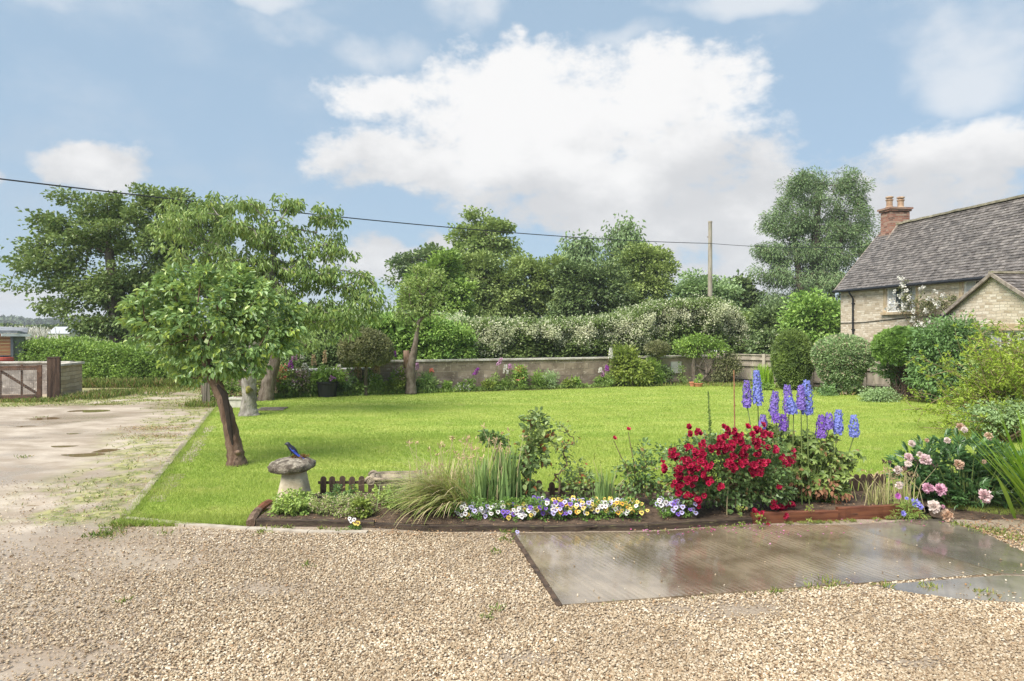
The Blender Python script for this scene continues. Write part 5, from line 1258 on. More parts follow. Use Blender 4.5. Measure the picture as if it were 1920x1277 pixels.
# ---- shrubs and small trees along the back wall
dome = clipped('domed_standard_tree', 'bronze green umbrella shaped clipped tree before the low wall', 20.6, 685, [(0, 1.42, .78, .62, 1.05), (.2, 1.35, .65, .5, 1.0), (-.35, 1.3, .45, .42, 1.0)], 13000, .07, .03, F_BRONZE, 120,
     trunk=[([(.02, 0, 0), (.0, .02, .5), (.03, 0, .95), (0, 0, 1.4)], [.055, .05, .05, .04])] + [([(.02, 0, .85), (a * .5, b * .4, 1.1), (a, b * .8, 1.3)], [.03, .025, .01]) for a, b in ((.5, 0), (-.5, .1), (.2, .4), (-.2, -.4), (.3, -.35))], lump=.10)
pr = tree('pruned_tree', 'hard pruned fruit tree with thick sawn trunk and light upright shoots before the wall', 21.0, 770,
     [(771, 739, .17), (771, 715, .15), (769, 690, .16), (774, 668, .12), (780, 640, .075), (784, 605, .05)],
     [(775, 570, 18, 24), (790, 540, 30, 22), (810, 520, 26, 16), (760, 550, 20, 24), (750, 590, 16, 18), (800, 580, 26, 16), (820, 560, 20, 14), (775, 610, 12, 20), (835, 590, 12, 8), (835, 540, 14, 10), (790, 505, 16, 10)],
     130, 20, .10, .05, .13, F_LIGHT, BARK, seed=121, step=.3, tipr=.006, trough=.25, limb_every=1, start=.6, gnarl=.12, flare=.15)
MB().tube([(PX(764, 21) - PX(770, 21), 0, PZ(690, 21)), (PX(762, 21) - PX(770, 21), 0, PZ(657, 21))], [.11, .09], 10, True, 0, .2, 4).build('sawn_limb', BARK_RED, pr[0], smooth=True)
tw = tree('twisted_tree', 'low multi stemmed twisted tree with flat leafy pads before the buff wall', 24.6, 1305,
     [(1303, 718, .10), (1301, 700, .085), (1300, 685, .08), (1303, 668, .07)],
     [(1285, 645, 24, 10), (1310, 640, 28, 10), (1340, 645, 18, 12), (1275, 655, 14, 8), (1300, 660, 18, 10), (1350, 655, 14, 12), (1330, 665, 12, 8)],
     110, 22, .09, .055, .11, F_HEDGE, BARK, seed=122, step=.25, tipr=.006, trough=.2, gnarl=.3, start=.5)
m = MB()
for pts in ([(0, 0, .05), (.35, 0, .3), (.6, .05, .75), (.75, 0, 1.2)], [(.3, 0, .25), (.1, .05, .6), (.3, 0, 1.0)], [(.4, 0, .4), (.35, .05, .8), (.05, .0, 1.15)], [(0, 0, .7), (.3, .1, .55), (.55, 0, .6)]):
    rough_trunk(m, pts, np.linspace(.06, .03, len(pts)), 8, .3, 7)
m.build('side_limb', BARK, tw[0], smooth=True)
clipped('dome_standard_shrub', 'little dome headed clipped shrub rising above the buff wall', 24.4, 1232, [(0, 1.33, .46, .25, 1.12)], 4200, .06, .03, F_BRONZE, 123, trunk=[([(0, 0, 0), (.02, 0, .6), (0, 0, 1.2)], [.03, .03, .025])])
bush('leafy_shrub', 'large bright yellow green leafy shrub where the long block wall ends', 24.0, 1180, [(1170, 675, 24, 12), (1185, 690, 34, 18), (1165, 705, 24, 14), (1200, 705, 26, 14), (1160, 660, 10, 8), (1180, 662, 12, 8)], 190, 24, .12, .055, .13, F_LIME, 124, inner=50)
bush('fern_clump', 'darker feathery clump right beside the yellow green shrub', 24.3, 1222, [(1222, 695, 18, 20), (1232, 705, 12, 14)], 70, 26, .14, .02, .12, F_HEDGE, 125, inner=20, upn=.3)
bush('bronze_shrub', 'golden bronze small leaved shrub in the corner between wall and fence', 24.7, 1362, [(1360, 685, 24, 18), (1375, 690, 18, 16), (1350, 705, 18, 12), (1365, 672, 16, 8)], 120, 24, .07, .04, .12, F_BRONZE, 126, inner=30)
bush('small_dark_shrub', 'small dark rounded shrub just left of the white board', 24.3, 1248, [(1249, 700, 9, 12)], 26, 22, .07, .05, .08, F_DARK, 127, inner=10)
bush('climbing_wisp', 'thin pale climbing plant partly in front of the white board', 24.5, 1275, [(1277, 697, 7, 16), (1283, 712, 10, 6)], 22, 14, .07, .04, .07, F_LIGHT, 128, inner=0)
for px, lab, r_, h_, pl_ in ((1298, 'small terracotta pot, the left and plainer of two by the twisted tree', .10, .18, 0), (1308, 'terracotta pan holding a bright green plant beside the twisted tree', .15, .15, 1)):
    p = thing('terracotta_pot', lab, 'pot', (PX(px, 23.8), 23.8 - pl_ * .1, 0), 0, 'terracotta pots by the twisted tree')
    q = MB(); q.lathe([(r_ * .7, 0), (r_ * .95, h_ * .75), (r_ * 1.08, h_ * .76), (r_ * 1.08, h_), (r_ * .9, h_), (r_ * .85, h_ * .8), (.01, h_ * .8)], n=18); q.build('pot', TERRA, p)
    if pl_:
        q = MB(); spray(q, np.array([(0, 0, .26)] * 8) + g.normal(size=(8, 3)) * .06, 14, .10, .05, .05, g); q.build('leaves', F_HEDGE, p)
# black pot with green plant
bp = thing('black_planter', 'big round black plastic pot on the lawn edge before the low wall', 'planter', (PX(614, 20.2), 20.2, 0))
q = MB(); q.lathe([(.25, 0), (.295, .40), (.32, .41), (.32, .47), (.29, .47), (.28, .42), (.01, .42)], n=28); q.build('pot', BLACK, bp)
q = MB(); spray(q, clusters([(0, 0, .68, .36, .3, .2), (-.25, 0, .62, .2, .2, .15), (.2, 0, .62, .25, .2, .15)], 60, g), 18, .10, .055, .09, g, droop=.3); q.build('leaves', F_HEDGE, bp)
q = MB(); spray(q, np.array([(.20, -.25, .58)]), 36, .05, .045, .045, g); q.build('flower', FM('mauve_petals', (.35, .12, .35), (.5, .25, .5), .2, .6), bp)
# stone trough, drain grate, old post
tr = thing('stone_trough', 'pale stone planter trough half hidden behind the cherry trunk', 'trough', (PX(447, 17.3), 17.5, 0))
q = MB(); q.box((0, 0, .12), (.56, .36, .22)); q.box((0, 0, .245), (.62, .42, .035)); q.build('basin', M('trough_stone', (.45, .42, .36), (.6, .57, .5), 6, .8, .4), tr)
q = MB(); spray(q, np.array([(-.15, 0, .33), (.1, 0, .34), (0, 0, .30)]), 60, .06, .012, .10, g, upn=.2); q.build('heather', FM('dry_heather', (.2, .12, .06), (.34, .22, .12), 0, .8), tr)
dg = thing('drain_grate', 'weathered metal drain grate set in the grass right of the cherry', 'grate', (PX(510, 16.9), 16.9, .02), .1)
q = MB()
for k in range(14): q.box((-.30 + k * .046, 0, .02), (.022, .55, .02))
q.box((0, .27, .02), (.66, .03, .024)); q.box((0, -.27, .02), (.66, .03, .024)); q.build('bars', M('rusty_metal', (.16, .12, .10), (.30, .25, .22), 8, .7, .3, metal=.3), dg)
po = thing('old_fence_post', 'short split grey timber post at the corner where drive meets lawn', 'post', (PX(386, 17.9), 17.9, 0), .3)
q = MB(); q.box((-.03, 0, .42), (.10, .12, .84), ry=.02); q.box((.06, .01, .40), (.07, .10, .80), ry=-.03); q.build('timber', M('grey_post', (.12, .10, .08), (.24, .21, .16), 5, .9, .8, 30, stretch=(3, 3, .3)), po)
# ================================================================ border flowers along the wall
def spike(name, label, D, px, ytop, ybot, col, seed, wpx=7, leafm=F_LUPIN, group='flower spikes in the border along the wall', cat='flower', leaves=1.0, lean=0.0):
    g = np.random.default_rng(seed)
    t = thing(name, label, cat, (PX(px, D), D, 0), 0, group)
    zt, zb = PZ(ytop, D), PZ(ybot, D)
    q = MB(); q.tube([(0, 0, 0), (lean * .5, 0, zb), (lean, 0, zt)], [.010, .009, .004], 5); q.build('stem', STEM, t)
    q = MB(); n = int(60 + 160 * (zt - zb)); s_ = g.random(n); r = wpx * 1.3 / 2 / F * D * (1.1 - s_ ** 1.5)
    a = g.random(n) * 6.28; p = np.stack([lean * (.5 + .5 * s_) + np.cos(a) * r * .5, np.sin(a) * r * .5, zb + (zt - zb) * s_], 1)
    q.leaves(p, np.stack([np.cos(a), np.sin(a), -.5 + 0 * a], 1), g.normal(size=(n, 3)), .055, .045, 'd'); q.build('flower_spike', col, t)
    if leaves:
        q = MB(); cn = clusters([(0, 0, zb * .35, .14 * leaves, .12, zb * .35)], int(14 * leaves), g, .5, zmin=.03); spray(q, cn, 12, .10, .045, .07, g, droop=.3); q.build('leaves', leafm, t)
    return t
C_PURP = FM('purple_bells', (.28, .03, .32), (.48, .16, .50), .2, .6)
C_PINK = FM('pink_bells', (.50, .22, .40), (.66, .42, .58), .2, .6)
C_CORAL = FM('coral_petals', (.62, .14, .10), (.78, .34, .24), .2, .6)
C_TAN = FM('seed_heads', (.40, .28, .15), (.60, .46, .28), .1, .8)
wl_ = lambda px: (23 + 0) / (1 - .36 * (px - 960) / F) - .50
SP = [('foxglove', 'purple foxglove with two stacked blooms left above the low wall', 546, 675, 690, C_PURP, 8), ('foxglove', 'tall pink foxglove, highest above the low wall', 552, 655, 675, C_PINK, 8), ('foxglove', 'white foxglove standing tall above the low wall', 566, 655, 672, WHITEP, 6),
      ('lupin', 'thick tan seed spike left of the black pot', 589, 663, 684, C_TAN, 8), ('lupin', 'tall thin tan seed spike above the black pot', 609, 655, 680, C_TAN, 5), ('foxglove', 'cluster headed white foxglove between the coral lily and the pot', 570, 680, 700, WHITEP, 18), ('foxglove', 'slender white foxglove left of the white cluster', 577, 686, 712, WHITEP, 8),
      ('foxglove', 'white foxglove by the purple clematis over the low wall', 636, 683, 702, WHITEP, 6), ('lupin', 'white tipped tan spike between pot and domed tree', 668, 680, 706, C_TAN, 8), ('lupin', 'tan lupin spike hard against the left of the domed tree trunk', 675, 686, 708, C_TAN, 8), ('foxglove', 'drooping white foxglove low beside the domed tree trunk', 659, 702, 722, WHITEP, 6),
      ('foxglove', 'low white foxglove in the leaves right of the black pot', 656, 712, 722, WHITEP, 6), ('foxglove', 'short white bloom right of the domed tree', 704, 716, 728, WHITEP, 6), ('lupin', 'tan lupin spike right of the domed tree trunk', 698, 680, 706, C_TAN, 6), ('lupin', 'tan lupin spike at the end of the low wall', 704, 684, 708, C_TAN, 6), ('lupin', 'tan lupin spike nearest the high wall corner', 710, 682, 706, C_TAN, 6),
      ('foxglove', 'purple foxglove rising over the high wall left of the pruned tree', 739, 657, 668, C_PURP, 6), ('foxglove', 'pink foxglove right behind the pruned tree trunk', 781, 680, 692, C_PINK, 5), ('foxglove', 'small coral bloom against the wall right of the pruned tree', 810, 690, 697, C_CORAL, 7), ('foxglove', 'vivid purple foxglove on the wall midway to the leaning spike', 882, 689, 702, C_PURP, 6),
      ('foxglove', 'leaning pale purple foxglove touching the wall coping', 926, 671, 684, C_PINK, 5), ('foxglove', 'large white foxglove left of the coral cluster', 949, 683, 699, WHITEP, 9), ('foxglove', 'pale pink foxglove between white foxglove and coral cluster', 956, 682, 690, C_PINK, 5), ('foxglove', 'low white bells in front of the large white foxglove', 952, 719, 727, WHITEP, 8), ('foxglove', 'low white bells just left under the large white foxglove', 941, 722, 730, WHITEP, 6),
      ('foxglove', 'small white foxglove at the feathery green clumps', 1020, 704, 711, WHITEP, 4), ('foxglove', 'small cream foxglove near the right end of the block wall', 1125, 688, 697, WHITEP, 5), ('foxglove', 'pink foxglove at the foot of the yellow green shrub', 1130, 694, 705, C_PINK, 5), ('foxglove', 'purple pink foxglove touching the yellow green shrub', 1138, 684, 694, C_PURP, 5),
      ('foxglove', 'white and maroon foxglove standing above the wall beside the yellow green shrub', 1144, 652, 671, WHITEP, 6)]
for k, (nm, lab, px, y0, y1, col, w_) in enumerate(SP):
    D = wl_(px); spike(nm, lab, D, px, y0, y1, col, 200 + k, w_, lean=.25 if 'leaning' in lab else .02 * (k % 3 - 1), leaves=.6 if 'low' in lab else 1.0)
def mound(name, label, px, py, rx, ry, leafm, seed, L=.08, W=.04, col=None, ncl=None, per=18, D=None, cat='plant', group='leafy plants in the border along the wall', fn=14, **kw):
    D = D or wl_(px)
    t, cen, _ = bush(name, label, D, px, [(px, py, rx, ry)], ncl or int(10 + rx * ry * .12), per, L, W, min(rx, ry) / F * D * .38, leafm, seed, cat=cat, group=group, inner=8, stems=3, zmin=.04, **kw)
    if col:
        g = np.random.default_rng(seed + 900); q = MB()
        top = cen[np.argsort(cen[:, 2] - .6 * cen[:, 1])[-max(2, len(cen) // 3):]] + [0, -.04, .03]
        spray(q, top, fn, .045, .04, .05, g, 'd', 0, .5, 1.0); q.build('blossom', col, t)
    return t
MD = [('coral_lily', 'plant with a coral pink flower head at the left end of the low wall', 528, 712, 15, 26, F_LUPIN, C_CORAL, 14), ('white_rose', 'leafy plant dotted with small white roses left of the black pot', 547, 722, 16, 18, F_LUPIN, WHITEP, 10),
      ('border_shrub', 'dull pink flowered shrub between the white roses and the pot', 566, 716, 20, 22, F_BRONZE, C_PINK, 6), ('border_shrub', 'green leafy plant hard left of the black pot', 586, 722, 14, 20, F_LUPIN, None, 0), ('clematis', 'plant with a large mauve clematis bloom over the low wall', 648, 712, 14, 20, F_GREY, C_PINK, 10),
      ('border_shrub', 'glossy dark green plant right of the black pot', 640, 732, 14, 10, F_DARK, None, 0), ('border_shrub', 'dark leafy clump under the domed tree', 672, 728, 22, 14, F_LUPIN, None, 0), ('border_shrub', 'green leafy plant right of the domed tree trunk', 700, 718, 18, 20, F_LUPIN, WHITEP, 4),
      ('yellow_leaf_plant', 'yellowing plant at the corner of the high wall', 722, 732, 14, 12, F_LIME, None, 0), ('rose_bush', 'tall loose bush with yellow green tips left of the pruned tree', 752, 712, 13, 24, F_LIME, C_PINK, 4), ('iris_clump', 'upright blue green iris leaves right of the pruned tree', 802, 720, 10, 20, F_IRIS, None, 0),
      ('border_shrub', 'small leafy plant at the right foot of the pruned tree', 785, 732, 8, 12, F_LUPIN, None, 0), ('pale_flower_mound', 'low mound of pale pink flowers at the foot of the wall', 868, 730, 22, 7, F_LUPIN, WHITEP, 8), ('small_upright_plant', 'small upright green plant left of the pale pink mound', 838, 728, 6, 10, F_HEDGE, None, 0),
      ('straw_plant', 'yellow straw coloured dying plant under the leaning foxglove', 916, 728, 10, 14, F_LIME, None, 0), ('border_shrub', 'leafy base of bushy plants left of the coral cluster', 944, 726, 18, 10, F_LUPIN, None, 0), ('coral_valerian', 'tall green plant topped with a coral flower cluster on the wall', 975, 708, 12, 24, F_HEDGE, C_CORAL, 8),
      ('feathery_plant', 'feathery green plant right of the coral cluster, the first of two', 1008, 714, 12, 16, F_HEDGE, None, 0), ('feathery_plant', 'feathery green plant right of the coral cluster, farther along the wall', 1031, 712, 12, 18, F_GREY, None, 0), ('yellow_leaf_plant', 'yellowish small plant beneath the pale crescent mark on the wall', 1066, 724, 10, 9, F_LIME, None, 0),
      ('small_green_plant', 'small dark green tuft beside the yellowish plant by the wall', 1082, 726, 9, 5, F_HEDGE, None, 0), ('border_shrub', 'broad leaved plant at the left foot of the yellow green shrub', 1135, 714, 15, 9, F_LUPIN, None, 0)]
for k, (nm, lab, px, py, rx, ry, lm, col, fn) in enumerate(MD):
    mound(nm, lab, px, py, rx, ry, lm, 300 + k, col=col, fn=max(fn, 1), L=.16 if 'iris' in nm else (.10 if 'feather' in nm else .085), W=.022 if ('iris' in nm or 'feather' in nm) else .045)
q = MB()
for k in range(2600):
    px = 512 + (1145 - 512) * g.random(); D = wl_(px) - .25 + .35 * g.random()
    q.leaves([(PX(px, D), D, .02)], [(g.normal() * .5, g.normal() * .5, 1)], g.normal(size=(1, 3)), .08 + .12 * g.random(), .04, 'd')
q.build('border_undergrowth', F_LUPIN, kind='stuff')
# shrubs left of the cherry, behind the post
bush('border_rose', 'loose leafy rose bush with yellow green leaves between the cherry trunks', 19.4, 487, [(487, 710, 20, 24), (480, 740, 24, 14), (497, 690, 14, 14)], 70, 18, .07, .045, .12, F_LIME, 330, inner=10)
bush('border_rose', 'green bush between the old post and the stone trough', 18.8, 428, [(420, 720, 26, 26), (440, 740, 20, 14), (412, 745, 18, 14)], 110, 18, .08, .045, .13, F_LUPIN, 331, inner=20)
# climbing rose on the house
cw = thing('climbing_rose', 'white climbing rose growing up the house wall right of the first window', 'climbing plant', (HX - .3, HYO, 0), HT)
g = np.random.default_rng(140); q = MB(); zc = [(-4.3, 2.3), (-4.5, 3.0), (-5.6, 3.1), (-4.0, 3.5), (-5.2, 2.6), (-3.4, 3.2)]
for y_, z_ in zc: q.tube([(.2, -5.0, 0), (.15, -4.9 + .1 * g.normal(), 1.2), (.1, (y_ - 4.8) / 2, z_ * .7), (.0, y_, z_)], [.03, .022, .014, .006], 5)
q.build('stems', STEM_BROWN, cw)
q = MB(); cn = clusters([(.08, -5.0, 2.80, .14, .65, .38), (.05, -4.15, 2.95, .12, .25, .40), (.08, -5.9, 2.85, .12, .4, .22), (.08, -4.7, 2.2, .14, .45, .35), (.08, -4.0, 3.45, .12, .2, .15), (.1, -5.0, 1.8, .14, .5, .4)], 110, g)
spray(q, cn, 16, .085, .05, .10, g, droop=.2); q.build('leaves', F_BRONZE, cw)
q = MB(); spray(q, np.array([(0, 0, 0.)]), 26, .05, .045, .035, g, 'o', 0, 1.0, .8, curl=-.2); fl0 = q.build('flower', WHITEP, cw)
spots = [(-3.6, 3.0), (-3.8, 2.85), (-3.5, 2.75), (-4.0, 3.15), (-4.2, 2.8), (-3.9, 2.65), (-4.3, 3.3), (-3.7, 3.3), (-4.4, 3.05), (-4.1, 3.5), (-4.0, 3.75), (-5.5, 2.9), (-5.7, 2.8), (-5.2, 2.6), (-5.3, 2.2), (-4.9, 2.2), (-5.1, 2.05), (-4.7, 2.1), (-4.8, 1.95), (-5.9, 3.05), (-5.0, 3.35), (-4.6, 2.6), (-5.6, 3.2), (-5.3, 3.0), (-3.4, 2.7), (-4.6, 2.35)]
for k, (y_, z_) in enumerate(spots):
    o = fl0 if k == 0 else copy_child(fl0, cw)
    o.location = (-.12, y_, z_); o.rotation_euler = (g.random() * 6, g.random() * 6, 0); o.scale = (.9 + .5 * g.random(),) * 3
# ================================================================ the front flower bed
g = np.random.default_rng(400)
TIMB = M('timber_edge', (.03, .02, .014), (.09, .06, .04), 5, .75, .6, 40, stretch=(.5, 5, 5), c3=(.16, .15, .06))
TIMR = M('timber_edge_new', (.11, .035, .018), (.20, .075, .035), 5, .5, .5, 50, stretch=(.5, 6, 6))
ED = [((480, 989), (702, 994), .085, TIMB, 'dark timber edging board along the front left of the flower bed'), ((702, 994), (806, 1000), .07, TIMB, 'short timber edging board buried under the floppy striped grass'), ((806, 1000), (1020, 1001), .075, TIMB, 'dark timber edging board under the floppy grass and first pansies'),
      ((1020, 1001), (1216, 998), .075, TIMB, 'mossy dark timber edging board in front of the yellow pansies'), ((1216, 998), (1411, 987), .085, TIMB, 'grey brown timber edging board in front of the red rose bush'),
      ((1411, 986), (1572, 981), .130, TIMR, 'reddish brown timber board under the red roses'), ((1572, 980), (1727, 971), .150, TIMR, 'reddish brown timber board, the taller one at the bed corner')]
for (a, b, h, mt_, lab) in ED:
    a, b = gp(*a), gp(*b); L = np.linalg.norm(b - a); rz = math.atan2(b[1] - a[1], b[0] - a[0])
    n = 14; m = MB(); xs = np.linspace(0, L - .004, n); V = []
    for x in xs:
        t1, t2 = .004 * g.normal(), .004 * g.normal()
        V += [(x, -.0 + t1, 0), (x, -.003 + t1, h - .008), (x, .005 + t1, h + t2), (x, .034 + t1, h + t2), (x, .04 + t1, h - .008), (x, .04 + t1, 0)]
    F_ = [(k * 6 + j, (k + 1) * 6 + j, (k + 1) * 6 + (j + 1) % 6, k * 6 + (j + 1) % 6) for k in range(n - 1) for j in range(6)] + [(5, 4, 3, 2, 1, 0), tuple(range((n - 1) * 6, n * 6))]
    m.add(V, F_)
    o = m.build('timber_edging', mt_); o.location = (a[0], a[1], .004); o.rotation_euler = (0, 0, rz)
    tag(o, lab, 'edging board', 'timber boards edging the flower bed')
for a, b, h, lab, mt_ in (((470, 990), (484, 966), .10, 'weathered log end at the front left corner of the bed', BARK_RED), ((484, 966), (505, 950), .09, 'orange brown log closing the left end of the bed', WOOD_RED)):
    a, b = gp(*a), gp(*b); q = MB(); q.tube([(a[0], a[1], h * .45), ((a[0] + b[0]) / 2, (a[1] + b[1]) / 2, h * .5), (b[0], b[1], h * .45)], [.05, .052, .048], 9, True, 0, .25, 5)
    tag(q.build('edging_log', mt_), lab, 'log', 'logs closing the end of the bed')
# picket fence panels
def pickets(label, x0, x1, y0, y1, z0, tilt=0.0, h=.26, seed=0, sp=.111, lean=0.0):
    g = np.random.default_rng(seed)
    L = math.hypot(x1 - x0, y1 - y0); t = thing('picket_fence', label, 'fence', (x0, y0, z0), math.atan2(y1 - y0, x1 - x0), 'low dark brown picket edging panels')
    t.rotation_euler[1] = tilt
    for z in (.185, .035): q = MB(); q.box((L / 2 - .01, .014, z), (L, .016, .032)); q.build('rail', WOOD_DARK, t)
    n = int(L / sp + .5)
    for k in range(n):
        x = .05 + k * sp; hh = h + .006 * g.normal(); w = .034; q = MB(); th = np.linspace(0, math.pi, 9)
        out = [(-w, -.06), (w, -.06)] + [(w * math.cos(a), hh - w + w * math.sin(a)) for a in th]
        V = [(a, -.009, b) for a, b in out] + [(a, .005, b) for a, b in out]; N = len(out)
        q.add(V, [tuple(range(N)), tuple(range(N, 2 * N))[::-1]] + [(j, j + N, (j + 1) % N + N, (j + 1) % N) for j in range(N)])
        o = q.build('picket', WOOD_DARK, t); o.location = (x, 0, 0); o.rotation_euler = (0, lean + .02 * g.normal(), 0)
    return t
pickets('low picket panel between the mushroom shaped stone and the stone urn', -2.25, -1.12, 7.95, 7.98, .03, seed=1)
pickets('low picket panel hidden behind the iris leaves in the middle of the bed', -.62, .33, 7.95, 7.92, -.01, seed=2)
pickets('low picket panel behind the yellow pansies and the pink rose bush', .42, 1.78, 7.85, 7.82, -.025, seed=3)
pickets('low picket panel behind the red rose bush', 1.86, 3.15, 7.90, 7.98, -.005, seed=4)
pickets('leaning low picket panel at the right end of the bed under the delphiniums', 3.22, 4.42, 7.98, 8.15, .03, seed=5, sp=.088, lean=.16)
# staddle stone with a bird
STADC = M('staddle_cap_stone', (.10, .08, .06), (.30, .26, .20), 9, .95, 1.0, 22, c3=(.52, .47, .37), lo=.42, hi=.6, bdist=.03)
STADS = M('staddle_stem_stone', (.40, .33, .22), (.60, .52, .38), 6, .9, .7, 60, c3=(.38, .34, .26))
sx_, sd_ = PX(552, 7.6), 7.6
st = thing('staddle_stone', 'mushroom shaped old stone with lichened cap at the left end of the bed', 'staddle stone', (sx_, sd_, 0))
q = MB(); q.lathe([(.205, 0), (.20, .04), (.165, .18), (.135, .32), (.115, .44)], n=24, sq=4.5, rough=.03, seed=2); q.build('stem', STADS, st, smooth=True)
q = MB(); pr_ = [(.02, .425), (.12, .425), (.19, .435), (.232, .46), (.247, .49), (.243, .52), (.215, .55), (.17, .575), (.11, .592), (.05, .598), (.005, .60)]
q.lathe([(r_, .5 + (z_ - .5) * (.80 if z_ > .5 else 1)) for r_, z_ in pr_], n=44, rough=.13, seed=4); cp = q.build('cap', STADC, st, smooth=True); cp.rotation_euler = (.03, -.05, 0); cp.scale = (1.03, .95, 1)
q = MB(); c = clusters([(.06, .02, .588, .10, .09, .012)], 30, g); spray(q, c, 20, .014, .010, .012, g); q.build('moss', M('rust_moss', (.16, .07, .02), (.30, .17, .05), 20, .95, island=.3), st)
bd_ = thing('bird', 'small dark bird with blue wing and tail perched on the mushroom shaped stone', 'bird', (PX(546, 7.55), 7.55, .60), R(188)); bd_.scale = (1.25, 1.25, 1.25)
def skin_body(name, verts, edges, rad, mat, parent, sub=2):
    me = bpy.data.meshes.new(name); me.from_pydata(verts, edges, []); me.materials.append(mat)
    o = bpy.data.objects.new(name, me); COL.objects.link(o); o.parent = parent
    sk = o.modifiers.new('skin', 'SKIN'); sk.use_smooth_shade = True
    if not me.skin_vertices: 
        bpy.context.view_layer.objects.active = o
    for k, r in enumerate(rad): me.skin_vertices[0].data[k].radius = (r, r * .95)
    me.skin_vertices[0].data[1].use_root = True
    s_ = o.modifiers.new('sub', 'SUBSURF'); s_.levels = sub; s_.render_levels = sub
    return o
BM = M('bird_dark', (.012, .013, .02), (.03, .03, .045), 20, .45)
BBL = M('bird_blue', (.03, .06, .36), (.06, .11, .55), 14, .45)
# one continuous body built as rings from tail to beak
path = np.array([(-.060, 0, .006), (-.045, 0, .022), (-.028, 0, .042), (-.008, 0, .064), (.010, 0, .082), (.020, 0, .098), (.028, 0, .108), (.040, 0, .110), (.050, 0, .108), (.060, 0, .106)])
q = MB(); q.tube(path, [.008, .017, .025, .028, .022, .018, .019, .015, .006, .001], 14, True, flat=1.0); q.build('body', BM, bd_, smooth=True)
for s_ in (-1, 1):
    q = MB(); q.add([(.012, s_ * .024, .082), (-.012, s_ * .030, .050), (-.040, s_ * .026, .020), (-.085, s_ * .012, -.018), (-.060, s_ * .016, .022), (-.030, s_ * .024, .058)], [(0, 1, 5), (1, 2, 4, 5), (2, 3, 4)] if s_ > 0 else [(5, 1, 0), (5, 4, 2, 1), (4, 3, 2)])
    wq = q.build('wing', BBL, bd_); wm_ = wq.modifiers.new('t', 'SOLIDIFY'); wm_.thickness = .006
    q = MB(); q.tube([(-.005, s_ * .012, .045), (0, s_ * .014, .012), (.012, s_ * .014, .003)], .0022, 5); q.build('leg', BM, bd_)
q = MB(); q.beam((-.055, 0, .015), (-.120, 0, -.030), .022, .006); q.build('tail', BBL, bd_)
# carved stone urn (scrolled trough on a foot)
ur = thing('stone_urn', 'old carved stone trough with scrolled ends on a foot in the flower bed', 'urn', (PX(744, 7.75), 7.75, 0), .08)
URN = M('urn_stone', (.15, .12, .09), (.38, .31, .22), 7, .92, .9, 30, c3=(.26, .19, .17), bdist=.02)
q = MB(); V = []; N = 15
for z, rx, ry in ((.17, .15, .10), (.20, .19, .13), (.26, .235, .155), (.32, .262, .17), (.335, .27, .175), (.335, .235, .14), (.30, .21, .12), (.30, .01, .01)):
    for k in range(32):
        a = k / 32 * 6.2832; e = .5; ca, sa = math.cos(a), math.sin(a)
        fl_ = 1 + (.035 * math.cos(k * math.pi / 2) if .2 < z < .33 else 0)
        V.append((math.copysign(abs(ca) ** e, ca) * rx * fl_, math.copysign(abs(sa) ** .6, sa) * ry * fl_, z + .006 * g.normal()))
q.add(V, [(j * 32 + k, j * 32 + (k + 1) % 32, (j + 1) * 32 + (k + 1) % 32, (j + 1) * 32 + k) for j in range(7) for k in range(32)]); q.build('basin', URN, ur, smooth=True)
q = MB(); th = np.linspace(0, 2 * math.pi, 33); q.tube([(math.copysign(abs(math.cos(a)) ** .5, math.cos(a)) * .272, math.copysign(abs(math.sin(a)) ** .6, math.sin(a)) * .178, .338) for a in th], .022, 8, False, 0, .35, 9); q.build('rim', URN, ur, smooth=True)
for sx in (-1, 1):
    q = MB(); sp_ = [(sx * (.275 + math.cos(a) * r), 0, .315 + math.sin(a) * r) for a, r in zip(np.linspace(0, 4 * math.pi, 26), np.linspace(.055, .008, 26))]
    for y_ in (-.155, .155): q.tube([(x, y_ + (.05 if y_ < 0 else -.05) * 0, z) for x, _, z in sp_], np.linspace(.016, .010, 26), 6)
    q.tube([(sx * .275, -.165, .315), (sx * .275, .165, .315)], .042, 12, True, 0, .1, 2); q.build('scroll', URN, ur, smooth=True)
q = MB(); q.lathe([(.13, 0), (.13, .05), (.10, .07), (.075, .12), (.10, .16), (.14, .18)], n=22, rough=.06, seed=8); q.build('foot', URN, ur, smooth=True)
# bamboo cane and seed spike
cn_ = MB(); cn_.tube([(0, 0, 0), (.004, 0, .8), (-.006, 0, 1.52)], [.0085, .008, .006], 8)
for k in range(6): cn_.tube([(.001, 0, .2 + k * .23), (.001, 0, .215 + k * .23)], .0105, 8)
o = cn_.build('garden_cane', M('cane', (.22, .10, .05), (.36, .18, .09), 10, .5)); o.location = (PX(1377, 7.6), 7.6, .03); tag(o, 'thin reddish brown upright cane rising out of the red rose bush', 'cane')
q = MB(); q.tube([(0, 0, 0), (.0, 0, .14), (.01, 0, .32)], [.007, .006, .005], 6); o = q.build('garden_cane', STRAW); o.location = (PX(1363, 7.05), 7.05, .05); tag(o, 'short pale stake under the middle of the red rose bush', 'cane')
fx = thing('seeding_foxglove', 'tall green foxglove gone to seed beside the brown cane', 'flower', (PX(1332, 7.5), 7.5, .04))
q = MB(); q.tube([(.03, 0, 0), (.0, 0, .7), (-.025, 0, 1.28)], [.008, .007, .003], 6); q.build('stem', STEM, fx)
q = MB(); n = 170; s_ = g.random(n); a = g.random(n) * 6.28; q.leaves(np.stack([-.025 * s_ + .0, 0 * s_, .82 + .46 * s_], 1), np.stack([np.cos(a), np.sin(a), .5 + 0 * a], 1), g.normal(size=(n, 3)), .030 * (1.15 - .8 * s_), .017, 'd'); q.build('seed_pods', F_LUPIN, fx)
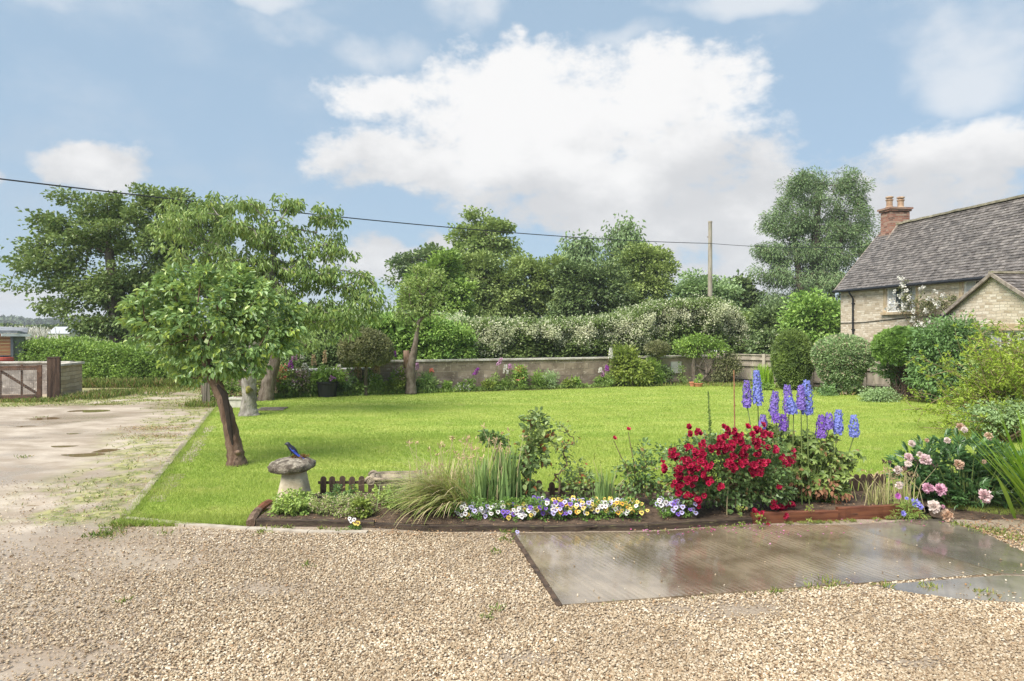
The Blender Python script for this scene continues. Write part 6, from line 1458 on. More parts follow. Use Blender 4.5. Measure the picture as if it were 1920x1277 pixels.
# ---- red rose bush
ROSE = FM('red_petals', (.20, .005, .025), (.52, .018, .075), .18, .5, pscale=8, spec=.25)
_rt = NT(ROSE.node_tree); _oi = _rt.node('ShaderNodeObjectInfo').outputs['Random']
for _nd in [x for x in ROSE.node_tree.nodes if x.type == 'MIX' and not x.inputs[6].is_linked and not x.inputs[7].is_linked]:
    _src = _nd.outputs[2]; _dst = [l.to_socket for l in _src.links]; _mx = _rt.mix(_rt.ramp(_oi, .2, .9), _src, (.46, .010, .055))
    for _d in _dst: _rt.l.new(_mx, _d)
ROSEY = M('stamens', (.85, .55, .12), (.9, .7, .3), 30, .7)
def rosette(rad, rings, g, cup=.5, ys=True, narrow=.95):
    q = MB()
    for (n, r, el_) in rings:
        a = np.arange(n) / n * 6.2832 + g.random() * 3 + .12 * g.normal(size=n)
        d = np.stack([np.cos(a) * math.cos(el_), np.sin(a) * math.cos(el_), np.full(n, math.sin(el_)) + .1 * g.normal(size=n)], 1)
        nr = np.stack([-np.cos(a) * math.sin(el_), -np.sin(a) * math.sin(el_), np.full(n, math.cos(el_))], 1)
        q.leaves(d * .08 * rad, d, nr, rad * r, rad * r * narrow, 'o', 0, curl=-cup, fold=.12)
    if ys: q.leaves(np.zeros((7, 3)) + [0, 0, rad * .12], g.normal(size=(7, 3)) * .5 + [0, 0, 1], g.normal(size=(7, 3)), rad * .28, rad * .15, 'd', 1)
    return q
rb = thing('red_rose_bush', 'wide bush covered in clusters of crimson roses at the middle of the bed', 'rose bush', (PX(1366, 7.25), 7.25, .04))
RBX = PX(1366, 7.25)
def rp(px, py, D): return np.array([PX(px, D) - RBX, D - 7.25, PZ(py, D) - .04])
RL = [(1280, 860, 42, 34), (1330, 840, 52, 36), (1390, 835, 60, 34), (1440, 855, 46, 38), (1310, 895, 54, 38), (1370, 885, 60, 44), (1430, 900, 50, 40), (1290, 925, 34, 30), (1400, 930, 56, 30), (1450, 945, 30, 24), (1345, 935, 44, 24)]
lb = [(PX(a, 7.25) - RBX, 0, PZ(b, 7.25) - .04, rx / F * 7.25, .36, ry / F * 7.25) for a, b, rx, ry in RL]
cn = clusters(lb, 300, g, .6, zmin=.1)
q = MB(); sk_tr = np.array([(0, 0, 0), (.01, 0, .12), (0, .02, .25)]); skeleton(q, sk_tr, [.03, .028, .024], cn, g, gnarl=.16, step=.14, tipr=.0026, start=.3)
for k in range(6): q.tube([(.06 * g.normal(), .05 * g.normal(), 0), (.15 * g.normal(), .1 * g.normal(), .3), cn[k * 7]], [.013, .010, .004], 6)
q.build('stems', STEM_BROWN, rb)
q = MB(); spray(q, cn, 26, .042, .030, .060, g, 'd', .1, .5); q.build('leaves', F_ROSE, rb)
ZR = lambda zx, zy: (1240 + zx * .1723, 780 + zy * .1723)
RC = [(300, 120, 2, 12), (310, 190, 3, 14), (400, 190, 5, 30), (450, 300, 6, 40), (310, 340, 6, 35), (380, 400, 10, 60), (110, 380, 5, 35), (150, 440, 12, 60), (20, 490, 2, 12), (50, 560, 5, 35), (40, 600, 2, 12), (270, 480, 9, 50), (340, 560, 18, 80), (430, 490, 10, 55), (500, 560, 8, 45), (200, 580, 9, 45), (200, 650, 9, 50), (300, 700, 12, 55), (360, 690, 6, 35),
      (180, 750, 12, 60), (200, 830, 6, 35), (680, 120, 3, 18), (720, 160, 6, 35), (800, 180, 4, 25), (620, 240, 5, 30), (690, 230, 6, 35), (830, 230, 8, 45), (650, 300, 7, 40), (780, 310, 10, 55), (870, 290, 7, 40), (620, 350, 12, 50), (560, 340, 6, 30), (700, 370, 8, 40), (940, 120, 3, 14), (1040, 160, 6, 35), (1000, 200, 4, 25), (1100, 210, 8, 45), (1180, 210, 6, 40), (1110, 100, 2, 14), (1030, 280, 8, 50), (920, 350, 8, 50), (1050, 340, 9, 50), (1160, 350, 5, 28), (1240, 380, 5, 35),
      (880, 420, 7, 45), (1050, 420, 6, 35), (780, 450, 7, 45), (740, 520, 14, 60), (800, 550, 8, 50), (890, 510, 10, 50), (1000, 560, 10, 60), (1040, 620, 14, 65), (1090, 520, 8, 40), (1150, 510, 6, 28), (1310, 450, 5, 35), (1400, 480, 10, 50), (1420, 380, 3, 16), (1350, 520, 5, 35), (1430, 440, 4, 25), (460, 650, 6, 35), (520, 710, 10, 50), (640, 770, 5, 30), (1280, 770, 4, 28),
      (270, 870, 5, 30), (340, 880, 7, 40), (400, 910, 5, 28), (460, 870, 3, 22), (400, 980, 2, 16), (1220, 970, 9, 45), (1290, 990, 6, 35), (1330, 1010, 4, 25), (1410, 970, 5, 28), (1010, 1030, 3, 20), (1040, 1080, 4, 22), (1090, 1065, 3, 20), (1160, 1180, 3, 20), (1340, 1080, 3, 25), (150, 1010, 2, 12), (450, 400, 4, 25)]
fl_src = []
for k in range(4):
    o = rosette(.032, [(6, 1.0, .25), (5, .8, .65), (4, .55, 1.1)], g).build('flower', [ROSE, ROSEY], rb); fl_src.append(o)
fpos = []
for zx, zy, n, s_ in RC:
    px, py = ZR(zx, zy)
    rel = max(0, 1 - ((px - 1366) / 125) ** 2 - ((py - 890) / 100) ** 2)
    D = 7.25 - .42 * math.sqrt(rel) - .02
    if py > 955: D = min(D, 6.98)
    for j in range(max(1, int(n * 1.5 + .5))):
        aa, bb = g.normal() * s_ * .1723 * .42, g.normal() * s_ * .1723 * .42
        fpos.append(rp(px + aa, py + bb, D + .05 * g.normal()))
fpos = np.array(fpos); g.shuffle(fpos)
top100 = fpos[:100]; rest = fpos[100:]
for k, p in enumerate(top100):
    o = fl_src[k] if k < 4 else copy_child(fl_src[k % 4], rb)
    dv = Vector((p[0] * .7 + .3 * g.normal(), -1 + .3 * g.normal(), .55 + p[2] * .3 + .25 * g.normal()))
    o.location = p; o.rotation_euler = dv.to_track_quat('Z', 'Y').to_euler(); o.scale = (.68 + .36 * g.random(),) * 3
q = MB()
for p in rest:
    r = rosette(.028 * (.8 + .4 * g.random()), [(6, 1.0, .25), (5, .7, .8)], g); V = np.concatenate(r.V)
    dv = Vector((p[0] * .7 + .4 * g.normal(), -1 + .3 * g.normal(), .5 + .3 * g.normal())); Rm = np.array(dv.to_track_quat('Z', 'Y').to_matrix())
    base = q.nv
    for vv, ll, ss, mm in zip(r.V, r.L, r.S, r.M): pass
    off2 = 0
    q.V.append(V @ Rm.T + p); L_all = np.concatenate(r.L); q.L.append(L_all + q.nv); q.S.append(np.concatenate(r.S)); q.M.append(np.concatenate(r.M)); q.nv += len(V)
q.build('smaller_flowers', [ROSE, ROSEY], rb, kind='stuff')
# ---- other rose bushes
def rose_bush(name, label, px0, D, lobes, ncl, per, seed, leafm, blooms, col, L=.042, canes=5, rose_r=.036, stemm=STEM_BROWN, spread=.05, base_h=.18):
    g = np.random.default_rng(seed); x0 = PX(px0, D); t = thing(name, label, 'rose bush', (x0, D, .04))
    lb = [(PX(a, D) - x0, 0, PZ(b, D) - .04, rx / F * D, .75 * rx / F * D, ry / F * D) for a, b, rx, ry in lobes]
    cn = clusters(lb, ncl, g, .5, zmin=.06); q = MB()
    skeleton(q, np.array([(0, 0, 0), (.005, 0, base_h * .5), (0, 0, base_h)]), [.014, .012, .010], cn, g, gnarl=.12, step=.12, tipr=.0022, start=.2, pathw=.1)
    bp_ = [np.array([PX(a, D) - x0, -.03, PZ(b, D) - .04]) for a, b in blooms]
    for p in bp_: q.tube([(0, 0, .05), (p[0] * .5 + .03, 0, p[2] * .55), p - [0, 0, .02]], [.008, .006, .0035], 6)
    q.build('stems', stemm, t)
    q = MB(); spray(q, cn, per, L, L * .72, spread, g, 'o', .1, .5); q.build('leaves', leafm, t)
    for k, p in enumerate(bp_):
        o = rosette(rose_r, [(6, 1.0, .45), (6, .85, .85), (5, .6, 1.2)], g, ys=False).build('flower', col, t); o.location = p; o.rotation_euler = (.5 + .2 * g.normal(), .4 * g.normal(), 0)
    return t
PINKR = FM('pink_petals', (.55, .16, .28), (.72, .36, .48), .2, .5, pscale=5)
CRIM = FM('crimson_petals', (.45, .015, .06), (.68, .05, .13), .2, .45, pscale=5)
rose_bush('rose_bush', 'tall rose with pale green leaves and one pink bloom right of the iris clump', 992, 7.45, [(992, 805, 16, 16), (1012, 815, 22, 14), (1000, 840, 26, 22), (985, 870, 18, 20), (1020, 860, 18, 20), (990, 915, 22, 20), (1005, 785, 16, 10), (1020, 795, 20, 14)], 74, 11, 410, F_ROSEL, [(983, 877)], PINKR, L=.062, spread=.06)
rose_bush('rose_bush', 'half bare rose with thin brown canes in front of the picket fence', 1048, 7.5, [(1055, 800, 22, 14), (1045, 830, 18, 20), (1062, 840, 22, 16), (1050, 865, 18, 18), (1050, 890, 14, 18), (1070, 820, 14, 20)], 44, 5, 411, F_ROSEL, [], PINKR, L=.036)
rose_bush('rose_bush', 'rose bush with two crimson blooms on tall canes behind the pansies', 1192, 7.4, [(1180, 880, 26, 20), (1205, 880, 30, 22), (1225, 900, 24, 24), (1190, 910, 34, 22), (1170, 930, 20, 16), (1230, 930, 18, 18), (1200, 850, 16, 12), (1208, 835, 9, 12)], 84, 9, 412, F_ROSE, [(1150, 822), (1177, 806)], CRIM)
rose_bush('rose_bush', 'loose leggy rose between the half bare one and the slender iris, without blooms', 1088, 7.55, [(1085, 880, 18, 16), (1100, 900, 20, 16), (1075, 905, 16, 16), (1090, 925, 22, 14)], 40, 9, 414, F_ROSEL, [], PINKR, L=.042)
rose_bush('rose_bush', 'small dark leaved rose shoot above the iris clump', 925, 7.6, [(915, 822, 16, 8), (930, 828, 16, 10), (940, 835, 8, 6)], 24, 12, 413, F_ROSE, [], PINKR, L=.045, base_h=.5)
# ---- delphiniums
DC = [FM('delphinium_violet', (.15, .09, .42), (.36, .25, .68), .2, .6, pscale=12), FM('delphinium_blue', (.13, .15, .52), (.31, .36, .78), .2, .6, pscale=12), FM('delphinium_purple', (.15, .06, .40), (.32, .17, .60), .2, .6, pscale=12)]
de = thing('delphinium_clump', 'clump of tall blue and violet delphinium spires behind the red roses', 'delphinium', (PX(1500, 7.55), 7.55, .04))
DX = PX(1500, 7.55)
DS = [(1401, 713, 762, 13, 0), (1421, 694, 758, 14, 1), (1450, 733, 777, 13, 0), (1456, 775, 790, 16, 2), (1479, 721, 774, 15, 0), (1488, 744, 775, 14, 1), (1502, 722, 766, 13, 0), (1513, 713, 776, 17, 1), (1540, 777, 820, 15, 2), (1554, 774, 803, 14, 0), (1571, 768, 812, 14, 1), (1601, 778, 818, 14, 1), (1429, 777, 802, 12, 0), (1469, 776, 806, 12, 2)]
q = MB(); gd = np.random.default_rng(420)
for k, (px, y0, y1, w_, c_) in enumerate(DS):
    D = 7.35 + .25 * gd.random(); xt = PX(px, D) - DX; yt = D - 7.55; zt, zb = PZ(y0, D) - .04, PZ(y1, D) - .04
    bx_ = xt * .75 + .02 * gd.normal(); by_ = .1 * gd.normal()
    ln_ = .03 * gd.normal() if k not in (5,) else -.10
    q.tube([(bx_, by_, 0), ((bx_ + xt) / 2, (by_ + yt) / 2, zb * .55), (xt, yt, zb), (xt + ln_ * .5, yt, zt)], [.008, .007, .006, .002], 6)
    f = MB(); H = zt - zb; rows = int(H / .0125)
    for r in range(rows):
        s_ = r / rows; R_ = w_ * 1.28 / 2 / F * D * (1.12 - .55 * s_ ** 2.2) * (.85 if r < 2 else 1)
        m_ = 9
        for j in range(m_):
            if gd.random() < .06: continue
            a = (j + .5 * (r % 2)) / m_ * 6.2832 + .25 * gd.normal(); cdir = np.array([math.cos(a), math.sin(a), .1])
            pc = np.array([xt + ln_ * .5 * s_, yt, zb + H * s_ + .004 * gd.normal()]) + cdir * R_ * .78 * (1 + .15 * gd.normal())
            e1 = np.array([-math.sin(a), math.cos(a), 0]); e2 = np.array([0, 0, 1.]); b0 = gd.random() * 6
            an = b0 + np.arange(5) * 1.2566; dd = np.cos(an)[:, None] * e1 + np.sin(an)[:, None] * e2 + cdir * .25
            f.leaves(np.tile(pc, (5, 1)), dd, np.tile(cdir, (5, 1)), .0180 * (1.1 - .45 * s_), .0160 * (1.1 - .45 * s_), 'd', 0, 0, .05)
    for e in range(5 if k in (0, 1, 7, 11) else 2):
        pc = np.array([xt + .010 * gd.normal(), yt + .010 * gd.normal(), zb + .004 - .014 * gd.random()]); an = np.arange(5) * 1.2566; f.leaves(np.tile(pc, (5, 1)), np.stack([np.cos(an), -.3 + 0 * an, np.sin(an)], 1), np.tile([0, -1., 0], (5, 1)), .014, .012, 'd', 0, 0)
    f.build('flower_spike', DC[c_], de)
q.build('stems', STEM, de)
q = MB()
DL = [(1480, 835, 60, 26), (1530, 845, 50, 34), (1500, 880, 60, 34), (1560, 880, 34, 34), (1540, 920, 46, 30), (1590, 860, 22, 24), (1480, 920, 30, 26), (1570, 930, 28, 24), (1440, 810, 24, 16)]
lb = [(PX(a, 7.6) - DX, .08, PZ(b, 7.6) - .04, rx / F * 7.6, .22, ry / F * 7.6) for a, b, rx, ry in DL]
cn = clusters(lb, 380, gd, .7, zmin=.05)
for c in cn:      # palmate leaves: five lobes from one point
    ax = gd.random() * 6.28; tiltv = unit(np.array([gd.normal() * .6, -.6 + .5 * gd.normal(), 1.0])); e1 = unit(np.cross(tiltv, [math.cos(ax), math.sin(ax), .2])); e2 = np.cross(tiltv, e1)
    an = np.linspace(-1.9, 1.9, 5) + ax; s_ = .05 + .035 * gd.random()
    for c_2 in (c, c + .05 * gd.normal(size=3)): q.leaves(np.tile(c_2, (5, 1)), np.cos(an)[:, None] * e1 + np.sin(an)[:, None] * e2, np.tile(tiltv, (5, 1)), s_ * 1.1 * (1 - .25 * np.abs(np.linspace(-1, 1, 5))), s_ * .55, 'd', 0, .2)
q.build('leaves', F_DELPH, de)
q = MB()
for c in cn[::4]: q.tube([(c[0] * .6, .05, 0), (c[0] * .8, c[1] * .5, c[2] * .5), c], [.006, .005, .002], 5)
q.build('leaf_stalks', STEM, de)
q = MB(); cd = clusters([(.0, -.05, .25, .25, .12, .14), (.35, -.05, .2, .2, .12, .12)], 26, gd); spray(q, cd, 7, .05, .03, .03, gd, 'o', 1.2, .2); q.build('withered_leaves', FM('withered', (.14, .06, .03), (.34, .17, .09), .1, .8), de)
# ---- irises, sedge and grasses
def blades(name, label, px0, D, n, spreadx, spready, h, w_, lean, droop, mat, seed, cat='iris clump', lmean=0.0, heads=0, headm=None, az=None, z0=.05):
    g = np.random.default_rng(seed); t = thing(name, label, cat, (PX(px0, D), D, z0)); q = MB(); hd = MB()
    for k in range(n):
        a = g.random() * 6.28 if az is None else az + g.normal() * .6
        q.ribbon((spreadx * g.normal(), spready * g.normal(), -.02), a, abs(lmean + lean * g.normal()), h * (.65 + .4 * g.random()), w_ * (.7 + .6 * g.random()), droop * (.4 + g.random()), 7)
    q.build('blades', mat, t)
    if heads:
        for k in range(heads):
            bx_, by_ = spreadx * 1.2 * g.normal(), spready * g.normal(); hh = h * (.9 + .35 * g.random()); lx = .12 * g.normal()
            hd.tube([(bx_, by_, 0), (bx_ + lx * .3, by_, hh * .6), (bx_ + lx, by_, hh)], [.004, .0035, .002], 5, mat=0)
            p = np.array([(bx_ + lx, by_, hh + .01)] * 5) + g.normal(size=(5, 3)) * .012; hd.leaves(p, g.normal(size=(5, 3)) * .5 + [0, 0, .6], g.normal(size=(5, 3)), .045, .014, 'd', 1)
        hd.build('seed_heads', [STRAW, headm or C_TAN], t)
    return t
blades('grassy_clump', 'fresh green arching grass filling the bed between the stone urn and the irises', 778, 7.32, 170, .13, .08, .36, .010, .35, .8, F_IRIS, 438, cat='plant')
blades('iris_clump', 'low green iris leaves in front of the daylily stalks', 862, 7.2, 110, .10, .05, .40, .016, .2, .3, F_IRIS, 439)
blades('iris_clump', 'dense upright grey green iris leaves in front of the tall pale rose', 948, 7.35, 150, .07, .06, .74, .022, .10, .12, F_IRIS, 430, heads=4)
blades('iris_clump', 'second fan of iris leaves leaning left beside the upright iris clump', 908, 7.3, 130, .08, .06, .62, .018, .16, .28, F_IRIS, 431, heads=16, headm=C_TAN)
blades('iris_clump', 'slender iris leaves with yellow tips behind the yellow pansies', 1132, 7.3, 80, .05, .05, .46, .013, .12, .12, F_IRIS, 432, heads=5, headm=F_LIME)
blades('daylily_clump', 'loose straw tipped clump full of spent flower stalks left of the irises', 850, 7.45, 300, .17, .08, .60, .012, .25, .5, F_GRASSY, 433, cat='plant', heads=26)
blades('daylily_clump', 'thin mixed green and straw grass just right of the stone urn', 805, 7.35, 190, .11, .08, .42, .010, .3, .7, F_GRASSY, 434, cat='plant', heads=8)
sg = thing('sedge', 'long floppy striped grass spilling left over the timber edge onto the gravel', 'grass clump', (PX(880, 7.22), 7.22, .06))
q = MB(); gs = np.random.default_rng(435)
for k in range(430):
    a = R(196) + gs.normal() * .42 + (R(14) if k % 3 else 0); q.ribbon((.09 * gs.normal() - .16 * gs.random(), .07 * gs.normal(), 0), a, R(14) + R(34) * gs.random(), .50 + .52 * gs.random(), .0075 + .004 * gs.random(), R(50) + R(28) * gs.random(), 9)
V = q.V
for v in V: v[:, 2] = np.maximum(v[:, 2], -.045 + .012 * gs.random() + np.clip((v[:, 1] + .27) * .25, 0, .06))
q.build('blades', F_GRASSY, sg)
sg2 = thing('sedge', 'second floppy striped grass clump fanning left over the bed edge below the stone urn', 'grass clump', (PX(838, 7.2), 7.2, .06))
q = MB()
for k in range(300):
    a = R(200) + gs.normal() * .55; q.ribbon((.10 * gs.normal(), .06 * gs.normal(), 0), a, R(20) + R(36) * gs.random(), .40 + .42 * gs.random(), .0075 + .004 * gs.random(), R(50) + R(28) * gs.random(), 9)
for v in q.V: v[:, 2] = np.maximum(v[:, 2], -.045 + .012 * gs.random() + np.clip((v[:, 1] + .25) * .25, 0, .06))
q.build('blades', F_GRASSY, sg2)
blades('dry_grass_clump', 'yellowing wiry plant stems at the right corner of the bed', 1658, 7.5, 110, .12, .07, .34, .008, .45, .5, FM('yellowing', (.28, .32, .08), (.58, .52, .26), .25, .6), 436, cat='plant', heads=16)
blades('chive_clump', 'thin upright stems with small dark heads at the edge of the peony bush', 1690, 7.35, 40, .08, .05, .42, .007, .12, .1, F_GRASSY, 437, cat='plant', heads=12, headm=M('dark_heads', (.06, .03, .03), (.12, .06, .05), 10, .8))
# ---- ground cover at the left end
def gcover(label, px, D, rx, hz, n, seed, mat, L=.026, ry=.22, name='ground_cover', cat='plant', flo=None):
    g = np.random.default_rng(seed); t = thing(name, label, cat, (PX(px, D), D, .05)); q = MB()
    cn = clusters([(0, 0, hz * .25, rx, ry, hz)], n, g, .35, zmin=.01); spray(q, cn, 22, L, L * .8, .03, g, 'd', .1, .7); q.build('leaves', mat, t)
    if flo: q = MB(); spray(q, cn[cn[:, 2] > hz * .5], 4, .018, .014, .03, g); q.build('blossom', flo, t)
    return t
gcover('mound of light green lobed leaves at the foot of the mushroom shaped stone', 552, 7.18, .24, .17, 80, 440, F_GCOVG, .032, .22, 'geranium')
gcover('low pinkish green heather mat in the left part of the bed', 617, 7.15, .25, .11, 90, 441, F_GCOV, .020, .2, 'heather')
gcover('low straw tinted heather mat nearer the floppy grass', 672, 7.12, .20, .10, 60, 442, F_GCOV, .020, .2, 'heather')
gcover('small bright yellow green leafy tuft among the heather', 678, 7.0, .07, .10, 24, 443, F_LIME, .035, .06, 'small_green_plant')
gcover('loose green weeds below the stone urn at the back of the bed', 745, 7.45, .26, .10, 60, 446, F_GCOVG, .034, .2, 'small_green_plant')
gcover('dark leafy mound behind the heather by the picket fence', 640, 7.5, .18, .08, 36, 444, F_ROSE, .03, .12, 'small_green_plant')
gcover('green leafy base under the daylily stalks', 850, 7.35, .22, .14, 50, 445, F_ROSE, .04, .16, 'small_green_plant')
# ---- pansies and violas
PC = {'yellow': FM('yellow_petals', (.66, .46, .05), (.82, .68, .18), .2, .6, pscale=30), 'white': FM('white_pansy_petals', (.62, .60, .60), (.84, .82, .78), .2, .6, pscale=30),
      'purple': FM('purple_petals', (.10, .05, .36), (.26, .14, .56), .2, .6, pscale=30), 'lilac': FM('lilac_petals', (.40, .36, .66), (.62, .58, .82), .2, .6, pscale=30), 'orange': FM('orange_petals', (.70, .34, .03), (.8, .5, .08), .2, .6, pscale=30)}
EYE = M('pansy_eye', (.05, .012, .05), rough=.7); EYEY = M('pansy_eye_gold', (.75, .48, .04), rough=.7)
gpz = np.random.default_rng(450)
def pansy_flower(col, parent):
    q = MB(); R_ = .021
    for a, r in ((.5, .95), (1.15 + 1.4, .95), (-.25, 1.0), (math.pi + .25, 1.0), (-math.pi / 2, 1.15)):
        d = np.array([[math.cos(a), math.sin(a), .18]]); q.leaves([(0, 0, 0)], d, [(0, 0, 1)], R_ * r, R_ * r * 1.15, 'o', 0, curl=.1, fold=.03)
    q.leaves(np.zeros((3, 3)) + [0, 0, .004], [(1, -.2, .2), (-1, -.2, .2), (0, -1, .2)], [(0, 0, 1)] * 3, R_ * .48, R_ * .5, 'd', 1, 0)
    q.leaves(np.zeros((2, 3)) + [0, 0, .006], [(.3, 1, .1), (-.3, -1, .1)], [(0, 0, 1)] * 2, R_ * .16, R_ * .2, 'd', 2, 0)
    return q.build('flower', [PC[col], EYE, EYEY], parent)
src = {}
PP = [(868, 968, ['white', 'white', 'yellow', 'lilac'], 5, 'a few white and yellow violas under the iris clump'), (892, 965, ['white', 'white', 'lilac'], 7, 'white violas in front of the iris leaves, right of the sparse ones'), (925, 958, ['lilac', 'white', 'white'], 8, 'pale lilac and white pansy clump at the right foot of the irises'),
      (960, 952, ['white', 'white', 'yellow', 'purple'], 11, 'cream pansy clump with a dark purple bloom under the pink rose'), (990, 962, ['white', 'yellow', 'white'], 11, 'white and yellow pansy clump left of the purple ones'), (1015, 955, ['purple', 'purple', 'white'], 11, 'purple and white pansy clump under the half bare rose'),
      (1042, 962, ['purple', 'lilac', 'white'], 10, 'lilac and purple pansy clump at the middle of the row'), (1062, 950, ['yellow', 'yellow', 'orange', 'purple'], 12, 'bright yellow pansy clump standing highest in the row'), (1088, 958, ['lilac', 'white', 'yellow'], 12, 'mixed pale pansy clump in front of the slender iris'),
      (1112, 964, ['yellow', 'white', 'yellow'], 12, 'lemon and white pansy clump in front of the slender iris, right side'), (1140, 958, ['white', 'white', 'yellow'], 13, 'creamy white pansy clump near the crimson rose canes'), (1165, 962, ['orange', 'white', 'yellow', 'lilac'], 12, 'pansy clump with an orange bloom near the right end'),
      (1186, 972, ['white', 'yellow', 'yellow'], 9, 'last yellow and white pansy clump at the right end of the row'), (1253, 968, ['lilac', 'lilac', 'white'], 9, 'lone lilac pansy clump left of the red rose bush'), (1280, 965, ['lilac', 'purple', 'lilac'], 6, 'small lilac pansy clump touching the red rose bush')]
LEAFP = FM('pansy_leaves', (.08, .18, .03), (.22, .36, .07), .25, .45, pscale=8)
def pansy(label, px, D, zt, cols, n, wide=.13, seed=0, deep=.16):
    g = np.random.default_rng(seed); t = thing('pansy_plant', label, 'pansy', (PX(px, D), D, .05), 0, 'pansies edging the flower bed')
    q = MB(); cn = clusters([(0, 0, zt * .3, wide, deep, zt * .6)], 34, g, .5, zmin=.005); spray(q, cn, 14, .026, .016, .022, g); q.build('leaves', LEAFP, t)
    for k in range(n):
        col = cols[k % len(cols)]
        if col not in src: o = pansy_flower(col, t); src[col] = o
        else: o = copy_child(src[col], t)
        o.location = (wide * (g.random() * 2 - 1), deep * (g.random() * 1.8 - 1), zt * (.45 + .65 * g.random())); dv = Vector((.35 * g.normal(), -1, .7 + .3 * g.normal()))
        o.rotation_euler = dv.to_track_quat('Z', 'Y').to_euler(); o.scale = (1.0 + .4 * g.random(),) * 3
    return t
for k, (px, py, cols, n, lab) in enumerate(PP):
    pansy(lab, px, 7.0 if px < 1200 else 7.05, .15 if px < 1000 else .19, cols, int(n * 2.9), seed=460 + k)
lone = thing('pansy_plant', 'tiny self sown white and yellow pansy growing in the gravel below the bed', 'pansy', (PX(665, 6.75), 6.75, .015))
q = MB(); spray(q, clusters([(0, 0, .02, .045, .04, .02)], 10, gpz), 12, .024, .015, .015, gpz); q.build('leaves', LEAFP, lone)
for (x, z, c_) in ((-.03, .10, 'white'), (-.045, .125, 'white'), (.01, .085, 'yellow'), (.035, .08, 'yellow'), (0, .115, 'white')):
    o = copy_child(src[c_], lone); o.location = (x, -.02, z); o.rotation_euler = (1.2, 0, x * 8)
sp_ = copy_child(src['lilac'], None); sp_.parent = None; sp_.name = 'fallen_pansy'; sp_.location = (PX(970, 6.60), 6.60, .045); sp_.rotation_euler = (.7, .2, 0); tag(sp_, 'single lilac pansy bloom drooping over the front of the timber edge', 'flower')
# small weeds at the slab edge
for px, py, lab, k in ((1388, 996, 'little yellow green weed on the slab edge below the red roses, left one', 0), (1425, 999, 'yellow green seedling right under the hanging red rose', 1), (1518, 990, 'lime green seedling in front of the red brown board', 2)):
    p0 = gp(px, py); t = thing('weed_seedling', lab, 'weed', (p0[0], p0[1], .03)); q = MB(); g2 = np.random.default_rng(480 + k)
    q.tube([(0, 0, 0), (.005, 0, .06)], .002, 4); q.build('stem', STEM, t); q = MB(); spray(q, clusters([(0, 0, .04, .03, .02, .04)], 9, g2, zmin=.005), 7, .022, .014, .010, g2); q.build('leaves', F_LIME, t)
# ---- peony bush
pb = thing('peony_bush', 'dark leaved peony bush with heavy pale pink blooms at the right end of the bed', 'peony', (PX(1808, 7.7), 7.7, .02)); BX = PX(1808, 7.7)
gq = np.random.default_rng(500)
PL = [(1740, 870, 40, 34), (1790, 850, 50, 34), (1840, 850, 50, 36), (1890, 865, 44, 40), (1740, 910, 46, 34), (1800, 905, 60, 44), (1860, 910, 56, 44), (1910, 910, 50, 44), (1770, 940, 40, 26), (1840, 945, 60, 26), (1720, 890, 24, 30)]
lb = [(PX(a, 7.7) - BX, .1, PZ(b, 7.7) - .02, rx / F * 7.7, .40, ry / F * 7.7) for a, b, rx, ry in PL]
cn = clusters(lb, 300, gq, .45, zmin=.05); q = MB(); cc0 = np.array([0, .1, .1])
for c in np.concatenate([cn, clusters(lb, 160, gq, .35, zmin=.05)]):      # each leaf: long leaflets fanning from a stalk
    d0 = unit(unit(c - cc0) + np.array([0, -.25, .25]) + .3 * gq.normal(size=3)); up_ = unit(np.array([0, 0, 1.]) + .5 * gq.normal(size=3)); sd_ = unit(np.cross(d0, up_)); nn = np.cross(sd_, d0)
    an = np.array([-1.0, -.5, 0, .5, 1.0, -.75, .75]); dd = np.cos(an)[:, None] * d0 + np.sin(an)[:, None] * sd_; pp = np.tile(c, (7, 1)); pp[5:] -= d0 * .04
    q.leaves(pp, dd, np.tile(nn, (7, 1)) + .2 * gq.normal(size=(7, 3)), .085 + .03 * gq.random(7), .028, 'o', 0, .25)
q.build('leaves', F_PEONY, pb)
q = MB()
for c in cn[::3]: q.tube([(c[0] * .45, c[1] * .5, 0), (c[0] * .75, c[1] * .8, c[2] * .6), c], [.007, .006, .003], 5)
q.build('stems', STEM, pb)
PNK = FM('pale_pink_petals', (.62, .40, .42), (.86, .74, .72), .25, .6, pscale=20); PNW = FM('cream_petals', (.70, .56, .50), (.88, .82, .76), .25, .6, pscale=20); PDK = FM('rose_pink_petals', (.56, .26, .38), (.78, .52, .60), .25, .6, pscale=20); PBR = FM('browning_petals', (.50, .30, .18), (.80, .66, .52), .2, .7, pscale=20)
def peony(px, py, D, r, col, lab=None):
    q = MB(); N_ = 95; u = unit(gq.normal(size=(N_, 3)) + [0, 0, .55]); u[:, 2] = np.abs(u[:, 2]) - .25; u = unit(u)
    tg = unit(np.cross(u, gq.normal(size=(N_, 3)))); q.leaves(u * r * (.25 + .30 * gq.random((N_, 1))), u * .9 + tg * .55, tg + .3 * gq.normal(size=(N_, 3)), r * .60, r * .62, 'o', 0, curl=.25, fold=.1)
    o = q.build('flower', col, pb, label=lab); o.location = (PX(px, D) - BX, D - 7.7, PZ(py, D) - .02); dv = Vector((.3 * gq.normal(), -1, .45 + .2 * gq.normal())); o.rotation_euler = dv.to_track_quat('Z', 'Y').to_euler()
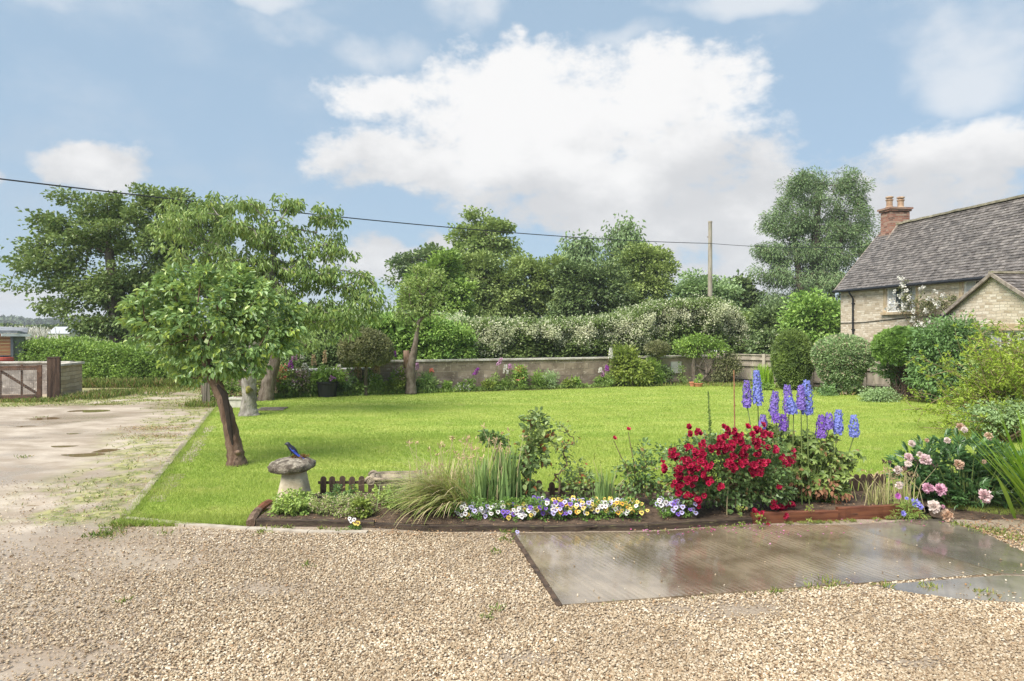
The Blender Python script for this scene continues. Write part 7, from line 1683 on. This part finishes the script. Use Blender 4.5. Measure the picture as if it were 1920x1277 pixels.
for px, py, D, r, col, lab in [(1709, 832, 7.5, .04, PNW, None), (1703, 858, 7.4, .05, PNK, 'pale pink bloom at the left edge of the bush'), (1702, 870, 7.35, .04, PNW, None), (1683, 881, 7.3, .045, PNW, 'white bloom farthest left'), (1735, 862, 7.25, .06, PNK, None), (1724, 852, 7.3, .035, PNW, None), (1686, 910, 7.2, .04, PNW, None),
        (1776, 826, 7.35, .035, PNW, None), (1800, 800, 7.5, .045, PBR, 'topmost bloom, browning at the edges'), (1808, 806, 7.45, .035, PNW, None), (1853, 818, 7.5, .045, PBR, None), (1797, 871, 7.2, .055, PBR, 'faded bloom turning brown'), (1845, 866, 7.35, .025, PBR, None), (1740, 915, 7.1, .055, PDK, 'deeper pink bloom, the left of a touching pair'), (1762, 918, 7.08, .065, PDK, 'deeper pink bloom, the right of a touching pair'),
        (1845, 930, 7.1, .075, PNK, None), (1751, 950, 7.0, .065, PNW, None), (1775, 967, 7.0, .065, PBR, 'wilting bloom hanging lowest, near the slab'), (1738, 826, 7.4, .025, PBR, None), (1768, 950, 6.98, .02, PDK, None)]:
    peony(px, py, D, r, col, lab)
# blue cornflower-like scabious heads and a bright pink bloom at the corner
sc_ = thing('cornflower', 'trailing plant with large violet blue heads over the right end of the timber edge', 'flower', (PX(1700, 7.2), 7.2, .05)); X0 = PX(1700, 7.2)
BLU = FM('violet_blue_petals', (.16, .14, .58), (.42, .40, .82), .2, .6, pscale=20); MAG = FM('magenta_petals', (.42, .06, .36), (.60, .20, .55), .2, .6, pscale=20)
q = MB()
for (px, py, D, r, col) in [(1716, 944, 7.05, .055, BLU), (1725, 950, 7.03, .035, BLU), (1693, 963, 7.02, .033, BLU), (1683, 930, 7.1, .035, MAG), (1700, 935, 7.15, .022, BLU), (1676, 985, 6.9, .014, MAG)]:
    p = np.array([PX(px, D) - X0, D - 7.2, PZ(py, D) - .05]); o = rosette(r, [(12, 1.0, .15), (11, .8, .6), (9, .5, 1.1)], gq, cup=.2, ys=False, narrow=.42).build('flower', col, sc_); o.location = p; o.rotation_euler = (1.1 + .2 * gq.normal(), .2 * gq.normal(), 0)
    q.tube([(p[0] * .3, .1, -.02), (p[0] * .6, p[1] * .5, max(.02, p[2] * .6)), p], [.004, .0035, .002], 5)
q.build('stems', STEM, sc_); q = MB(); spray(q, clusters([(-.05, -.12, .05, .14, .08, .06), (-.12, -.18, .0, .08, .05, .03)], 26, gq, zmin=-.02), 12, .05, .007, .04, gq, upn=.4); q.build('leaves', F_GCOVG, sc_)
# ================================================================ damp summer air
hz = bpy.data.materials.new('haze'); hz.use_nodes = True
_n = NT(hz.node_tree); _n.n.remove(_n.n['Principled BSDF'])
pv = _n.node('ShaderNodeVolumePrincipled'); pv.inputs['Density'].default_value = .0006; pv.inputs['Color'].default_value = (.86, .90, .95, 1)
_n.l.new(pv.outputs[0], _n.n['Material Output'].inputs['Volume'])
MB().box((0, 0, 25), (3400, 3400, 53)).build('haze', hz, kind='stuff')
